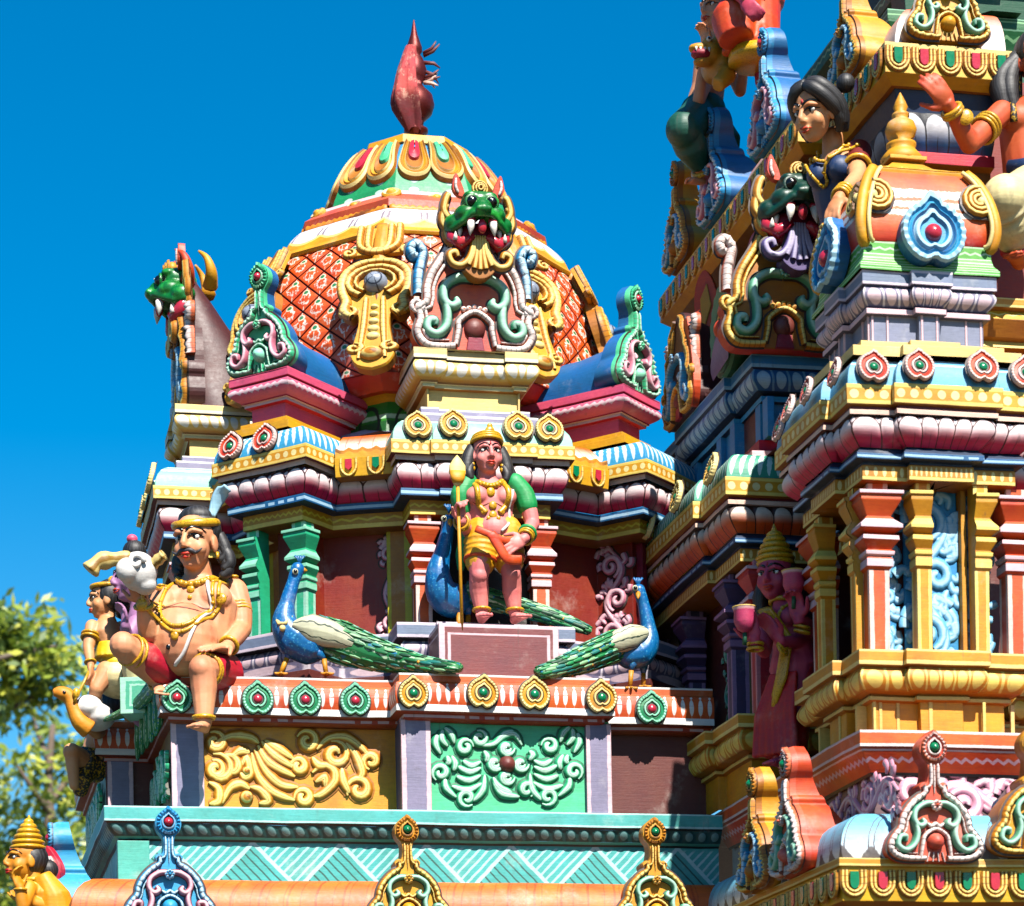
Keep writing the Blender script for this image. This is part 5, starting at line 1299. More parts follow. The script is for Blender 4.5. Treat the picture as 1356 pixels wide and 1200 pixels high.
yl = [[(690, 205), (740, 182), (800, 186), (830, 205)], [(838, 200), (880, 245), (945, 285)], [(826, 212), (862, 268), (945, 312)], [(815, 224), (848, 290), (900, 338), (955, 345)], [(806, 236), (828, 312), (876, 362), (945, 388)], [(848, 196), (890, 222), (940, 255)],
      sp(985, 197, 36, 200, 1.3), sp(957, 278, 27, 180, 1.3), sp(972, 378, 30, 170, 1.3), sp(1075, 240, 44, 250, 1.3), sp(1150, 352, 42, 150, 1.3), sp(1188, 262, 28, 100, 1.2),
      [(1015, 225), (1050, 190), (1105, 185), (1150, 212), (1182, 245)], [(1108, 205), (1138, 240), (1160, 295), (1150, 320)], [(1000, 300), (1035, 275), (1070, 292), (1070, 330), (1030, 368), (1000, 375)], [(1010, 330), (1040, 315), (1042, 345)], [(1095, 285), (1100, 325), (1120, 365)], [(1000, 250), (1020, 275), (1050, 275)],
      sp(700, 288, 52, 250, .95), sp(690, 288, 30, 250, 1.3), sp(735, 285, 46, 250, .55), sp(690, 200, 34, 240, 1.2), [(668, 330), (700, 350), (700, 390), (670, 400)], [(712, 398), (735, 350), (770, 335), (800, 352)], [(800, 345), (835, 355), (860, 390), (830, 398)], [(770, 285), (790, 250), (800, 300), (785, 315), (770, 300)], [(740, 250), (770, 230), (800, 235)]]
relief('panel_relief', SH, T7, .080, yl, (.035, .080, .05), .028, M_goldleaf, M_golddk, flats=[((790, 378), .045, M_goldridge, .04), ((790, 295), .03, M_goldridge, .04)])
T2 = lambda x, y: (480 + x / 4., 900 + y / 4.)
mx = lambda L: [(1530 - x, y + (6 if x > 765 else 0)) for x, y in L]
rw = [[(1045, 335), (1062, 285), (1098, 252)], [(1080, 350), (1112, 310), (1108, 262)], [(1118, 390), (1145, 335), (1135, 285)], sp(988, 352, 44, 180, 1.3), sp(1118, 488, 48, 60, -1.3), sp(980, 622, 48, 130, -1.3),
      [(905, 430), (955, 452), (1000, 425)], [(905, 462), (965, 486), (1028, 455)], [(905, 502), (970, 532), (1035, 508)], [(900, 545), (975, 582), (1060, 560)], [(885, 500), (895, 580), (945, 640)], [(1035, 620), (1088, 570), (1095, 520)], [(1060, 400), (1040, 440), (1050, 480)], [(1085, 400), (1075, 430), (1090, 445)]]
gl = rw + [mx(l) for l in rw] + [sp(618, 312, 42, 250, 1.3), [(615, 352), (690, 345), (745, 300), (805, 292), (842, 350)], [(700, 330), (750, 290), (800, 275)], sp(868, 585, 44, 60, -1.2), [(690, 545), (735, 605), (830, 622)], [(690, 520), (720, 570), (790, 600)], [(640, 380), (660, 410), (650, 440)], [(880, 380), (900, 400), (880, 430)]]
for cx, cy in ((763, 365), (763, 520), (700, 447), (838, 450)): gl.append(sp(cx, cy, 42, 0, 1.)); gl.append(sp(cx, cy, 22, 0, 1.))
relief('panel_relief', SH, T2, -.170, gl, (.028, .062, .04), .028, M_mintleaf, M_mintdk, flats=[((765, 450), .055, M_browncone, .06)])
# ---- vine scrolls in niches
def vine(w, h, n, mat, seed, wd=.03, hh=.02, dark=None, dense=12):
    rnd = random.Random(seed); b = MB(); st = []
    for i in range(n * 8 + 1):
        t = i / (n * 8); st.append((w * .26 * math.sin(PI * n * t + .4), h * t))
    ridge(b, st, wd, hh, mat, 0, (.8, .4), dark=dark)
    for i in range(n):
        t = (i + .5) / n; s = 1 if math.sin(PI * n * t + .4) > 0 else -1
        cy = h * t; r = min(w * .34, h / n * .42)
        ridge(b, [(-s * w * .10 + x * s, cy + y) for x, y in spiral(0, 0, r, -70, 1.45, .12)], [wd * 1.15, wd * .9], hh, mat, .004, (.5, .8), dark=dark)
        for k in range(dense):
            a = rnd.uniform(0, 2 * PI); rr = r * rnd.uniform(.75, 1.5); x, y = -s * w * .10 + rr * math.cos(a), cy + rr * math.sin(a)
            if abs(x) > w * .45: continue
            l = wd * rnd.uniform(1.0, 1.9); a2 = a + rnd.uniform(.3, 1.1) * s
            ridge(b, crom([(x, y, 0), (x + l * .6 * math.cos(a2), y + l * .6 * math.sin(a2), 0), (x + l * math.cos(a2 + .7), y + l * math.sin(a2 + .7), 0)], 4), [wd * .6, wd * 1.2], hh * .9, mat, 0, (.4, .8), dark=dark)
    return b
for x0, x1, y, sd in ((2.13, 2.44, YN - .048, 1), (1.96, 2.09, YN - .003, 2), (2.48, 2.64, YN - .003, 3)):
    w_ = x1 - x0; obj('scroll_relief', vine(w_, .93, 3 if w_ > .25 else 4, M_palebluer, sd, .058 if w_ > .25 else .044, .016, dense=22), TW, frame(((x0 + x1) / 2, y, 4.83), (0, -1, 0)))
for y in (.0, .92): obj('scroll_relief', vine(.5, .9, 4, M_tealridge, 5, .03), TW, frame((1.857, y, 4.83), (-1, 0, 0)))
obj('scroll_relief', vine(.13, .9, 6, M_tealridge, 6, .02), TW, frame((1.857, -.62, 4.83), (-1, 0, 0)))
for ang, k, w_, sd in ((247.5, .0, .17, 11), (202.5, 0, .2, 13)):
    obj('scroll_relief', vine(w_, .68, 3, M_pinkridge, sd, .034, .025, M_outline), SH, onface(ang, 1.625 - .297, k, 5.575))
a = math.radians(315); n_ = Vector((math.cos(a), math.sin(a), 0)); t_ = Vector((-n_.y, n_.x, 0))
obj('scroll_relief', vine(.24, .68, 3, M_pinkridge, 12, .042, .025, M_outline), SH, frame(Vector((*CA, 5.575)) + n_ * 1.535 - t_ * .09, -t_))
# pink leaf panel low on the tower
b = vine(.30, 1.9, 6, M_palepinkridge, 21, .065, .02, dense=20)
obj('leaf_relief', b, TW, frame((2.62, -2.673, 4.0), (0, -1, 0)) @ Matrix.Rotation(-PI / 2, 4, 'Z') @ Matrix.Translation((.0, -.75, 0)))
obj('leaf_relief', vine(.26, 2.4, 8, M_palepinkridge, 22, .045, .02), TW, frame((1.825, -1.6, 4.0), (-1, 0, 0)) @ Matrix.Rotation(-PI / 2, 4, 'Z') @ Matrix.Translation((0, -.95, 0)))
# green relief on the side panel of the podium
obj('panel_relief', vine(.36, 1.2, 4, M_mintridge, 31, .05, .035), SH, frame((-1.765, .75, 4.60), (-1, 0, 0)) @ Matrix.Rotation(-PI / 2, 4, 'Z') @ Matrix.Translation((0, -.6, 0)))
obj('panel_relief', vine(.36, 1.6, 5, M_mintridge, 32, .05, .035), SH, frame((-2.092, 2.4, 4.60), (-1, 0, 0)) @ Matrix.Rotation(-PI / 2, 4, 'Z') @ Matrix.Translation((0, -.8, 0)))
# ---- jewelled U ornaments on yellow fascias
def ujewel(w, h, jm):
    b = MB()
    for f, m in ((1., M_goldridge), (.66, M_goldridge)):
        ww = w * .42 * f; ridge(b, crom([(-ww, h * .48, 0), (-ww, -h * .05, 0), (-ww * .6, -h * .32 * f, 0), (0, -h * .42 * f, 0), (ww * .6, -h * .32 * f, 0), (ww, -h * .05, 0), (ww, h * .48, 0)], 4), w * .14, .016, m, 0, (1, 1), dark=M_golddk, dw=.004)
    j = MB(); plate(j, crom([(-w * .16, h * .42, 0), (-w * .16, -h * .05, 0), (0, -h * .2, 0), (w * .16, -h * .05, 0), (w * .16, h * .42, 0)], 3), .016, jm, .002); return b.mesh('fascia_ornament'), j.mesh('jewel')
UJ = [ujewel(.15, .15, M_greenjewel), ujewel(.15, .15, M_pinkjewel)]
def ujrow(par, A, B, n, up=(0, 0, 1)):
    A, B = Vector(A), Vector(B); L = (B - A).length; k = max(1, round(L / .165)); d = (B - A) / L; nn = Vector((d.y, -d.x, 0))
    for i in range(k):
        M = frame(A.lerp(B, (i + .5) / k), nn, s=1.); o = obj('fascia_ornament', UJ[i % 2][0], par, M); obj('jewel', UJ[i % 2][1], o, M)
ujrow(TW, (2.24 - .012, -1.975, 8.385), (3.02, -1.975, 8.385), 5); ujrow(TW, (2.225, -.95, 8.385), (2.225, -1.96, 8.385), 6); ujrow(TW, (2.04, 2.2, 8.385), (2.04, -.95, 8.385), 14)
ujrow(TW, (1.505, -2.975, 3.49), (3.1, -2.975, 3.49), 8); ujrow(TW, (1.52, -.3, 3.49), (1.505, -2.97, 3.49), 8)
# ---- arches and corner scrolls on the pavilion dome
def leafshield(rim, body, gem):
    b = MB(); o = heart(48, .19, .185, .10, .22); R_ = [(1, -.05, None), (1.03, .03, M_blue), (1.0, .06, rim), (.86, .06, rim), (.78, .035, body), (.70, .05, body), (.62, .03, M_blue), (.56, .05, rim), (.46, .05, rim), (.40, .03, body), (.02, .03, body)]
    radloft(b, o, R_, teeth=(1, 3)); g = MB(); jewel(g, 0, .0, .05, .045, gem, .03); return b.mesh('shield_ornament'), g.mesh('jewel')
LS = leafshield(M_bluerim, M_skyblue, M_pinkjewel)
for n, k in (((0, -1, .12), 0), ((-1, 0, .12), 1)):
    n = Vector(n); p = Vector((PC[0], PC[1], 7.125)) + Vector((n.x, n.y, 0)) * .43
    M = frame(p, n, s=1.0); o = obj('shield_ornament', LS[0], TW, M); obj('jewel', LS[1], o, M)
def qscroll():
    b = MB()
    for r, m in ((.085, M_goldleaf), (.055, M_goldleaf), (.03, M_goldleaf)): ridge(b, spiral(0, 0, r, 100, -.62, 1.), .03, .03, m, .01, (1, 1), dark=M_outline)
    jewel(b, -.02, 0, .03, .03, M_creamrim, .01); return b.mesh('corner_scroll')
qs = qscroll()
for sx, n, t in ((-1, (0, -1, .25), (1, 0)), (1, (0, -1, .25), (1, 0)), (-1, (-1, 0, .25), (0, -1)), (1, (-1, 0, .25), (0, -1))):
    n = Vector(n); p = Vector((PC[0], PC[1], 7.345)) + Vector((n.x, n.y, 0)) * .372 + Vector((t[0], t[1], 0)) * (sx * .30)
    M = frame(p, n) @ Matrix.Diagonal((-sx, 1, 1, 1)); obj('corner_scroll', qs, TW, M)
for sx, sy in ((-1, -1), (1, -1), (-1, 1)):
    b = MB(); L = [Vector((PC[0] + sx * (q.x + .005), PC[1] + sy * (q.x + .005), q.y)) for q in pr_dome]; b.tube(L, [(.032, .032)] * len(L), M_gold, 10); obj('corner_strap', b, TW)
    b = MB(); L2 = [p + Vector((0, sy * .02, 0)) + Vector((-sx * .035, sy * .012, 0)) for p in L]; b.tube(L2, [.013] * len(L2), M_creamrim, 6); obj('corner_bead', b, TW)
# ---- far bay arch with the dark monster
Mb = frame((2.26, -.595, 7.122), (0, -1, 0)); Y2 = -.60
GB = great_arch(M_golddk, M_goldridge, M_tealridge, M_redlava, M_whiteridge, M_browncone)
pb = aY(1035, 490, -.66)
Mb = frame((pb.x, -.66, 7.122), (0, -1, 0), s=.98); put_k(GB, TW, Mb)
pm_ = aY(1048, 368, -.72); put_monster(MDk, TW, frame((pm_.x, -.74, pm_.z), (0, -1, 0), s=.92))
b = MB(); pr = crom([(-.34, 0, 0), (-.36, .12, 0), (-.30, .4, 0), (-.18, .62, 0), (0, .72, 0), (.18, .62, 0), (.30, .4, 0), (.36, .12, 0), (.34, 0, 0)], 3)
b.grid([[Vector((p.x * k, p.y * k, zz)) for p in pr] for zz, k in ((-.055, .98), (-.15, .9), (-.6, .8))], M_purple, True, flip=True); obj('vault', b, TW, Mb)
# side of the far bay: wheel and a petalled slab seen edge on
b = MB(); o = circ(0, 0, .26, 40, .30)
radloft(b, o, [(1, -.10, None), (1.02, .0, M_greendk), (1, .03, M_grnkudu), (.9, .02, M_grnkudu), (.86, .035, M_grnkudu), (.72, .02, M_grnkudu), (.68, .035, M_grnkudu), (.54, .02, M_grnkudu), (.50, .035, M_grnkudu), (.36, .02, M_greendk), (.33, .04, M_gold), (.24, .04, M_gold), (.2, .03, M_greendk), (.02, .03, M_greendk)], teeth=(1, 2))
jewel(b, 0, 0, .06, .05, M_redor, .03); obj('wheel_ornament', b, TW, frame((1.80, -.18, 7.42), (-1, 0, 0)))
put_k(GA2, TW, frame((1.80, .72, 7.122), (-1, 0, 0), s=.85))
b = MB(); b.grid([[Vector((p.x * kx, p.y * kx, zz)) for p in pr] for zz, kx in ((-.02, .95), (-.2, .85), (-.9, .72))], M_brownback, True, flip=True); obj('vault', b, TW, frame((1.80, .72, 7.122), (-1, 0, 0)))
b = MB(); L = crom([(.30, 0, 0), (.36, .15, 0), (.30, .42, 0), (.22, .62, 0)], 5); plate(b, [(p.x, p.y) for p in L] + [(p.x - .12, p.y) for p in L[::-1]], .05, M_oredge, .0); obj('edge_rim', b, TW, frame((1.79, .72, 7.122), (-1, 0, 0)))
# hanging leaf shaped lance head under the upper cornice
b = MB(); plate(b, crom([(0, 0, 0), (.06, .10, 0), (.10, .26, 0), (.06, .42, 0), (0, .5, 0), (-.06, .42, 0), (-.08, .26, 0), (-.05, .10, 0)], 4), .04, M_orcloth); plate(b, [(-.02, .05), (.05, .25), (.02, .40), (-.03, .3)], .01, M_gold, .04); obj('hanging_leaf', b, TW, frame((2.02, .95, 7.72), (-.8, -1, 0)))
# grey rope of plaster lying round the drum
b = MB(); pts = [Vector((CD[0] + 1.12 * math.cos(math.radians(a_)), CD[1] + 1.12 * math.sin(math.radians(a_)), 6.99 + .012 * math.sin(a_))) for a_ in range(205, 340, 5)]
b.tube(pts, [.04 + .006 * (i % 2) for i in range(len(pts))], M_lav, 8); obj('rope_moulding', b, SH)
# faded cloth tied round the pinnacle
ct = MB(); rows = []
rnd = random.Random(4)
for i in range(13):
    t = i / 12; zz = 10.05 - t * .60; row = []
    for j in range(40):
        a_ = 2 * PI * j / 40; r = .70 * (.05 + .13 * min(1, t * 1.6) - .09 * max(0, t - .72) / .28) * (1 + .20 * math.sin(a_ * 5 + 1.8 * math.sin(t * 3)) * min(1, t * 3) + .10 * math.sin(a_ * 11 + 5 * t)) * (1 - .34 * max(0, math.cos(a_ + .2)) * min(1, t * 2.2))
        row.append(Vector((FC[0] - .03 - .02 * math.sin(t * 4) + r * math.cos(a_), FC[1] - .04 + r * .85 * math.sin(a_), zz + .02 * math.sin(a_ * 3) * t)))
    rows.append(row)
ct.grid(rows, M_cloth, True, closed=True, uvf=lambda i, j: (j / 4, i / 12))
for k in range(9):
    a_ = rnd.uniform(-.9, .9); z_ = rnd.uniform(9.78, 10.05); l = rnd.uniform(.05, .12)
    ct.tube([(FC[0] + .06, FC[1] - .02, z_), (FC[0] + .09 + l * .4 * math.cos(a_), FC[1] - .05, z_ + l * .4 * math.sin(a_)), (FC[0] + .08 + l * math.cos(a_), FC[1] - .06 + rnd.uniform(-.03, .03), z_ + l * 1.1 * math.sin(a_))], [.014, .012, .004], M_browncone if k % 3 else M_beige, 6)
tag(obj('pinnacle_cloth', ct), 'faded red and pink cloth bundle tied around the metal pinnacle of the dome', 'cloth')
# ================================================================== painted figures
from mathutils.bvhtree import BVHTree
V = Vector
class Fig:
    """one statue; every prim is given in its own upright frame (x to its left as we face it, -y forward, z up)"""
    def __init__(s, name, label, cat, org, th, hh, skin_, group=None):
        s.t = thing(name, label, cat, org, group); s.hh = hh; s.skin = skin_
        s.M = Matrix.Translation(V(org)) @ Matrix.Rotation(th, 4, 'Z'); WM[s.t.name] = s.M; s.t.matrix_local = s.M
        s.I = s.M.inverted(); s.b = MB()
    def W(s, px, py, Y): return s.I @ aY(px, py, Y)
    def limb(s, pts, r, b=None, n=12):
        b = b or s.b; P = [V(p) for p in pts]; r = [x * s.hh for x in r]
        if len(P) == len(r) and len(P) > 2:
            q = crom([(*p[:],) for p in P], 4); rr = []
            for i in range(len(q)):
                t = i / (len(q) - 1) * (len(r) - 1); k = min(int(t), len(r) - 2); rr.append(r[k] + (r[k + 1] - r[k]) * (t - k))
        else: q, rr = P, r
        b.tube(q, rr, s.skin, n)
        for p, x in ((q[0], rr[0]), (q[-1], rr[-1])): b.ell(p, x, s.skin, n=12, m=8)
    def el(s, c, r, b=None, rot=None): (b or s.b).ell(c, tuple(x * s.hh for x in r), s.skin, rot, 18, 12)
    def hand(s, wrist, d, palm, size=.72, curl=.5, side=1, b=None, spread=.12, curls=None):
        """d: towards the fingers; palm: direction the palm faces; side: +1 thumb on d x palm side"""
        b = b or s.b; h = s.hh * size; d = V(d).normalized(); n = V(palm); n = (n - d * n.dot(d)).normalized(); a = d.cross(n) * side; w = V(wrist)
        R = Matrix((a, d, n)).transposed()
        b.ell(w + d * h * .26, (h * .24, h * .30, h * .12), s.skin, R, 14, 10); b.tube([w - d * h * .1, w + d * h * .15], [h * .15, h * .17], s.skin, 10)
        for k, (x, l) in enumerate(((.17, .44), (.06, .50), (-.06, .47), (-.17, .37))):
            c = (curls[k] if curls else curl); p = w + d * h * .48 + a * h * x; q = [p - d * h * .12]; ang = 0.
            dd = (d + a * x * spread * 4).normalized()
            for j in range(3):
                q.append(p); ang += c * (.9 if j else .7); dj = dd * math.cos(ang) + n * math.sin(ang); p = p + dj * h * l * (.42, .33, .25)[j]
            q.append(p); b.tube(q, [h * .066, h * .068, h * .062, h * .056, h * .044], s.skin, 8); b.ell(p, h * .046, s.skin, n=8, m=6)
        p = w + d * h * .14 + a * h * .18; q = [p, p + (d * .6 + a * .75 + n * .2) * h * .18, p + (d * .95 + a * .75 + n * .55) * h * .34]
        b.tube(q, [h * .085, h * .075, h * .055], s.skin, 8); b.ell(q[-1], h * .056, s.skin, n=8, m=6)
    def foot(s, ankle, d, size=.85, b=None):
        b = b or s.b; h = s.hh * size; d = V(d).normalized(); a = d.cross(V((0, 0, 1))).normalized(); A = V(ankle)
        dn = V((0, 0, -1)); b.tube([A, A + dn * h * .12 + d * h * .1, A + dn * h * .17 + d * h * .5], [(h * .13, h * .13), (h * .16, h * .14), (h * .20, h * .08)], s.skin, 12); b.ell(A + dn * h * .14 - d * h * .05, h * .12, s.skin)
        for k in range(5): b.ell(A + dn * h * .19 + d * h * (.66 - abs(k - 1) * .03) + a * h * (k - 2) * .088, (h * .055,) * 3, s.skin, n=8, m=6)
    def head(s, c, yaw=0., pitch=0., roll=0., hair='cap', fat=1.):
        """adds the head volumes; c head centre"""
        s.H = Matrix.Translation(V(c)) @ Matrix.Rotation(yaw, 4, 'Z') @ Matrix.Rotation(pitch, 4, 'X') @ Matrix.Rotation(roll, 4, 'Y') @ Matrix.Scale(s.hh, 4)
        R = s.H.to_3x3().normalized(); h = s.hh
        def e(x, y, z, r): s.b.ell(s.H @ V((x, y, z)), tuple(q * h for q in r), s.skin, R, 20, 14)
        def t(pts, r): s.b.tube([s.H @ V(p) for p in pts], [q * h for q in r], s.skin, 10)
        e(0, .05, .15, (.355, .41, .35)); e(0, -.10, -.10, (.30 * fat, .29, .36)); e(0, -.15, -.34, (.185 * fat, .19, .15)); e(0, -.25, -.40, (.09, .09, .07))
        for k in (1, -1):
            e(k * .165, -.215, -.14, (.135 * fat, .13, .14)); e(k * .345, .03, -.05, (.045, .10, .15)); e(k * .045, -.415, -.135, (.045, .05, .04))
            t([(k * .04, -.375, .115), (k * .16, -.365, .135), (k * .27, -.26, .10)], [.04, .045, .03])
        t([(0, -.34, .14), (0, -.41, .03), (0, -.475, -.10)], [.04, .05, .06]); e(0, -.46, -.12, (.055, .055, .045)); e(0, -.385, -.255, (.11, .05, .035)); e(0, -.375, -.305, (.085, .05, .035))
    def build(s, voxel=.024, smooth=2):
        me = blob(s.b, s.hh * voxel, s.skin, smooth); s.me = me
        s.body = obj('body', me, s.t, s.M)
        s.bvh = BVHTree.FromPolygons([v.co[:] for v in me.vertices], [p.vertices[:] for p in me.polygons]); return s.body
    def add(s, name, mb, par=None): return obj(name, mb, par or s.t, s.M)
    def cloth(s, name, mb, mat, voxel=.028, smooth=3, par=None): return obj(name, blob(mb, s.hh * voxel, mat, smooth), par or s.t, s.M)
    def skinpt(s, p, d=(0, 1, 0), off=0.):
        d = V(d).normalized(); h = s.bvh.ray_cast(V(p) - d * 3 * s.hh, d)
        if h[0] is None: h = s.bvh.find_nearest(V(p))
        return h[0] + h[1].normalized() * off * s.hh if h[1].dot(d) < 0 else h[0] - h[1].normalized() * off * s.hh
    def near(s, p, off=0.):
        h = s.bvh.find_nearest(V(p)); return h[0] + h[1] * off * s.hh
    def drape(s, mb, pts, r, mat, d=(0, 1, 0), off=.0, n=8, k=5, beads=None):
        q = [s.skinpt(p, d, off) for p in crom(pts, k)]; mb.tube(q, r * s.hh, mat, n)
        if beads:
            for i in range(0, len(q), beads[0]): mb.ell(q[i] - V(d).normalized() * r * s.hh * .6, beads[1] * s.hh, mat, n=10, m=6)
        return q
    def ring(s, mb, c, ax, r, t, mat, sq=1.):
        ax = V(ax).normalized(); u = ax.orthogonal().normalized(); w = ax.cross(u)
        mb.tube([V(c) + (u * math.cos(i * PI / 12) + w * math.sin(i * PI / 12) * sq) * r * s.hh for i in range(25)], t * s.hh, mat, 8, caps=False)
    def facefeat(s, moustache=False, lips=None, tilak=True, eyes=1., brow=M_eyeb):
        H = s.H; R = H.to_3x3().normalized(); f = (H.to_3x3() @ V((0, 1, 0))).normalized()
        def P(x, z, off=0.): return s.skinpt(H @ V((x, 0, z)), f, off)
        for k in (1, -1):
            e = MB(); c = P(k * .14, .03) + f * s.hh * .012
            e.ell(c, (.088 * s.hh * eyes, .03 * s.hh, .046 * s.hh * eyes), M_eyew, R, 14, 8); o = obj('eye', e, s.t, s.M)
            e = MB(); e.ell(c - f * s.hh * .012, (.04 * s.hh, .024 * s.hh, .042 * s.hh), M_eyeb, R, 12, 8); obj('pupil', e, o, s.M)
            e = MB(); q = [P(k * x, z, .012) for x, z in ((.045, .025), (.09, .072), (.15, .085), (.205, .06), (.26, .035))]; e.tube(q, [.012 * s.hh, .018 * s.hh, .02 * s.hh, .016 * s.hh, .006 * s.hh], M_eyeb, 6)
            obj('eyelid', e, s.t, s.M)
            e = MB(); q = [P(k * x, z, .012) for x, z in ((.03, .125), (.09, .165), (.16, .185), (.23, .165), (.29, .11))]; e.tube(q, [.02 * s.hh, .028 * s.hh, .026 * s.hh, .018 * s.hh, .006 * s.hh], brow, 6); obj('eyebrow', e, s.t, s.M)
        e = MB(); m = lips or M_lip
        q = [P(x, z, .006) for x, z in ((-.11, -.262), (-.05, -.248), (0, -.255), (.05, -.248), (.11, -.262))]; e.tube(q, [.008 * s.hh, .026 * s.hh, .024 * s.hh, .026 * s.hh, .008 * s.hh], m, 8)
        q = [P(x, z, .008) for x, z in ((-.08, -.288), (0, -.308), (.08, -.288))]; e.tube(q, [.01 * s.hh, .03 * s.hh, .01 * s.hh], m, 8); obj('lips', e, s.t, s.M)
        if tilak:
            e = MB(); e.tube([P(0, .17, .0), P(0, .24, .0)], [.02 * s.hh, .014 * s.hh], M_red, 6); obj('forehead_mark', e, s.t, s.M)
        if moustache:
            e = MB()
            for k in (1, -1):
                q = [P(k * x, z, o) for x, z, o in ((.0, -.19, .03), (.08, -.20, .04), (.15, -.225, .04), (.21, -.20, .05), (.25, -.165, .05))]; e.tube(crom([(*a[:],) for a in q], 4), [(.045 - .038 * (i / 16) ** 1.6) * s.hh for i in range(17)], M_mustache, 8)
            obj('moustache', e, s.t, s.M)
    def hairlock(s, mb, pts, r): mb.tube(crom(pts, 4), [x * s.hh for x in r], M_hair, 10)
    def hl(s, *p): return s.H @ V(p)
def ornament_disc(mb, p, r, mat, d=V((0, 1, 0))):
    mb.ell(p, (r, r * .4, r), mat, n=12, m=8)
M_crease = paint('brown painted crease', C(120, 60, 36), stain=0, bump=0, streak=False)
def creases(f, L):
    c = MB()
    for pts in L: q = [f.skinpt(p, (0, 1, 0), .0) for p in crom(pts, 5)]; c.tube(q, [.004 * f.hh] + [.016 * f.hh] * 3 + [.004 * f.hh], M_crease, 6)
    f.add('painted_crease', c)
# ------------------------------------------------ the standing figure with the golden spear
mbp = MB(); zp = 5.482
mbp.box(-.395, .385, -.2, .16, 5.149, zp, M_brownwall)
pedt = thing('statue_pedestal', 'maroon box pedestal with pale pink painted border under the standing figure', 'pedestal', (.28, -.0, 5.149))
M_pedface = paint('maroon pedestal face with pink lines', C(126, 60, 62), lambda nt, u, v, P: [(1. - (u.mn(1. - u)).soft(.045, .05), PALEPINK), (1. - v.soft(.06, .07), PALEPINK), ((u.mn(1. - u) - .085).abs().soft(.016, .010) * (v > .17), PALEPINK), ((v - .19).abs().soft(.022, .014) * ((u.mn(1. - u)) > .08), PALEPINK)], wob_=.12)
mbp = MB(); mbp.box(-.385, .38, -.2, .17, .0, zp - 5.149, M_pedface, M_palepink); obj('plinth_block', mbp, pedt, Matrix.Translation((.278, 0, 5.149)))
f = Fig('statue', 'standing rose skinned statue in yellow shorts holding a golden spear on a maroon pedestal', 'statue', (.30, -.03, zp), 0., .262, S_pink); hh = f.hh
Y0 = -.03
W = f.W
hipL, hipR = W(639, 716, Y0), W(669, 716, Y0); knL, knR = W(634, 764, Y0 - .04), W(677, 762, Y0 - .04); anL, anR = W(638, 812, Y0 - .0), W(682, 813, Y0)
ch = W(648, 664, Y0); wa = W(652, 700, Y0); pe = W(655, 722, Y0); nk = W(645, 637, Y0); shL, shR = W(615, 652, Y0), W(689, 651, Y0)
f.b.tube([pe, wa, (wa + ch) / 2, ch, (ch + nk) / 2 + V((0, 0, .02)), nk + V((0, 0, .01))], [(hh * .58, hh * .42), (hh * .50, hh * .38), (hh * .54, hh * .39), (hh * .62, hh * .40), (hh * .48, hh * .34), (hh * .22, hh * .22)], f.skin, 18)
f.el(wa + V((0, -.05, -.02)), (.42, .34, .34)); f.el(pe, (.62, .44, .40))
for k in (1, -1): f.el(ch + V((k * .085, -.06, .015)), (.30, .24, .24))
f.limb([nk - V((0, 0, .03)), nk + V((0, 0, .10))], [.235, .22])
for h_, k_, a_ in ((hipL, knL, anL), (hipR, knR, anR)):
    f.limb([h_, (h_ + k_) / 2 + V((0, -.02, 0)), k_, (k_ * .62 + a_ * .38) + V((0, .02, 0)), a_], [.34, .31, .235, .24, .145]); f.el(k_ + V((0, -.03, .005)), (.2, .17, .2))
    f.foot(a_, (-.1 if k_ is knL else .15, -1, 0), .95)
elL, wrL = W(622, 706, Y0 + .02), W(610, 690, Y0 - .16); elR, wrR = W(705, 694, Y0 - .02), W(695, 713, Y0 - .19)
f.limb([shL, (shL + elL) / 2 + V((-.012, 0, 0)), elL], [.21, .20, .165]); f.limb([elL, wrL], [.165, .12]); f.limb([shR, (shR + elR) / 2 + V((.012, 0, 0)), elR], [.21, .21, .18]); f.limb([elR, wrR], [.175, .125])
f.hand(wrL, (-.1, -.25, 1), (.35, -.9, 0), .68, 1.05, -1, curls=(1.2, 1.15, 1.0, .7)); f.hand(wrR, (-.75, -.1, -.42), (0, 1, -.1), .74, .18, -1, spread=.25)
f.head(W(645, 603, Y0 - .02), 0.05, .02, 0.)
f.build()
f.facefeat()
# crown, hair, ear rings
c = MB(); 
for r, z_, t in ((.365, .30, .05), (.355, .36, .045), (.33, .42, .04)): c.tube([f.hl(r * math.cos(i * PI / 12), .03 + r * 1.08 * math.sin(i * PI / 12), z_ - .06 * math.sin(i * PI / 12)) for i in range(25)], t * hh, M_goldorn, 8, caps=False)
c.ell(f.hl(0, .05, .36), (.33 * hh, .36 * hh, .2 * hh), M_goldorn)
for x, z_, r in ((0, .50, .12), (-.13, .44, .09), (.13, .44, .09), (-.24, .38, .07), (.24, .38, .07), (0, .62, .07)): c.ell(f.hl(x, -.30 + abs(x) * .4, z_), (r * hh, r * .5 * hh, r * hh), M_goldorn, n=12, m=8)
f.add('crown', c)
c = MB(); c.ell(f.hl(0, .16, .10), (.42 * hh, .36 * hh, .42 * hh), M_hair)
for k in (1, -1):
    f.hairlock(c, [f.hl(k * .33, .10, .2), f.hl(k * .44, .08, -.05), f.hl(k * .50, .05, -.3), f.hl(k * .52, .0, -.55)], [.14, .17, .17, .12]); f.hairlock(c, [f.hl(k * .36, .2, 0), f.hl(k * .52, .15, -.2), f.hl(k * .62, .1, -.42), f.hl(k * .56, .05, -.6)], [.1, .14, .14, .08])
    f.hairlock(c, [f.hl(k * .40, .02, -.25), f.hl(k * .47, -.05, -.45), f.hl(k * .42, -.08, -.62)], [.1, .12, .08])
f.add('hair', c)
c = MB()
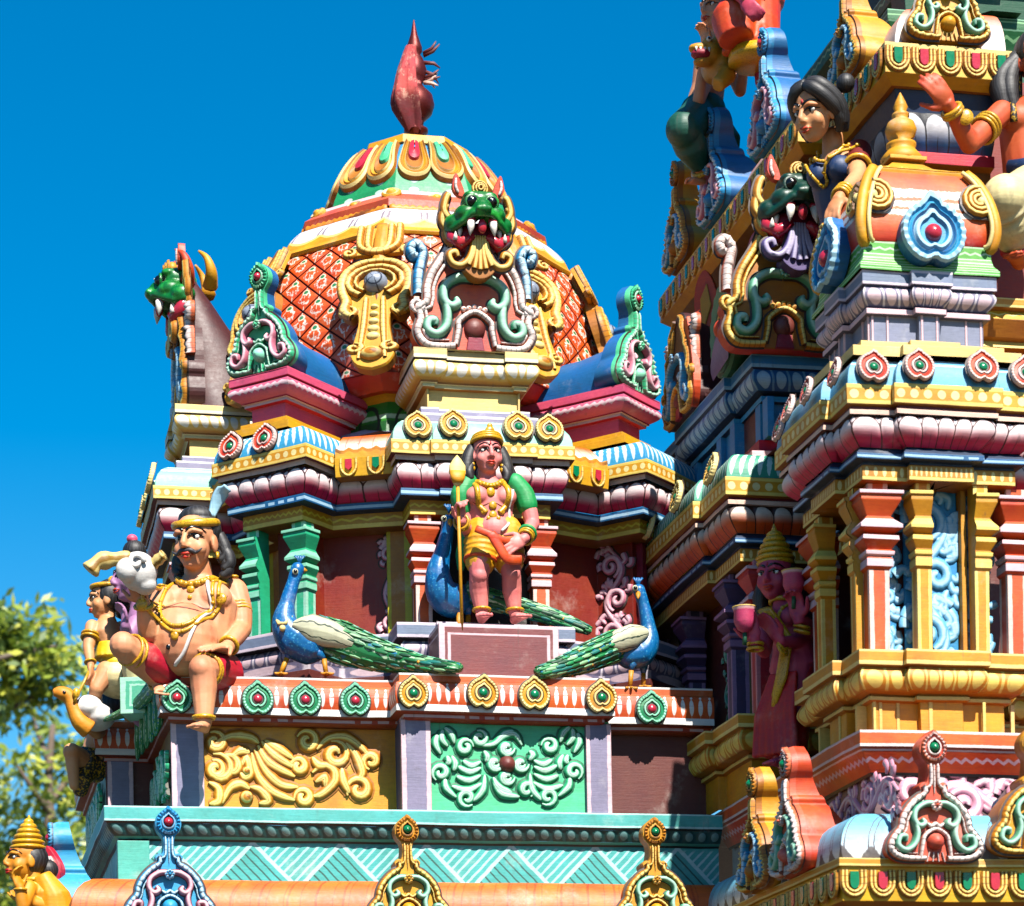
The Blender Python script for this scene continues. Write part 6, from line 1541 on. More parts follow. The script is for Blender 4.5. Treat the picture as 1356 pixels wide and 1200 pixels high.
for k in (1, -1): c.ell(f.hl(k * .37, -.02, -.24), .055 * hh, M_goldorn); c.ell(f.hl(k * .37, -.02, -.34), .07 * hh, M_goldorn)
f.add('earring', c)
# cloth
c = MB(); f.limb([hipL + V((0, 0, .05)), (hipL + knL) / 2, knL * .58 + hipL * .42], [.43, .40, .37], c, 16); f.limb([hipR + V((0, 0, .05)), (hipR + knR) / 2, knR * .58 + hipR * .42], [.43, .40, .37], c, 16); c.ell(pe + V((0, 0, .01)), (.63 * hh, .48 * hh, .40 * hh), M_yelcloth)
for kk, (h_, k_) in enumerate(((hipL, knL), (hipR, knR))):
    for i in range(4): f.ring(c, h_.lerp(k_, .10 + .14 * i), (k_ - h_) + V((.02 * (i % 2), 0, .03)), .43 - .015 * i, .035, f.skin)
f.cloth('shorts', c, M_yelcloth, .024, 2)
c = MB()
for i, (h_, k_) in enumerate(((hipL, knL), (hipR, knR))): f.ring(c, h_.lerp(k_, .56), k_ - h_, .375, .045, M_orcloth)
c.tube(crom([W(630, 700, -.22), W(650, 708, -.25), W(668, 716, -.24), W(690, 712, -.20)], 4), [(.04 * hh, .09 * hh)] * 13, M_orcloth, 10); c.tube(crom([W(650, 706, -.25), W(662, 726, -.25), W(672, 740, -.24), W(690, 742, -.2)], 4), [(.045 * hh, .12 * hh)] * 13, M_orcloth, 10)
f.add('sash', c)
c = MB(); f.limb([W(620, 640, Y0), shL + V((-.02, 0, -.02)), shL.lerp(elL, .40) + V((-.02, 0, 0))], [.24, .27, .25], c); f.limb([W(682, 640, Y0), shR + V((.02, 0, -.02)), shR.lerp(elR, .42) + V((.012, 0, 0))], [.24, .27, .26], c)
c.tube([W(620, 660, Y0 + .1), W(615, 700, Y0 + .12), W(612, 735, Y0 + .1), W(610, 755, Y0 + .08)], [(.12 * hh, .3 * hh), (.12 * hh, .35 * hh), (.16 * hh, .3 * hh), (.08 * hh, .1 * hh)], M_grncloth, 12)
f.cloth('green_shawl', c, M_grncloth)
# necklaces, thread, bangles
c = MB(); ck = nk
f.drape(c, [nk + V((-.10, 0, .0)), nk + V((-.05, 0, -.045)), nk + V((0, 0, -.06)), nk + V((.05, 0, -.045)), nk + V((.10, 0, 0))], .075, M_goldorn, off=.01, beads=(2, .06))
for k in (1, -1): f.drape(c, [nk + V((k * .09, 0, -.02)), ch + V((k * .10, 0, .02)), ch + V((k * .085, 0, -.05)), ch + V((k * .04, 0, -.10))], .07, M_goldorn, off=.01)
for x, z_, r in ((0, -.065, .10), (-.055, -.10, .085), (.055, -.10, .085), (0, -.125, .10), (-.03, -.15, .05), (.03, -.15, .05)):
    p = f.skinpt(ch + V((x, 0, z_ + .01)), (0, 1, 0), .02); c.ell(p, (r * hh, r * .5 * hh, r * hh), M_goldorn, n=12, m=8)
p = f.skinpt(nk + V((0, 0, -.10)), (0, 1, 0), .02); c.ell(p, (.11 * hh, .06 * hh, .12 * hh), M_goldorn)
f.add('necklace', c)
c = MB(); f.drape(c, [shR + V((-.06, 0, .02)), ch + V((.11, 0, -.05)), wa + V((.09, 0, .02)), wa + V((.03, 0, -.05))], .035, M_white, off=.01); f.add('sacred_thread', c)
c = MB()
for w_, e_ in ((wrL, elL), (wrR, elR)):
    for q in (.06, .2): f.ring(c, w_.lerp(e_, q), w_ - e_, .175, .035, M_goldorn)
for a_ in (anL, anR): f.ring(c, a_ + V((0, 0, .02)), (0, .1, 1), .20, .035, M_goldorn)
f.add('bangle', c)
c = MB(); f.ring(c, wrR.lerp(elR, .33), wrR - elR, .19, .05, M_grncloth); f.add('armlet', c)
creases(f, [[ch + V((k * .015, 0, -.035)), ch + V((k * .07, 0, -.055)), ch + V((k * .13, 0, -.03))] for k in (1, -1)])
# spear (held: a thing of its own)
sp_ = thing('spear', 'thin golden spear with a leaf shaped head held by the standing statue', 'spear', tuple(aY(612, 838, -.19)))
c = MB(); p0, p1 = aY(612, 838, -.19) + V((0, 0, .012)), aY(606, 640, -.235); c.tube([p0, p1], .011, M_gold, 8); obj('shaft', c, sp_)
c = MB(); q = [p1 + V((0, 0, z_)) for z_ in (-.02, .0, .02, .06, .11, .15, .175)]; c.tube(q, [(.012, .012), (.03, .02), (.018, .015), (.055, .02), (.052, .02), (.025, .012), (.002, .002)], M_creamrim, 14); c.tube([p1 + V((0, -.004, .0)), p1 + V((0, -.006, .03)), p1 + V((0, -.006, .075))], [(.032, .022), (.045, .021), (.052, .02)], M_gold, 14); obj('spearhead', c, sp_)
# ------------------------------------------------ the seated moustached man
org = (-1.60, .12, 5.15)
f = Fig('statue', 'large seated bare chested statue with a moustache, one leg hanging over the ledge corner', 'statue', org, math.radians(-24), .365, S_tan); hh = f.hh; W = f.W
pe = W(256, 884, .14); be = W(243, 846, .02); ch = W(262, 798, .10); nk = W(263, 764, .10); shL, shR = W(217, 795, .05), W(310, 785, .16)
f.b.tube([pe, pe.lerp(ch, .45) + V((0, -.03, 0)), ch, ch.lerp(nk, .55), nk], [(.68 * hh, .58 * hh), (.68 * hh, .56 * hh), (.70 * hh, .46 * hh), (.50 * hh, .36 * hh), (.25 * hh, .25 * hh)], f.skin, 18)
f.el(be + V((0, -.04, -.02)), (.64, .58, .64)); f.el(pe, (.72, .58, .42))
for k in (1, -1): f.el(ch + V((k * .12, -.07, .0)), (.34, .27, .28))
f.limb([nk - V((0, 0, .05)), W(262, 752, .08)], [.25, .24])
elL, wrL = W(196, 838, -.12), W(190, 798, -.22); elR, wrR = W(320, 832, .08), W(301, 858, -.12)
f.limb([shL, shL.lerp(elL, .5), elL], [.23, .215, .17]); f.limb([elL, elL.lerp(wrL, .4), wrL], [.17, .165, .115]); f.limb([shR, shR.lerp(elR, .5) + V((.01, 0, 0)), elR], [.25, .225, .175]); f.limb([elR, elR.lerp(wrR, .4), wrR], [.18, .17, .115])
f.hand(wrL, W(178, 772, -.26) - wrL, (-.3, -.2, 1), .62, .55, 1); f.hand(wrR, W(277, 858, -.24) - wrR, (0, .25, -1), .66, .12, 1, spread=.2)
hR, kR, aR = W(294, 892, .10), W(268, 886, -.28), W(270, 957, -.30); hL, kL, aL = W(222, 892, .06), W(163, 855, -.24), W(208, 902, .0)
f.limb([hR, hR.lerp(kR, .5), kR], [.34, .29, .22]); f.limb([kR, kR.lerp(aR, .35) + V((0, .02, 0)), aR], [.235, .225, .135]); f.el(kR + V((0, -.03, 0)), (.19, .17, .2))
f.limb([hL, hL.lerp(kL, .5), kL], [.32, .26, .215]); f.limb([kL, kL.lerp(aL, .4), aL], [.235, .22, .13])
f.foot(aR, (-.1, -1, 0), .68); f.foot(aL, W(216, 912, -.15) - aL, .6)
f.head(W(259, 719, .03), math.radians(-8), .06, 0., fat=.93)
f.build(.022)
f.facefeat(moustache=True)
c = MB(); c.ell(f.hl(0, .13, .22), (.40 * hh, .38 * hh, .38 * hh), M_hair); c.ell(f.hl(0, .14, .42), (.34 * hh, .34 * hh, .22 * hh), M_hair)
for k in (1, -1):
    for dx, dz in ((0, .05), (.06, -.10), (.02, -.22)): f.hairlock(c, [f.hl(k * .32, .25, .1 + dz), f.hl(k * (.40 + dx), .27, -.10 + dz), f.hl(k * (.43 + dx), .25, -.26 + dz), f.hl(k * (.34 + dx), .16, -.36 + dz)], [.10, .12, .11, .05])
f.add('hair', c)
c = MB(); c.tube([f.hl(.365 * math.cos(i * PI / 12), .04 + .40 * math.sin(i * PI / 12), .31 + .06 * math.sin(i * PI / 12)) for i in range(25)], [(.05 * hh, .07 * hh)] * 25, M_goldorn, 8, caps=False); f.add('headband', c)
c = MB()
for z_ in (.19, .225, .26): c.tube([f.skinpt(f.H @ V((x, 0, z_)), (f.H.to_3x3() @ V((0, 1, 0))), .004) for x in (-.18, -.09, 0, .09, .18)], .008 * hh, M_white, 6)
f.add('forehead_lines', c)
c = MB(); q = crom([f.hl(.30, .05, .42), f.hl(.36, .1, .62), f.hl(.48, .1, .80), f.hl(.62, .05, .86)], 4)
c.tube(q, [(.025 * hh, (.06 + .06 * min(1, i / 6)) * hh * (1 if i < 10 else .7)) for i in range(len(q))], M_bluerim, 8); f.add('head_feather', c)
c = MB(); c.tube([f.hl(.40, .0, -.2), f.hl(.41, -.02, -.3)], .03 * hh, M_goldorn, 6); f.add('earring', c)
c = MB()
f.drape(c, [nk + V((-.14, 0, -.0)), nk + V((-.08, 0, -.06)), nk + V((0, 0, -.085)), nk + V((.08, 0, -.06)), nk + V((.14, 0, .0))], .06, M_goldorn, off=.01, beads=(2, .055))
for off_ in (0, .035): f.drape(c, [nk + V((-.13 - off_, 0, -.03)), ch + V((-.15 - off_, 0, -.02)), ch + V((-.14 - off_, 0, -.13)), ch + V((-.05, 0, -.22 - off_)), ch + V((.06, 0, -.20 - off_)), ch + V((.14 + off_, 0, -.08)), ch + V((.15 + off_, 0, .0)), nk + V((.13 + off_, 0, -.03))], .035, M_goldorn, off=.01, beads=(3, .035))
for x, z_, r in ((0, -.12, .07), (0.0, -.17, .04)): c.ell(f.skinpt(nk + V((x, 0, z_)), (0, 1, 0), .02), (r * hh, r * .5 * hh, r * hh), M_goldorn)
c.ell(f.skinpt(ch + V((-.03, 0, -.285)), (0, 1, 0), .02), (.07 * hh, .04 * hh, .08 * hh), M_goldorn); f.add('necklace', c)
c = MB(); f.drape(c, [shR + V((-.10, 0, .05)), ch + V((.14, 0, -.05)), be + V((.15, 0, .05)), be + V((.08, 0, -.12)), be + V((.0, 0, -.20))], .033, M_white, off=.01); f.add('sacred_thread', c)
c = MB(); p = f.skinpt(be + V((-.02, 0, -.10)), (0, 1, 0), -.0); c.ell(p, (.04 * hh, .02 * hh, .05 * hh), M_eyeb); f.add('navel', c)
creases(f, [[ch + V((k * .02, 0, -.05)), ch + V((k * .10, 0, -.085)), ch + V((k * .19, 0, -.06)), ch + V((k * .23, 0, -.0))] for k in (1, -1)] + [[be + V((-.2, 0, .12)), be + V((0, 0, .155)), be + V((.2, 0, .12))]])
c = MB()
for w_, e_ in ((wrL, elL), (wrR, elR)): f.ring(c, w_.lerp(e_, .12), w_ - e_, .15, .035, M_goldorn)
for s_, e_ in ((shL, elL), (shR, elR)):
    for q in (.42, .50, .58): f.ring(c, s_.lerp(e_, q), e_ - s_, .225, .022, M_goldorn)
    c.ell(f.near(s_.lerp(e_, .5) + V((0, -.3, 0)), .01), (.10 * hh, .05 * hh, .10 * hh), M_goldorn)
for k_, h_ in ((kR, hR), (kL, hL)):
    for q in (.16, .26): f.ring(c, k_.lerp(h_, q), h_ - k_, .265, .026, M_goldorn)
f.ring(c, aR + V((0, 0, .03)), (0, 0, 1), .17, .035, M_goldorn); f.ring(c, aL, aL - kL, .16, .03, M_goldorn); f.add('bangle', c)
c = MB(); c.ell(f.near(shR + V((.02, -.05, .2)), .02), (.08 * hh, .07 * hh, .035 * hh), M_goldorn); c.ell(f.near(shL + V((-.02, -.05, .2)), .02), (.07 * hh, .06 * hh, .03 * hh), M_goldorn)
for k in (1,): c.tube([f.near(shR + V((-.07, -.05, .1)), .01), f.near(shR + V((-.08, -.2, -.02)), .01)], [(.06 * hh, .02 * hh)] * 2, M_goldorn, 8)
f.add('shoulder_ornament', c)
c = MB(); f.limb([hR + V((0, 0, .0)), hR.lerp(kR, .45), hR.lerp(kR, .70)], [.385, .34, .29], c, 16); f.limb([hL, hL.lerp(kL, .45), hL.lerp(kL, .62)], [.36, .31, .275], c, 16); c.ell(pe + V((0, .03, -.07)), (.68 * hh, .50 * hh, .30 * hh), M_red); f.cloth('shorts', c, M_red, .028, 2)
# the white head with horns that lies in his raised hand
hd = thing('goat_head', 'white woolly goat head with curved yellow horns in the raised hand of the seated statue', 'animal head', tuple(aY(182, 772, -.30)))
c = MB(); p = aY(183, 757, -.32)
for r, dz in ((1, 0),): c.ell(p, (.115, .10, .12), M_wool, n=24, m=16); c.ell(p + V((-.07, -.06, -.01)), (.07, .07, .075), M_wool); c.ell(p + V((.04, 0, -.08)), (.07, .07, .06), M_wool)
obj('head', blob(c, .008, M_wool, 2), hd)
c = MB(); q = crom([p + V((-.05, -.02, .06)), aY(150, 741, -.34), aY(130, 745, -.36), aY(119, 756, -.36)], 5); c.tube(q, [(.05 + .008 * math.sin(i)) for i in range(len(q))], M_hornc, 12); obj('horn', c, hd)
c = MB(); q = crom([p + V((.08, -.02, .04)), aY(205, 745, -.36), aY(217, 735, -.40)], 5); c.tube(q, [.034 + .004 * math.sin(i * 2) for i in range(len(q))], M_hornc, 12); obj('horn', c, hd)
c = MB(); c.tube([p + V((-.02, -.11, .03)) + V((.05 * math.cos(t), -.0, .05 * math.sin(t))) * (1 - t / 9) for t in [i * .5 for i in range(14)]], .016, M_white, 8); obj('curl', c, hd)
# ------------------------------------------------ peacocks
def peacock(label, pts, Yb, blue_r, train, tw, wing, legs, ground, name='peacock'):
    """pts: neck and body line in photograph pixels with a depth offset; built round the standing plane Yb"""
    t = thing(name, label, 'peacock', tuple(ground), 'peacock statues')
    b = MB(); P = [aY(x, y, Yb + d) for x, y, d in pts]
    q = crom([(*p[:],) for p in P], 4); rr = []
    for i in range(len(q)):
        k = i / 4; j = min(int(k), len(blue_r) - 2); rr.append(blue_r[j] + (blue_r[j + 1] - blue_r[j]) * (k - j))
    b.tube(q, rr, M_pea, 14); b.ell(q[0], rr[0], M_pea); b.ell(q[-1], rr[-1], M_pea)
    return t, b, P
def finish_pea(t, b, head, beakd, eye_side, legs, crest=True):
    body = obj('body', blob(b, .008, M_pea, 2, 'body'), t)
    c = MB(); hd_, bk = head; c.tube([hd_, hd_ + (bk - hd_) * .6, bk], [.022, .016, .003], M_claw, 8); obj('beak', c, t)
    c = MB(); e = eye_side
    c.ell(e, (.020, .012, .020), M_wing); obj('eye', c, t); c2 = MB(); c2.ell(e + V((0, -.009, 0)), (.012, .008, .012), M_eyeb); obj('pupil', c2, t)
    if crest:
        c = MB()
        for k in range(4): c.tube([hd_ + V((.0, 0, .03)), hd_ + V((.01 * (k - 1.5), .0, .065)), hd_ + V((.02 * (k - 1.5), 0, .085))], [.006, .005, .009], M_pea, 6)
        obj('crest', c, t)
    for h_, k_, f_ in legs:
        c = MB(); c.tube([h_, h_.lerp(k_, .6), k_], [.045, .028, .016], M_pea, 8); obj('thigh', c, t)
        c = MB(); c.tube([k_, f_], [.017, .015], M_claw, 8)
        for a in (-.7, 0, .7, 3.1): c.tube([f_, f_ + V((.06 * math.sin(a), -.06 * math.cos(a), -.004))], [.015, .007], M_claw, 6)
        obj('leg', c, t)
FEAT = [paint('train feather ' + str(i), c_, streak=False) for i, c_ in enumerate((C(18, 104, 56), C(40, 140, 80), C(150, 200, 150), C(10, 74, 46), C(30, 120, 110)))]
def feather_train(t, P, wd, th, drop=0.):
    """flat tail of feathers along P; wd widths"""
    q = crom([(*p[:],) for p in P], 6); n = len(q); b = MB(); rows = []
    for i in range(n):
        k = i / (n - 1) * (len(wd) - 1); j = min(int(k), len(wd) - 2); w = wd[j] + (wd[j + 1] - wd[j]) * (k - j)
        tan = (q[min(i + 1, n - 1)] - q[max(i - 1, 0)]).normalized(); up = V((0, -.35, 1)); up = (up - tan * up.dot(tan)).normalized(); sd = tan.cross(up)
        row = []
        for a in range(17):
            an = 2 * PI * a / 16; rip = 1 + .05 * math.sin(an * 5 + i * .0)
            row.append(q[i] + up * (w * math.sin(an) * rip) + sd * (th * math.cos(an) * min(1, w / .03)))
        rows.append(row)
    rows = [[q[0]] * 17] + rows + [[q[-1] + (q[-1] - q[-2]) * .5] * 17]
    b.grid(rows, M_train, True, uvf=lambda i, j: (j / 16, i / (n - 1)))
    rows = rows[1:-1]; tr = obj('train', b, t)
    c = MB(); rnd = random.Random(5)
    for i in range(2, n - 2, 1):
        for a in range(1, 16):
            if (i + a) % 2: continue
            p = rows[i][a]; nr = (p - q[i]); 
            if nr.length < .004: continue
            nr.normalize(); tan = (q[min(i + 1, n - 1)] - q[i - 1]).normalized(); sd = tan.cross(nr).normalized(); Rm = Matrix((sd, tan, nr)).transposed(); l = rnd.uniform(.035, .06)
            c.ell(p + nr * .001, (.012, l, .006), FEAT[rnd.randrange(len(FEAT))], Rm, 8, 6)
    obj('feather', c, tr)
    c = MB()
    rnd = random.Random(3)
    for k in range(26):
        i = int(n * (.1 + .85 * k / 34)); a = int(rnd.uniform(1, 15)) ; p = rows[i][a]; 
        if p.y > q[i].y + .01: a = 16 - a; p = rows[i][a]
        c.ell(p, (.010, .006, .010), (M_blueface, M_gold, M_greenjewel)[k % 3], n=8, m=6)
    obj('eye_spot', c, tr)
    c = MB()
    for k in range(9):
        a = 3 + k; L = [rows[i][a] + (rows[i][a] - q[i]) * .03 for i in range(2, n - 1, 2)]; c.tube(L, .0045, M_mintedge if k % 2 else M_greendk, 5)
    obj('feather_rib', c, tr)
def wingpart(t, pts, r, mat=M_wing):
    b = MB(); q = crom([(*p[:],) for p in pts], 5); n = len(q)
    rows = []
    for i in range(n):
        k = i / (n - 1) * (len(r) - 1); j = min(int(k), len(r) - 2); w = r[j] + (r[j + 1] - r[j]) * (k - j); tan = (q[min(i + 1, n - 1)] - q[max(i - 1, 0)]).normalized(); up = V((0, -.2, 1)); up = (up - tan * up.dot(tan)).normalized(); sd = tan.cross(up)
        rows.append([q[i] + up * w * math.sin(2 * PI * a / 16) + sd * .05 * math.cos(2 * PI * a / 16) * min(1, w / .03) for a in range(17)])
    b.grid(rows, M_wing, True, uvf=lambda i, j: (j / 16, i / (n - 1))); return obj('wing', b, t)
# left one
Yb = .10; g = aY(420, 893, Yb)
t, b, P = peacock('peacock statue left of the pedestal with head turned back, green train trailing right', [(394, 754, 0), (388, 772, 0), (380, 800, 0), (377, 825, 0), (390, 845, 0), (412, 857, 0), (428, 858, .02)], Yb, [.045, .040, .050, .085, .125, .115, .05], 0, 0, 0, 0, g)
finish_pea(t, b, (aY(397, 754, Yb), aY(407, 756, Yb - .01)), 0, aY(391, 757, Yb - .048), [(aY(418, 860, Yb - .05), aY(429, 873, Yb - .06), aY(432, 893, Yb - .06)), (aY(385, 858, Yb), aY(380, 872, Yb), aY(371, 893, Yb))])
feather_train(t, [aY(415, 838, Yb - .03), aY(450, 852, Yb - .05), aY(500, 868, Yb - .10), aY(560, 880, Yb - .30), aY(608, 885, Yb - .46)], [.10, .13, .10, .05, .028], .06)
wingpart(t, [aY(390, 828, Yb - .07), aY(410, 833, Yb - .10), aY(440, 841, Yb - .09), aY(466, 852, Yb - .08)], [.03, .095, .085, .05])
c = MB(); c.tube([aY(365, 818, Yb - .02), aY(370, 826, Yb - .075), aY(378, 826, Yb - .09), aY(386, 817, Yb - .05)], .013, M_creamrim, 8); c.ell(aY(374, 832, Yb - .10), .02, M_creamrim); obj('collar', c, t)
# right one: stands at the right end, its train towards the pedestal
Yb = .02; g = aY(836, 912, Yb)
t, b, P = peacock('peacock statue right of the pedestal with raised neck in shadow, train pointing left', [(846, 782, 0), (852, 800, 0), (858, 830, 0), (858, 850, 0), (848, 864, 0), (830, 868, 0), (815, 862, 0)], Yb, [.042, .038, .050, .075, .10, .085, .04], 0, 0, 0, 0, g)
finish_pea(t, b, (aY(845, 783, Yb), aY(845, 793, Yb - .08)), 0, aY(841, 779, Yb - .044), [(aY(840, 870, Yb - .03), aY(836, 888, Yb - .04), aY(834, 912, Yb - .03)), (aY(852, 872, Yb + .05), aY(852, 892, Yb + .05), aY(852, 910, Yb + .05))])
feather_train(t, [aY(838, 848, Yb - .02), aY(810, 858, Yb - .06), aY(775, 872, Yb - .16), aY(742, 884, Yb - .26), aY(712, 891, Yb - .30)], [.07, .10, .09, .06, .028], .06)
wingpart(t, [aY(852, 838, Yb - .05), aY(838, 843, Yb - .09), aY(818, 850, Yb - .09), aY(802, 855, Yb - .09)], [.04, .08, .075, .03])
# the one behind the standing statue
Yb = .12; g = aY(608, 838, Yb)
t, b, P = peacock('peacock statue with lowered beak behind the standing statue and its spear', [(594, 690, -.02), (592, 708, 0), (585, 735, 0), (580, 760, 0), (585, 785, .02), (598, 795, .05), (612, 790, .12)], Yb, [.042, .045, .055, .080, .105, .115, .08], 0, 0, 0, 0, g)
finish_pea(t, b, (aY(595, 686, Yb - .02), aY(597, 697, Yb - .10)), 0, aY(588, 687, Yb - .05), [(aY(606, 800, Yb), aY(608, 812, Yb), aY(607, 838, Yb)), (aY(618, 800, Yb + .08), aY(620, 815, Yb + .08), aY(620, 836, Yb + .06))])
feather_train(t, [aY(615, 785, Yb + .05), aY(650, 795, Yb + .08), aY(700, 808, Yb + .10), aY(745, 822, Yb + .08), aY(782, 836, Yb + .04)], [.07, .065, .055, .045, .02], .05)
# ------------------------------------------------ attendant riding at the far left corner
def simple_body(f, pe, wa, ch, nk, w=(.52, .44, .54), dpt=.36):
    hh = f.hh
    f.b.tube([pe, wa, ch, ch.lerp(nk, .6), nk], [(w[0] * hh, dpt * 1.15 * hh), (w[1] * hh, dpt * hh), (w[2] * hh, dpt * hh), (.4 * hh, .28 * hh), (.2 * hh, .2 * hh)], f.skin, 18)
    f.limb([nk - V((0, 0, .02)), nk + V((0, 0, .25 * hh))], [.2, .19])
def limbs(f, s, e, w, r=(.19, .15, .105)):
    f.limb([s, s.lerp(e, .5), e], [r[0], r[0] * .95, r[1]]); f.limb([e, e.lerp(w, .4), w], [r[1], r[1] * .95, r[2]])
Yq = 1.15
f = Fig('statue', 'attendant statue in lilac shawl and yellow waist sash leading the ochre necked swan', 'statue', tuple(aY(150, 960, Yq)), math.radians(-110), .25, S_peach); hh = f.hh; W = f.W
pe, wa, ch, nk = W(158, 885, Yq), W(150, 862, Yq), W(142, 838, Yq), W(143, 818, Yq)
simple_body(f, pe, wa, ch, nk)
shl, shr = W(122, 830, Yq - .05), W(160, 832, Yq + .18); elb, wr = W(117, 858, Yq - .10), W(120, 880, Yq - .14)
limbs(f, shl, elb, wr); f.hand(wr, V((0, 0, -1)) + (wr - elb).normalized() * .5, (0, -1, 0), .62, .5, 1)
el2 = W(158, 850, Yq + .3); limbs(f, shr, el2, W(140, 860, Yq + .35)); f.hand(W(140, 860, Yq + .35), (-.3, -1, 0), (0, 0, -1), .6, .6, 1)
kn, an = W(128, 912, Yq - .12), W(122, 938, Yq - .02); f.limb([W(142, 890, Yq - .08), kn], [.30, .2]); f.limb([kn, an], [.2, .13])
kn2, an2 = W(190, 900, Yq), W(170, 950, Yq + .05); f.limb([W(168, 888, Yq), kn2], [.30, .22]); f.limb([kn2, an2], [.2, .13])
f.head(W(140, 795, Yq), math.radians(18), .02, 0.); f.build(.03); f.facefeat(tilak=False)
c = MB(); c.ell(f.hl(0, .13, .12), (.42 * hh, .42 * hh, .44 * hh), M_hair); c.tube([f.hl(-.3, .35, -.25), f.hl(0, .45, -.32), f.hl(.3, .35, -.25)], [.15 * hh, .2 * hh, .15 * hh], M_hair, 12); c.ell(f.hl(0, .40, .0), (.36 * hh, .26 * hh, .36 * hh), M_hair); f.add('hair', c)
c = MB(); c.tube([f.hl(.37 * math.cos(i * PI / 12), .04 + .40 * math.sin(i * PI / 12), .34) for i in range(25)], .06 * hh, M_goldorn, 8, caps=False); c.ell(f.hl(.2, .2, .45), .14 * hh, M_goldorn); f.add('headband', c)
c = MB(); c.tube([wa + V((0, 0, -.06)), wa + V((0, 0, .04))], [(.62 * hh, .50 * hh), (.55 * hh, .45 * hh)], f.skin, 18); c.ell(pe + V((0, 0, .02)), (.60 * hh, .48 * hh, .3 * hh), M_yelcl2); f.cloth('sash', c, M_yelcl2, .03)
c = MB(); c.ell(pe + V((0, 0, -.07)), (.74 * hh, .68 * hh, .52 * hh), f.skin); c.tube([pe + V((0, 0, -.05)), kn2 + V((0, 0, .0))], [.56 * hh, .46 * hh], f.skin, 14); c.ell(kn2.lerp(an2, .2), (.42 * hh, .42 * hh, .45 * hh), f.skin); f.cloth('skirt', c, M_whitecloth, .03)
c = MB(); c.tube([shr + V((0, 0, 0)), ch + V((0, .06, -.06)), wa + V((0, .08, .06)), W(125, 858, Yq)], [(.2 * hh, .1 * hh), (.3 * hh, .1 * hh), (.3 * hh, .1 * hh), (.1 * hh, .05 * hh)], f.skin, 12); c.ell(W(152, 853, Yq - .08), (.28 * hh, .12 * hh, .22 * hh), f.skin); f.cloth('shawl', c, M_lilac, .03)
c = MB()
for q in (.4, .55): f.ring(c, shl.lerp(elb, q), elb - shl, .22, .04, M_goldorn)
f.ring(c, wr.lerp(elb, .15), wr - elb, .14, .03, M_goldorn); f.ring(c, an + V((0, 0, .03)), (an - kn), .2, .035, M_goldorn); f.add('bangle', c)
# swan he leads: ochre neck, white body
sw = thing('swan', 'ochre necked swan statue with white body led on a cord by the far left attendant', 'swan', tuple(aY(112, 965, 1.0)))
c = MB(); q = crom([(*aY(x, y, Yd)[:],) for x, y, Yd in ((70, 918, 1.0), (80, 917, 1.0), (91, 922, 1.0), (98, 940, 1.0), (106, 956, 1.0), (118, 966, 1.02))], 4)
c.tube(q, [.022, .04, .046, .045, .05, .06, .07], M_claw, 12); c.ell(aY(84, 919, 1.0), (.05, .05, .045), M_claw); obj('neck', blob(c, .009, paint('ochre feather paint', C(224, 142, 28)), 2), sw)
c = MB(); c.ell(aY(117, 938, 1.05), (.10, .12, .085), M_white); c.ell(aY(128, 950, 1.1), (.12, .15, .09), M_white); obj('body', blob(c, .01, M_white, 2), sw)
c = MB(); c.ell(aY(85, 917, .955), (.012, .008, .012), M_eyeb); obj('eye', c, sw)
c = MB(); c.tube([aY(120, 884, 1.0), aY(112, 902, .95), aY(102, 922, .94), aY(98, 930, .95)], .009, M_goldorn, 6); c.ell(aY(101, 918, .945), (.025, .02, .035), M_goldorn); obj('cord', c, sw)
# crouching bearer below it
f = Fig('statue', 'crouching bearer statue in black and gold cloth below the ochre necked swan', 'statue', tuple(aY(110, 1045, 1.6)), math.radians(-80), .24, S_peach); hh = f.hh; W = f.W; Yk = 1.5
pe, wa, ch, nk = W(122, 1015, Yk), W(126, 995, Yk), W(130, 978, Yk), W(134, 962, Yk); simple_body(f, pe, wa, ch, nk)
limbs(f, W(140, 968, Yk), W(128, 972, Yk - .2), W(108, 958, Yk - .3)); f.hand(W(112, 958, Yk - .3), (-1, 0, .15), (0, 0, 1), .62, .3, 1)
kn = W(95, 996, Yk - .2); f.limb([pe, kn], [.32, .25]); f.limb([kn, W(98, 1040, Yk - .2)], [.22, .14]); f.head(W(140, 942, Yk + .1), 0, 0, 0); f.build(.034)
f.facefeat(tilak=False); c = MB(); c.ell(f.hl(0, .13, .14), (.42 * hh, .42 * hh, .42 * hh), M_hair); f.add('hair', c)
M_blackgold = paint('black cloth with gold specks', C(30, 26, 30), lambda nt, u, v, P: [(noise(nt, P, 60., 2.).soft(.52, .6), C(206, 160, 40))], streak=False)
c = MB(); c.tube([wa, pe, pe.lerp(kn, .55)], [.5 * hh, .5 * hh, .36 * hh], f.skin, 14); c.tube([pe, W(108, 1030, Yk - .1), W(106, 1050, Yk)], [.35 * hh, .3 * hh, .2 * hh], f.skin, 12); f.cloth('loin_cloth', c, M_blackgold, .034)
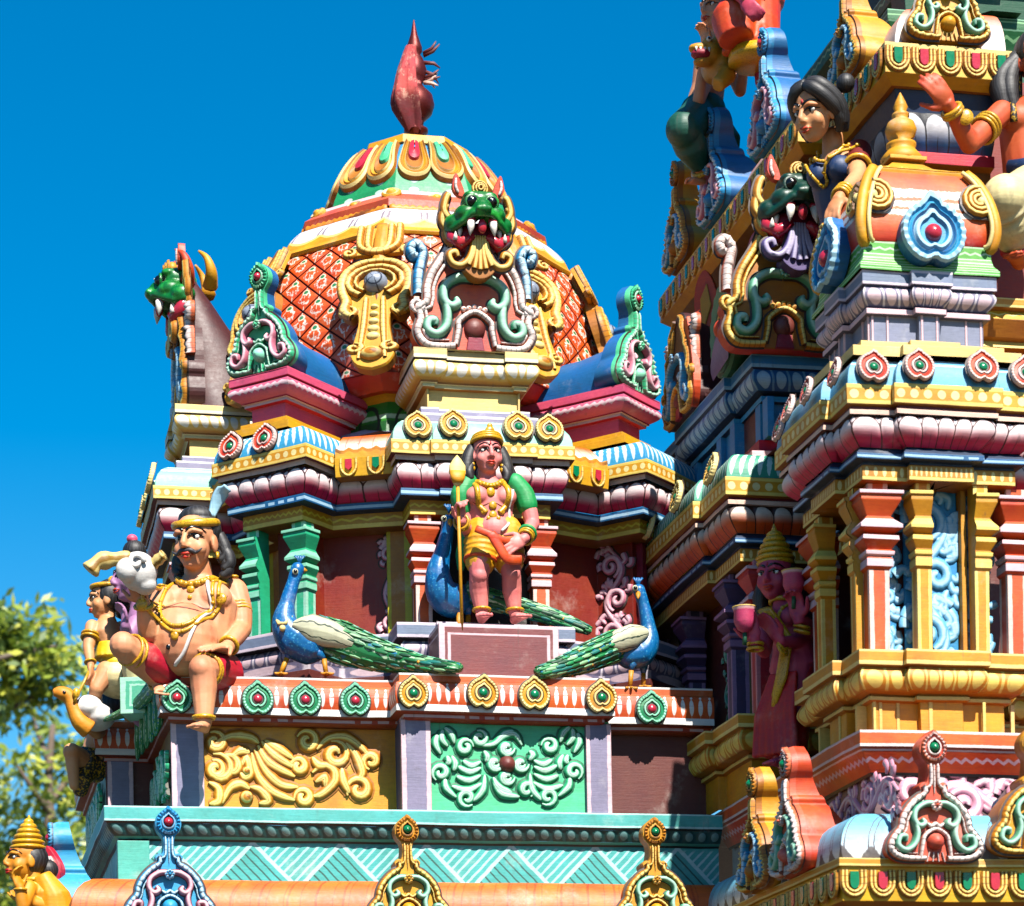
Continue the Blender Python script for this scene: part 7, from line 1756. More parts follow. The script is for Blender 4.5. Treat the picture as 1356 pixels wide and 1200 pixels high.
# small mint block and the green leafy garland that trails over the ledge
bk = thing('mint_block', 'mint green painted block with pale border behind the bent knee of the seated statue', 'plinth block', (-1.98, 1.0, 5.15))
c = MB(); c.box(-.15, .15, -.12, .12, 0, .23, paint('mint block', C(86, 180, 148), lambda nt, u, v, P: [(1. - (u.mn(1. - u)).mn(v.mn(1. - v)).soft(.10, .12), C(176, 230, 206)), (((u.mn(1. - u)).mn(v.mn(1. - v)) - .22).abs().soft(.03, .02), C(176, 230, 206))])); obj('block', c, bk, Matrix.Translation(aY(196, 949, .62)) @ Matrix.Rotation(-.3, 4, 'Z'))
gl_ = thing('green_train', 'dark green feathered train draped down the ledge corner beside the seated statue', 'feather train', tuple(aY(190, 960, .8)))
c = MB(); q = crom([(*aY(x, y, Yd)[:],) for x, y, Yd in ((208, 908, .1), (190, 925, .4), (168, 942, .75), (136, 954, 1.0))], 5); c.tube(q, [(.03, .05), (.035, .05), (.03, .04), (.008, .01)], M_train, 10); obj('train', c, gl_)
c = MB()
for k in range(5):
    x0 = 212 - 6 * k; q = crom([(*aY(x0 - 2, 912 + 5 * k, .15 + .2 * k)[:],), (*aY(x0 - 2, 945 + 5 * k, .12 + .2 * k)[:],), (*aY(x0 - 6, 975 + 8 * k, .15 + .22 * k)[:],)], 5); c.tube(q, [.03, .04, .035, .008], M_train, 8)
obj('feather', c, gl_)
# ------------------------------------------------ mauve figure behind the seated man
Yv = .85
f = Fig('statue', 'mauve faced statue in profile with black hair bun hidden behind the seated statue', 'statue', tuple(aY(185, 900, Yv)), math.radians(-75), .30, S_mauve); hh = f.hh; W = f.W
pe, wa, ch, nk = W(190, 885, Yv), W(190, 860, Yv), W(188, 832, Yv), W(184, 806, Yv); simple_body(f, pe, wa, ch, nk); f.limb([pe, pe + V((0, 0, -.3))], [.45, .3])
limbs(f, W(180, 826, Yv - .1), W(168, 848, Yv - .15), W(166, 828, Yv - .25)); f.hand(W(166, 830, Yv - .25), (-.2, 0, 1), (0, -1, 0), .6, .5, 1); limbs(f, W(196, 826, Yv + .2), W(206, 850, Yv + .2), W(200, 870, Yv + .1))
f.head(W(176, 768, Yv), 0, .0, 0); f.build(.03); f.facefeat()
c = MB(); c.ell(f.hl(0, .13, .16), (.42 * hh, .42 * hh, .42 * hh), M_hair); c.ell(f.hl(0, .05, .62), (.26 * hh, .26 * hh, .24 * hh), M_hair); c.ell(f.hl(0, .0, .88), (.12 * hh, .12 * hh, .1 * hh), M_pinkped)
for k in (1, -1): f.hairlock(c, [f.hl(k * .3, .25, .0), f.hl(k * .4, .25, -.35), f.hl(k * .35, .2, -.6)], [.15, .18, .1])
f.add('hair', c); c = MB(); c.tube([wa, pe, pe + V((0, 0, -.12))], [.40 * hh, .48 * hh, .4 * hh], f.skin, 14); f.cloth('skirt', c, M_whitecloth, .034)
# ------------------------------------------------ ochre goddess, bottom left corner
Yo = .1
f = Fig('statue', 'ochre cloaked goddess statue in profile with a tall conical gold crown at the bottom left', 'statue', tuple(aY(55, 1290, Yo)), math.radians(-72), .27, S_ochre); hh = f.hh; W = f.W
pe, wa, ch, nk = W(62, 1240, Yo), W(58, 1210, Yo), W(52, 1185, Yo), W(44, 1166, Yo); simple_body(f, pe, wa, ch, nk); f.limb([pe, pe + V((0, 0, -.3))], [.5, .4])
limbs(f, W(38, 1176, Yo - .12), W(30, 1200, Yo - .2), W(26, 1176, Yo - .22)); f.hand(W(27, 1178, Yo - .22), (-.1, -.3, 1), (.6, .4, 0), .62, .6, 1); limbs(f, W(70, 1176, Yo + .12), W(60, 1200, Yo - .1), W(30, 1192, Yo - .15)); f.hand(W(32, 1192, Yo - .15), (-1, -.1, .2), (0, 0, 1), .62, .5, -1)
f.head(W(33, 1140, Yo), 0, -.05, 0); f.build(.03); f.facefeat()
c = MB()
for k, (r, z_) in enumerate(((.42, .30), (.39, .42), (.33, .55), (.27, .67), (.2, .78), (.12, .88))): c.ell(f.hl(0, .06, z_), (r * hh, r * hh, .10 * hh), M_goldorn)
c.tube([f.hl(0, .06, .85), f.hl(0, .07, 1.05)], [.08 * hh, .015 * hh], M_goldorn, 10); f.add('crown', c)
c = MB(); c.ell(f.hl(0, .16, .05), (.40 * hh, .38 * hh, .40 * hh), M_hair); c.ell(f.hl(0, .55, -.15), (.26 * hh, .24 * hh, .24 * hh), M_hair); f.add('hair', c)
c = MB(); c.tube([nk + V((0, .04, .03)), ch + V((0, .07, -.02)), wa + V((0, .06, 0)), pe + V((0, .04, -.1))], [(.5 * hh, .25 * hh), (.72 * hh, .45 * hh), (.7 * hh, .55 * hh), (.7 * hh, .6 * hh)], f.skin, 16); f.cloth('cloak', c, paint('ochre cloak', C(226, 158, 36)), .032)
c = MB(); f.ring(c, nk, (0, 0, 1), .24, .05, M_goldorn); f.ring(c, nk - V((0, 0, .04)), (0, .3, 1), .34, .05, M_goldorn); f.ring(c, W(27, 1178, Yo - .22), (0, 0, 1), .13, .03, M_goldorn); f.add('necklace', c)
# dark pink leaf crest behind her
lc = thing('leaf_crest', 'red and white leaf shaped crest standing between the ochre goddess and the blue arch', 'ornament', tuple(aY(78, 1170, .5)))
c = MB(); plate(c, crom([(-.03, 0, 0), (.05, .02, 0), (.08, .12, 0), (.03, .22, 0), (-.02, .27, 0), (-.05, .2, 0), (-.02, .1, 0)], 4), .06, M_pinkdk)
for k in (0, 1, 2): ridge(c, crom([(-.02 + .02 * k, .02, 0), (.02 + .015 * k, .1, 0), (-.01 + .012 * k, .2, 0)], 4), .02, .02, M_whiteridge, .06)
obj('leaf', c, lc, frame(aY(72, 1178, .5), (-.6, -1, 0)))
# ------------------------------------------------ goddess in red inside the shaded recess
Yg = -1.18
f = Fig('statue', 'magenta skinned goddess statue in a red sari holding two lotus buds in the shaded recess', 'statue', tuple(aY(1030, 1010, Yg)), math.radians(-48), .295, S_magenta); hh = f.hh; W = f.W
pe, wa, ch, nk = W(1052, 885, Yg), W(1050, 855, Yg), W(1044, 822, Yg), W(1036, 798, Yg); simple_body(f, pe, wa, ch, nk, (.56, .42, .52))
for k in (1, -1): f.el(ch + V((k * .06, -.09, .0)), (.2, .2, .2))
f.limb([pe, W(1045, 1000, Yg)], [.5, .35]); f.foot(W(1036, 1004, Yg - .05), (-.1, -1, 0), .8); f.foot(W(1056, 1004, Yg - .05), (.1, -1, 0), .8)
s1, e1, w1 = W(1016, 820, Yg - .05), W(998, 862, Yg - .06), W(1000, 848, Yg - .24); limbs(f, s1, W(1012, 862, Yg - .1), W(1000, 850, Yg - .24)); f.hand(W(999, 850, Yg - .24), (-.1, -.2, 1), (.3, -1, 0), .72, .35, -1)
s2 = W(1070, 822, Yg + .05); limbs(f, s2, W(1078, 850, Yg + .02), W(1034, 850, Yg - .24)); f.hand(W(1034, 848, Yg - .24), (-.5, -.2, .8), (-.4, -1, 0), .72, .35, 1)
limbs(f, s2 + V((.02, 0, 0)), W(1082, 835, Yg - .1), W(1060, 820, Yg - .26)); f.hand(W(1058, 822, Yg - .26), (-.1, -.1, 1), (0, -1, 0), .78, .7, 1)
f.head(W(1026, 764, Yg), math.radians(6), .05, 0.); f.build(.03); f.facefeat()
c = MB()
for r, z_ in ((.40, .28), (.41, .38), (.36, .50), (.31, .62), (.24, .74), (.17, .84)): c.ell(f.hl(0, .06, z_), (r * hh, r * hh, .10 * hh), M_goldorn)
c.tube([f.hl(0, .06, .8), f.hl(0, .06, 1.08)], [.12 * hh, .01 * hh], M_goldorn, 10); f.add('crown', c)
c = MB(); c.ell(f.hl(0, .16, .05), (.40 * hh, .38 * hh, .42 * hh), M_hair)
for k in (1, -1): f.hairlock(c, [f.hl(k * .3, .2, .0), f.hl(k * .42, .2, -.35), f.hl(k * .4, .15, -.7)], [.15, .18, .1])
f.add('hair', c)
c = MB(); q = [pe + V((0, 0, .06)), pe + V((0, 0, -.08)), pe.lerp(W(1040, 1000, Yg), .5), W(1040, 1004, Yg)]
c.tube(q, [(.48 * hh, .40 * hh), (.50 * hh, .42 * hh), (.42 * hh, .38 * hh), (.46 * hh, .40 * hh)], f.skin, 20)
for k in range(7): x = (k - 3) * .05; c.tube([pe + V((x * .5, -.13, -.05)), W(1040, 950, Yg) + V((x * .8, -.12, 0)), W(1040, 1004, Yg) + V((x * .9, -.12, 0))], [.02, .025, .025], f.skin, 8)
f.cloth('sari', c, M_redcloth, .03, 2)
c = MB(); c.tube([s1 + V((.03, -.08, .04)), ch + V((-.03, -.14, -.03)), wa + V((.04, -.14, 0)), pe + V((.0, -.16, -.08)), pe + V((-.06, -.17, -.25))], [(.05, .02), (.06, .02), (.05, .02), (.05, .02), (.03, .01)], M_goldorn, 8); f.add('gold_shawl', c)
c = MB(); f.ring(c, nk, (0, .2, 1), .24, .05, M_goldorn); f.drape(c, [nk + V((-.09, 0, -.02)), nk + V((0, 0, -.12)), nk + V((.09, 0, -.02))], .05, M_goldorn, off=.01, beads=(2, .05)); f.add('necklace', c)
c = MB()
for p, d in ((W(1000, 853, Yg - .22), (0, 0, 1)), (W(1036, 852, Yg - .22), (1, 0, .4)), (W(1062, 830, Yg - .24), (.3, 0, 1))):
    for q in (0, .03): f.ring(c, p + V((0, 0, -q)), d, .15, .035, M_goldorn)
f.add('bangle', c)
def lotus_bud(px, py, Yp, lab, s=1.):
    t = thing('lotus_bud', lab, 'lotus bud', tuple(aY(px, py + 16, Yp))); p = aY(px, py, Yp); c = MB()
    c.lathe([(.01, -.09), (.045, -.07), (.065, -.02), (.062, .03), (.07, .055)], paint('pink lotus paint', C(214, 84, 120), lambda nt, u, v, P: [(((u * 6.).fract() - .5).abs().soft(.1, .04), C(110, 20, 50)), (v.soft(.2, .05), C(240, 190, 190))]), 18, tuple(p)); obj('petals', c, t)
    c = MB(); c.lathe([(.0, .045), (.07, .055), (.074, .062), (.0, .06)], M_yellowpale, 18, tuple(p)); obj('rim', c, t); c = MB(); c.tube([p + V((0, 0, -.08)), p + V((0, .01, -.16))], .014, M_greendk, 6); obj('stem', c, t)
lotus_bud(1051, 770, Yg - .28, 'pink lotus bud nearest the face of the goddess in red, in her raised hand'); lotus_bud(986, 818, Yg - .26, 'pink lotus bud lower down, left of the chest of the goddess in red')
# ------------------------------------------------ woman in blue leaning from the tower
Yw = -1.52
f = Fig('statue', 'leaning woman statue in dark blue bodice with black hair bun above the dark monster', 'statue', tuple(aY(1110, 330, Yw)), math.radians(-52), .325, S_pale); hh = f.hh; W = f.W
pe, wa, ch, nk = W(1125, 330, Yw + .1), W(1118, 290, Yw + .05), W(1112, 240, Yw), W(1103, 200, Yw); simple_body(f, pe, wa, ch, nk, (.5, .42, .5))
for k in (1, -1): f.el(ch + V((k * .07, -.11, .02)), (.22, .22, .22))
s1, e1, w1 = W(1135, 205, Yw - .0), W(1135, 235, Yw - .30), W(1112, 262, Yw - .50); limbs(f, s1, e1, w1); f.hand(w1, W(1100, 285, Yw - .55) - w1, (0, .4, -1), .72, .55, 1)
limbs(f, W(1092, 218, Yw + .12), W(1098, 260, Yw + .18), W(1108, 300, Yw + .18))
f.head(W(1080, 150, Yw - .08), math.radians(-6), .30, .06); f.build(.026); f.facefeat()
c = MB(); c.ell(f.hl(0, .13, .17), (.40 * hh, .41 * hh, .38 * hh), M_hair); c.ell(f.hl(.42, .45, .40), (.17 * hh, .17 * hh, .17 * hh), M_hair)
for k in (1, -1):
    for d in (0, .1): f.hairlock(c, [f.hl(k * .26, -.12, .40), f.hl(k * .38, .06 + d, .15), f.hl(k * .40, .15 + d, -.15), f.hl(k * .34, .2 + d, -.4)], [.10, .13, .13, .08])
for k in (1, -1):
    f.hairlock(c, [f.hl(0, -.20, .47), f.hl(k * .18, -.24, .40), f.hl(k * .32, -.16, .25), f.hl(k * .40, .0, .05), f.hl(k * .40, .14, -.12)], [.08, .12, .13, .13, .10]); f.hairlock(c, [f.hl(k * .02, -.12, .50), f.hl(k * .24, -.12, .44), f.hl(k * .38, .02, .25), f.hl(k * .44, .16, .0), f.hl(k * .40, .2, -.3)], [.10, .14, .14, .14, .1])
f.add('hair', c)
M_navycloth = paint('navy bodice', C(20, 52, 100)); M_marooncl = paint('maroon sleeve', C(120, 30, 30))
c = MB(); c.tube([wa + V((0, 0, -.1)), wa, ch, ch.lerp(nk, .45)], [(.55 * hh, .44 * hh), (.46 * hh, .40 * hh), (.56 * hh, .42 * hh), (.46 * hh, .33 * hh)], f.skin, 18)
for k in (1, -1): c.ell(ch + V((k * .07, -.11, .02)), (.24 * hh,) * 3, f.skin)
f.cloth('bodice', c, M_navycloth, .03)
c = MB(); c.tube([s1 + V((0, .02, .02)), s1.lerp(e1, .62)], [.25 * hh, .22 * hh], f.skin, 14); c.ell(s1, .26 * hh, f.skin); f.cloth('sleeve', c, M_marooncl, .03)
c = MB(); f.ring(c, s1.lerp(e1, .62), e1 - s1, .24, .04, M_goldorn)
for q in (.05, .16, .27): f.ring(c, w1.lerp(e1, q), w1 - e1, .15, .035, M_goldorn)
f.add('bangle', c)
c = MB()
for o_ in (0, .07): f.drape(c, [nk + V((-.10 - o_, 0, .0)), nk + V((-.06, 0, -.08 - o_)), nk + V((0, 0, -.12 - o_ * 1.6)), nk + V((.06, 0, -.08 - o_)), nk + V((.10 + o_, 0, 0))], .03, M_goldorn, off=.08, beads=(2, .035))
f.add('necklace', c)
# ------------------------------------------------ kneeling man on the right edge
Yr = -2.0
f = Fig('statue', 'kneeling orange skinned statue with raised arm and pale trousers', 'statue', tuple(aY(1350, 395, Yr)), math.radians(-14), .36, S_orange); hh = f.hh; W = f.W
pe, wa, ch, nk = W(1375, 262, Yr), W(1368, 215, Yr), W(1372, 165, Yr), W(1375, 125, Yr); simple_body(f, pe, wa, ch, nk, (.55, .5, .62), .4)
for k in (1, -1): f.el(ch + V((k * .11, -.08, .0)), (.28, .22, .24))
s1, e1, w1 = W(1326, 150, Yr - .05), W(1284, 190, Yr - .20), W(1258, 142, Yr - .30); limbs(f, s1, e1, w1, (.2, .165, .11)); f.hand(w1, W(1242, 118, Yr - .34) - w1, (.2, .9, -.2), .70, .4, 1, curls=(.35, .35, .45, .5))
limbs(f, W(1415, 150, Yr), W(1430, 200, Yr), W(1420, 250, Yr - .1))
k1, a1 = W(1330, 262, Yr - .35), W(1350, 345, Yr - .12); f.limb([pe, k1], [.34, .26]); f.limb([k1, k1.lerp(a1, .5), a1], [.25, .22, .15]); f.foot(a1 + V((0, 0, .03)), (-.4, -1, 0), .8)
f.limb([pe, W(1420, 300, Yr - .2)], [.34, .25]); f.limb([W(1420, 300, Yr - .2), W(1430, 370, Yr)], [.24, .16])
f.head(W(1378, 80, Yr - .03), 0, .0, 0.); f.build(.026); f.facefeat()
c = MB(); c.ell(f.hl(0, .13, .16), (.42 * hh, .42 * hh, .42 * hh), M_hair)
for k in (1, -1): 
    for d in (0, .14): f.hairlock(c, [f.hl(k * .34, .12, .1), f.hl(k * (.48 + d), .1, -.2), f.hl(k * (.50 + d), .05, -.5), f.hl(k * (.42 + d), .0, -.8)], [.15, .19, .17, .08])
f.add('hair', c)
c = MB(); c.tube([pe + V((0, 0, .06)), pe.lerp(k1, .5), k1, k1.lerp(a1, .45), k1.lerp(a1, .78)], [.44 * hh, .42 * hh, .36 * hh, .33 * hh, .22 * hh], f.skin, 16); c.ell(k1, .36 * hh, f.skin); c.ell(pe, (.6 * hh, .5 * hh, .42 * hh), f.skin)
for q in (.2, .35, .5, .65): f.ring(c, k1.lerp(a1, q), (a1 - k1) + V((.05, 0, .04)), .36 - .16 * q, .03, f.skin)
f.cloth('trousers', c, M_whitecloth, .03, 2)
c = MB(); f.ring(c, k1.lerp(a1, .80), a1 - k1, .20, .07, M_red); f.add('trouser_cuff', c)
c = MB(); c.tube([wa + V((-.14, -.05, -.05)), wa + V((0, -.16, -.08)), wa + V((.14, -.05, -.05))], [.05] * 3, M_navycloth, 10); f.add('belt', c)
c = MB()
for q in (.08, .16): f.ring(c, w1.lerp(e1, q), w1 - e1, .15, .04, M_goldorn)
for q in (.42, .5, .58): f.ring(c, s1.lerp(e1, q), e1 - s1, .21, .03, M_goldorn)
c.ell(f.near(s1.lerp(e1, .5) + V((-.05, -.3, 0)), .01), (.13 * hh, .06 * hh, .13 * hh), M_goldorn); f.ring(c, a1 + V((0, 0, .04)), (0, 0, 1), .18, .03, M_goldorn); f.add('bangle', c)
c = MB(); f.drape(c, [nk + V((-.16, 0, .05)), ch + V((-.16, 0, .08)), ch + V((-.15, 0, -.04))], .06, M_blackgold, off=.01); f.add('necklace', c)
# ------------------------------------------------ figures crowning the left edge of the tower
Yt = .35
f = Fig('statue', 'statue in an orange pleated skirt riding a gold lion at the top edge', 'statue', tuple(aY(990, 120, Yt)), math.radians(-50), .34, S_magenta); hh = f.hh; W = f.W
pe, wa, ch, nk = W(1000, 0, Yt), W(1000, -40, Yt), W(998, -80, Yt), W(996, -115, Yt); simple_body(f, pe, wa, ch, nk)
limbs(f, W(975, -80, Yt - .1), W(958, -30, Yt - .25), W(985, 0, Yt - .45)); f.hand(W(985, 0, Yt - .45), (.5, -.2, -.6), (0, 1, -.2), .66, .7, 1); limbs(f, W(1030, -80, Yt), W(1040, -30, Yt), W(1030, 0, Yt - .1))
f.limb([pe, W(968, 34, Yt - .22)], [.28, .2]); f.limb([W(968, 34, Yt - .22), W(1000, 60, Yt - .1)], [.18, .15]); f.limb([pe, W(1010, 45, Yt)], [.33, .26]); f.limb([W(1010, 45, Yt), W(1010, 110, Yt)], [.24, .15]); 
f.head(W(995, -155, Yt), 0, 0, 0); f.build(.034); c = MB(); c.ell(f.hl(0, .13, .16), (.42 * hh, .42 * hh, .42 * hh), M_hair); f.add('hair', c); f.facefeat()
c = MB(); c.tube([pe + V((0, 0, .05)), W(970, 30, Yt - .25), W(975, 52, Yt - .28)], [.5 * hh, .42 * hh, .34 * hh], f.skin, 16); c.ell(pe, (.62 * hh, .55 * hh, .45 * hh), f.skin); c.tube([pe + V((.0, 0, 0)), W(1000, 40, Yt - .15), W(1003, 72, Yt - .15)], [.5 * hh, .48 * hh, .5 * hh], f.skin, 16)
for k in range(6): x = (k - 2.5) * .045; c.tube([pe + V((x * .6, -.14, -.05)), W(1003, 72, Yt - .15) + V((x * 1.4, -.13, 0))], [.022, .035], f.skin, 8)
f.cloth('skirt', c, M_orcloth, .03, 2); c = MB(); c.tube([W(1003, 70, Yt - .15), W(1003, 84, Yt - .15)], [.55 * hh, .57 * hh], M_goldorn, 18); f.add('hem', c)
c = MB()
for q in (.05, .18): f.ring(c, W(985, 0, Yt - .45).lerp(W(958, -30, Yt - .25), q), (1, .5, .6), .16, .04, M_goldorn)
f.add('bangle', c)
LS_ = .58
ln = thing('lion', 'gold lion statue with snarling open mouth under the orange skirted figure at the top', 'lion', tuple(aY(960, 130, .4)))
M_lion = paint('gold lion paint', C(206, 150, 60)); c = MB(); p = aY(940, 72, .42)
for d, r in (((.0, .0, .0), (.15, .17, .15)), ((-.14, -.06, .02), (.13, .10, .06)), ((-.10, -.05, -.12), (.12, .09, .05)), ((.15, .15, -.05), (.2, .3, .2)), ((-.22, -.06, .03), (.05, .05, .04)), ((.06, -.08, .11), (.06, .05, .07)), ((-.05, -.1, .09), (.06, .05, .05))): c.ell(p + V(d) * LS_, tuple(x * LS_ for x in r), M_lion)
c.tube([p + V((.06, .06, -.06)), p + V((.10, -.05, -.16)), p + V((.02, -.08, -.24))], [.08, .065, .05], M_lion, 12); obj('body', blob(c, .012, M_lion, 2), ln)
c = MB(); c.ell(p + V((-.075, -.05, -.03)), (.07, .055, .035), M_mouth); obj('mouth', c, ln); c = MB()
for k in range(4): cone(c, p + V((-.12 + .03 * k, -.09, .0)), p + V((-.12 + .03 * k, -.095, -.03)), .009, M_tooth)
obj('fang', c, ln); c = MB(); c.ell(p + V((-.03, -.085, .06)), .018, M_eyew); c.ell(p + V((-.033, -.1, .06)), .009, M_eyeb); obj('eye', c, ln)
Ye = .95
f = Fig('statue', 'dark green trousered bearer statue kneeling at the left edge of the tower below the lion', 'statue', tuple(aY(925, 262, Ye)), math.radians(-65), .29, S_tan); hh = f.hh; W = f.W
pe, wa, ch, nk = W(930, 150, Ye), W(938, 115, Ye), W(944, 80, Ye), W(948, 50, Ye); simple_body(f, pe, wa, ch, nk)
s1, e1, w1 = W(935, 85, Ye - .1), W(922, 138, Ye - .2), W(933, 105, Ye - .35); limbs(f, W(945, 75, Ye - .1), W(925, 135, Ye - .2), W(936, 60, Ye - .3)); f.hand(W(936, 62, Ye - .3), (0, -.2, 1), (0, -.3, 1), .64, .6, 1)
k1, a1 = W(905, 172, Ye - .3), W(934, 235, Ye - .1); f.limb([pe, k1], [.34, .27]); f.limb([k1, k1.lerp(a1, .5), a1], [.26, .23, .15]); f.foot(a1, (-.2, -1, 0), .8); f.limb([pe, W(960, 190, Ye)], [.34, .26]); f.limb([W(960, 190, Ye), W(960, 240, Ye)], [.25, .15])
limbs(f, W(965, 80, Ye + .1), W(980, 120, Ye), W(985, 90, Ye - .1)); f.head(W(950, 15, Ye), 0, 0, 0); f.build(.034); c = MB(); c.ell(f.hl(0, .13, .16), (.42 * hh, .42 * hh, .42 * hh), M_hair); f.add('hair', c); f.facefeat()
c = MB(); c.ell(pe, (.62 * hh, .52 * hh, .48 * hh), f.skin); c.tube([pe, k1, k1.lerp(a1, .35), k1.lerp(a1, .78)], [.46 * hh, .42 * hh, .40 * hh, .22 * hh], f.skin, 16); c.ell(k1, .42 * hh, f.skin); c.tube([pe, W(960, 190, Ye), W(960, 225, Ye)], [.45 * hh, .4 * hh, .3 * hh], f.skin, 14); f.cloth('trousers', c, paint('bottle green cloth', C(14, 84, 66)), .034)
c = MB()
for q in (.0, .12): f.ring(c, W(925, 135, Ye - .2).lerp(W(936, 60, Ye - .3), .62 + q), (.2, 0, 1), .17, .045, M_goldorn)
f.ring(c, k1.lerp(a1, .85), a1 - k1, .22, .06, M_goldorn); f.add('bangle', c)
# ================================================================== pieces that lie apart become parts of their own
SPLIT = {'bangle', 'earring', 'volute', 'fang', 'horn', 'base_strip', 'shoulder_ornament', 'lotus_cornice', 'armlet', 'painted_crease', 'eye_spot', 'feather_rib', 'necklace', 'crown', 'hair', 'sash', 'leg', 'eye', 'frill', 'green_shawl', 'corner_bead', 'hem', 'scroll', 'rim', 'storey_wall', 'terrace_floor', 'green_cornice', 'upper_lotus_cornice', 'shade_black_storey'}
PARTS = {}
def pieces(me):
    if me.name in PARTS: return PARTS[me.name]
    n = len(me.vertices); par = list(range(n))
    def find(i):
        while par[i] != i: par[i] = par[par[i]]; i = par[i]
        return i
    for p in me.polygons:
        a = find(p.vertices[0])
        for v in p.vertices[1:]: par[find(v)] = a
    box = {}
    for v in me.vertices:
        r = find(v.index); c = v.co; b = box.get(r)
        if b is None: box[r] = [list(c), list(c)]
        else:
            for k in range(3): b[0][k] = min(b[0][k], c[k]); b[1][k] = max(b[1][k], c[k])
    ks = list(box); grp = {k: k for k in ks}
    def gf(k):
        while grp[k] != k: k = grp[k]
        return k
    if len(ks) > 400: PARTS[me.name] = None; return None
    for i, a in enumerate(ks):
        for b in ks[i + 1:]:
            A, B = box[a], box[b]
            sz = max(max(A[1][k] - A[0][k] for k in range(3)), max(B[1][k] - B[0][k] for k in range(3)))
            if all(A[0][k] - B[1][k] < .12 * sz and B[0][k] - A[1][k] < .12 * sz for k in range(3)): grp[gf(b)] = gf(a)
    roots = sorted({gf(k) for k in ks})
    if not 1 < len(roots) <= 14: PARTS[me.name] = None; return None
    lab = [gf(find(i)) for i in range(n)]; out = []
    uvl = me.uv_layers.active
    for r in roots:
        fs = [p for p in me.polygons if lab[p.vertices[0]] == r]; ids = sorted({v for p in fs for v in p.vertices}); ix = {v: i for i, v in enumerate(ids)}
        m2 = bpy.data.meshes.new(me.name); m2.from_pydata([me.vertices[v].co[:] for v in ids], [], [[ix[v] for v in p.vertices] for p in fs])
        if uvl:
            u2 = m2.uv_layers.new(name='UVMap'); u2.data.foreach_set('uv', [c for p in fs for l in p.loop_indices for c in uvl.data[l].uv])
        for m in me.materials: m2.materials.append(m)
        m2.polygons.foreach_set('material_index', [p.material_index for p in fs]); m2.polygons.foreach_set('use_smooth', [p.use_smooth for p in fs]); m2.update(); out.append(m2)
    PARTS[me.name] = out; return out
for o in list(COL.objects):
    if o.type != 'MESH' or o.name.split('.')[0] not in SPLIT or o.children: continue
    ps = pieces(o.data)
    if not ps: continue
    for m2 in ps[1:]:
        c = o.copy(); c.data = m2; COL.objects.link(c)
    o.data = ps[0]
# ================================================================== trees beyond, ground
def leafcloud(name, par, centres, n, size, mats, seed):
    rnd = random.Random(seed); bs = [MB() for _ in mats]
    tot = sum(r[0] * r[1] * r[2] for c, r in centres)
    for c, r in centres:
        c = V(c); k = int(n * (r[0] * r[1] * r[2]) / tot)
        # twig tufts: leaves gather round short twigs
        for t in range(max(1, k // 9)):
            while True:
                q = V((rnd.uniform(-1, 1), rnd.uniform(-1, 1), rnd.uniform(-1, 1)))
                if .25 < q.length < 1: break
            q = V((q.x * r[0], q.y * r[1], q.z * r[2])); p0 = c + q; mi = 0 if rnd.random() < .5 else rnd.randrange(len(mats)); dirn = (q.normalized() + V((rnd.uniform(-.6, .6), rnd.uniform(-.6, .6), rnd.uniform(-.2, .7)))).normalized()
            for j in range(9):
                p = p0 + dirn * (size * rnd.uniform(-1.2, 2.2)) + V((rnd.gauss(0, size * .8), rnd.gauss(0, size * .8), rnd.gauss(0, size * .7)))
                a = (dirn + V((rnd.gauss(0, .8), rnd.gauss(0, .8), rnd.gauss(-.25, .7)))).normalized(); b = a.orthogonal().normalized(); b = (b + a.cross(b) * rnd.uniform(-1, 1)).normalized(); s = size * rnd.uniform(.6, 1.25)
                m = mats[mi if rnd.random() < .75 else rnd.randrange(len(mats))]
                bs[mats.index(m)].face([p - a * s, p - b * s * .36, p + a * s, p + b * s * .36], m, [(0, 0), (1, 0), (1, 1), (0, 1)])
    out = MB()
    for b in bs:
        i0 = len(out.v); out.v += b.v; out.f += [[i + i0 for i in f_] for f_ in b.f]; out.uv += b.uv; out.sm += b.sm
        for i in b.mi: out.mi.append(out.m(b.mats[i]))
    return obj(name, out, par)
def leafmat(name, c):
    m = bpy.data.materials.new(name); m.use_nodes = True; nt = m.node_tree; bs = nt.nodes['Principled BSDF']; bs.inputs['Base Color'].default_value = c; bs.inputs['Roughness'].default_value = .45
    tr = nt.nodes.new('ShaderNodeBsdfTranslucent'); tr.inputs['Color'].default_value = (c[0] * 1.6, c[1] * 1.6, c[2] * .8, 1); mx_ = nt.nodes.new('ShaderNodeMixShader'); mx_.inputs[0].default_value = .35
    nt.links.new(bs.outputs[0], mx_.inputs[1]); nt.links.new(tr.outputs[0], mx_.inputs[2]); nt.links.new(mx_.outputs[0], nt.nodes['Material Output'].inputs['Surface']); return m
LM = [leafmat('olive leaf', (.20, .26, .03, 1)), leafmat('yellow green leaf', (.42, .43, .06, 1)), leafmat('deep green leaf', (.085, .14, .03, 1))]
M_bark = paint('grey brown bark', C(120, 104, 92), rough=.9)
def tree(label, Yt, trunk, limbs_, blobs, n, size, seed, zg=0.):
    base = aY(*trunk[-1], Yt); t = thing('tree', label, 'tree', (base.x, Yt, zg), 'slender trees behind the shrine')
    b = MB(); P = [aY(x, y, Yt) for x, y in trunk] + [V((base.x, Yt, zg))]; b.tube(crom([(*p[:],) for p in P], 3), [.04, .07, .10, .12, .16], M_bark, 10)
    for L in limbs_: b.tube(crom([(*aY(x, y, Yt + d)[:],) for x, y, d in L], 4), [.06, .04, .015], M_bark, 7)
    obj('trunk', b, t)
    k = (aY(10, 900, Yt) - aY(0, 900, Yt)).length / 10.
    leafcloud('crown', t, [(aY(x, y, Yt + d), (rx * k, rx * k * .9, ry * k)) for x, y, d, rx, ry in blobs], n, size, LM, seed)
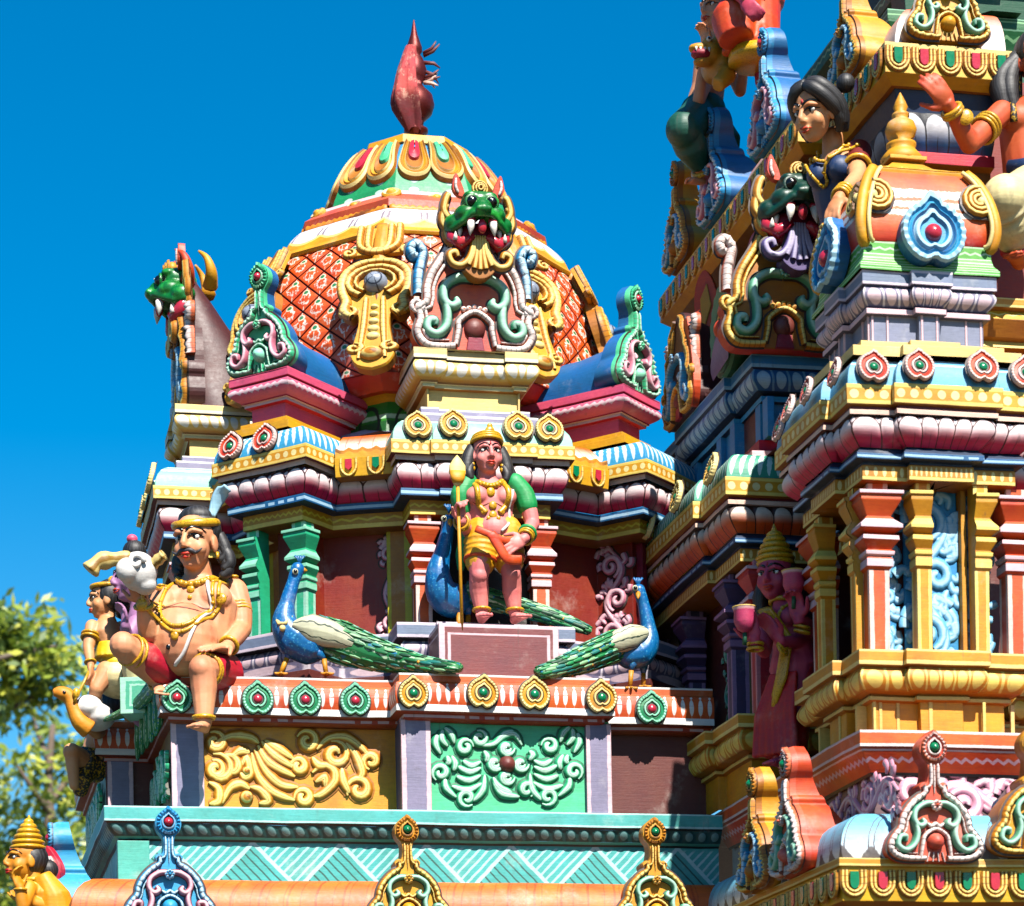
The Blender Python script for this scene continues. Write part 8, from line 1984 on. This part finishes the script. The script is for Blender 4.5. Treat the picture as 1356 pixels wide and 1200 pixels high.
tree('slender yellow green tree with a leafy top reaching into the sky at the left edge', 21., [(-68, 872), (-62, 930), (-56, 1050), (-50, 1200)], [[(-60, 900, 0), (0, 872, -.5), (75, 855, -.8)], [(-58, 980, 0), (20, 935, .4), (80, 900, .6)], [(-64, 900, 0), (0, 850, 0), (50, 825, .5)]],
     [(35, 845, 0, 52, 34), (75, 862, -.6, 38, 28), (10, 905, .3, 55, 40), (65, 905, .5, 40, 26), (-20, 850, 0, 60, 50), (88, 892, 0, 26, 18), (15, 935, 1.0, 40, 18), (90, 850, .6, 18, 16), (-10, 960, 0, 22, 18)], 2200, .12, 1)
tree('second slender tree with a pale trunk and loose olive leaves beside the podium', 24., [(70, 960), (64, 1040), (68, 1120), (72, 1230)], [[(68, 1080, 0), (40, 1040, -.4), (20, 1010, -.5)], [(68, 1060, 0), (100, 1020, .5), (130, 990, .6)], [(68, 1120, 0), (110, 1085, .3), (150, 1060, .4)], [(66, 1010, 0), (50, 970, .5), (45, 950, .5)]],
     [(40, 1010, 0, 46, 30), (95, 1000, .5, 46, 36), (30, 1065, -.5, 44, 30), (110, 1060, .4, 60, 34), (60, 1120, 0, 66, 32), (140, 1105, .4, 50, 40), (10, 1150, 0, 50, 34), (95, 1165, .4, 50, 30), (60, 960, .6, 26, 20), (125, 960, .6, 30, 24), (-10, 1020, 0, 30, 20), (160, 1150, .4, 40, 34)], 2600, .12, 2)
tree('third tree, darker and lower, behind the ochre goddess at the bottom left', 27., [(20, 1120), (22, 1150), (24, 1180), (26, 1230)], [[(22, 1160, 0), (-10, 1130, 0), (-30, 1110, 0)], [(22, 1160, 0), (60, 1140, 0), (90, 1120, 0)]],
     [(20, 1175, 0, 90, 34), (-30, 1130, 0, 50, 34), (110, 1185, 0, 80, 34), (30, 1215, 0, 120, 30)], 2000, .13, 3)
gm = MB(); gm.face([V((-400, -400, -.02)), V((400, -400, -.02)), V((400, 400, -.02)), V((-400, 400, -.02))], paint('sandy ground', C(84, 80, 66), rough=.95)); g_ = obj('ground', gm); g_['kind'] = 'structure'
# ================================================================== light, sky, camera
w = bpy.data.worlds.new('World'); SC.world = w; w.use_nodes = True; nt = w.node_tree
SUN_EL, SUN_AZ = math.radians(50), math.radians(8)     # azimuth: right of the facade's outward normal (-Y)
to_sun = Vector((math.sin(SUN_AZ) * math.cos(SUN_EL), -math.cos(SUN_AZ) * math.cos(SUN_EL), math.sin(SUN_EL)))
sky = nt.nodes.new('ShaderNodeTexSky'); sky.sky_type = 'NISHITA'; sky.sun_disc = False
sky.sun_elevation = SUN_EL; sky.sun_rotation = math.atan2(to_sun.x, to_sun.y)
sky.altitude = 0; sky.air_density = 1.0; sky.dust_density = .35; sky.ozone_density = 2.0
hs = nt.nodes.new('ShaderNodeHueSaturation'); hs.inputs['Saturation'].default_value = 1.6
hs.inputs['Hue'].default_value = .494
nt.links.new(sky.outputs[0], hs.inputs['Color'])
bg = nt.nodes['Background']; bg.inputs['Strength'].default_value = .0605
nt.links.new(hs.outputs[0], bg.inputs['Color'])
sl = bpy.data.lights.new('sun', 'SUN'); sl.energy = 5.0; sl.angle = math.radians(.5); sl.color = (1., .945, .86)
so = bpy.data.objects.new('sun', sl); COL.objects.link(so); so.rotation_euler = to_sun.to_track_quat('Z', 'Y').to_euler()
cam = bpy.data.cameras.new('camera'); co = bpy.data.objects.new('camera', cam); COL.objects.link(co); SC.camera = co
cam.sensor_fit = 'HORIZONTAL'; cam.sensor_width = 36.; cam.lens = F / 1356. * 36.
cam.shift_x = 0.; cam.shift_y = (CY - 600.) / 1356.
cam.clip_start = .1; cam.clip_end = 5000.
Mc = RC.copy(); Mc[1] = -Mc[1]; Mc[2] = -Mc[2]          # blender camera: y up, looks down -z
co.matrix_world = Matrix.Translation(CAM) @ Mc.transposed().to_4x4()
cam.dof.use_dof = True; cam.dof.focus_distance = 16.4; cam.dof.aperture_fstop = 2.2
SC.view_settings.view_transform = 'Standard'; SC.view_settings.look = 'None'; SC.view_settings.exposure = 1.42; SC.view_settings.gamma = 1.

SC.cycles.max_bounces = 4; SC.cycles.diffuse_bounces = 1; SC.cycles.glossy_bounces = 2
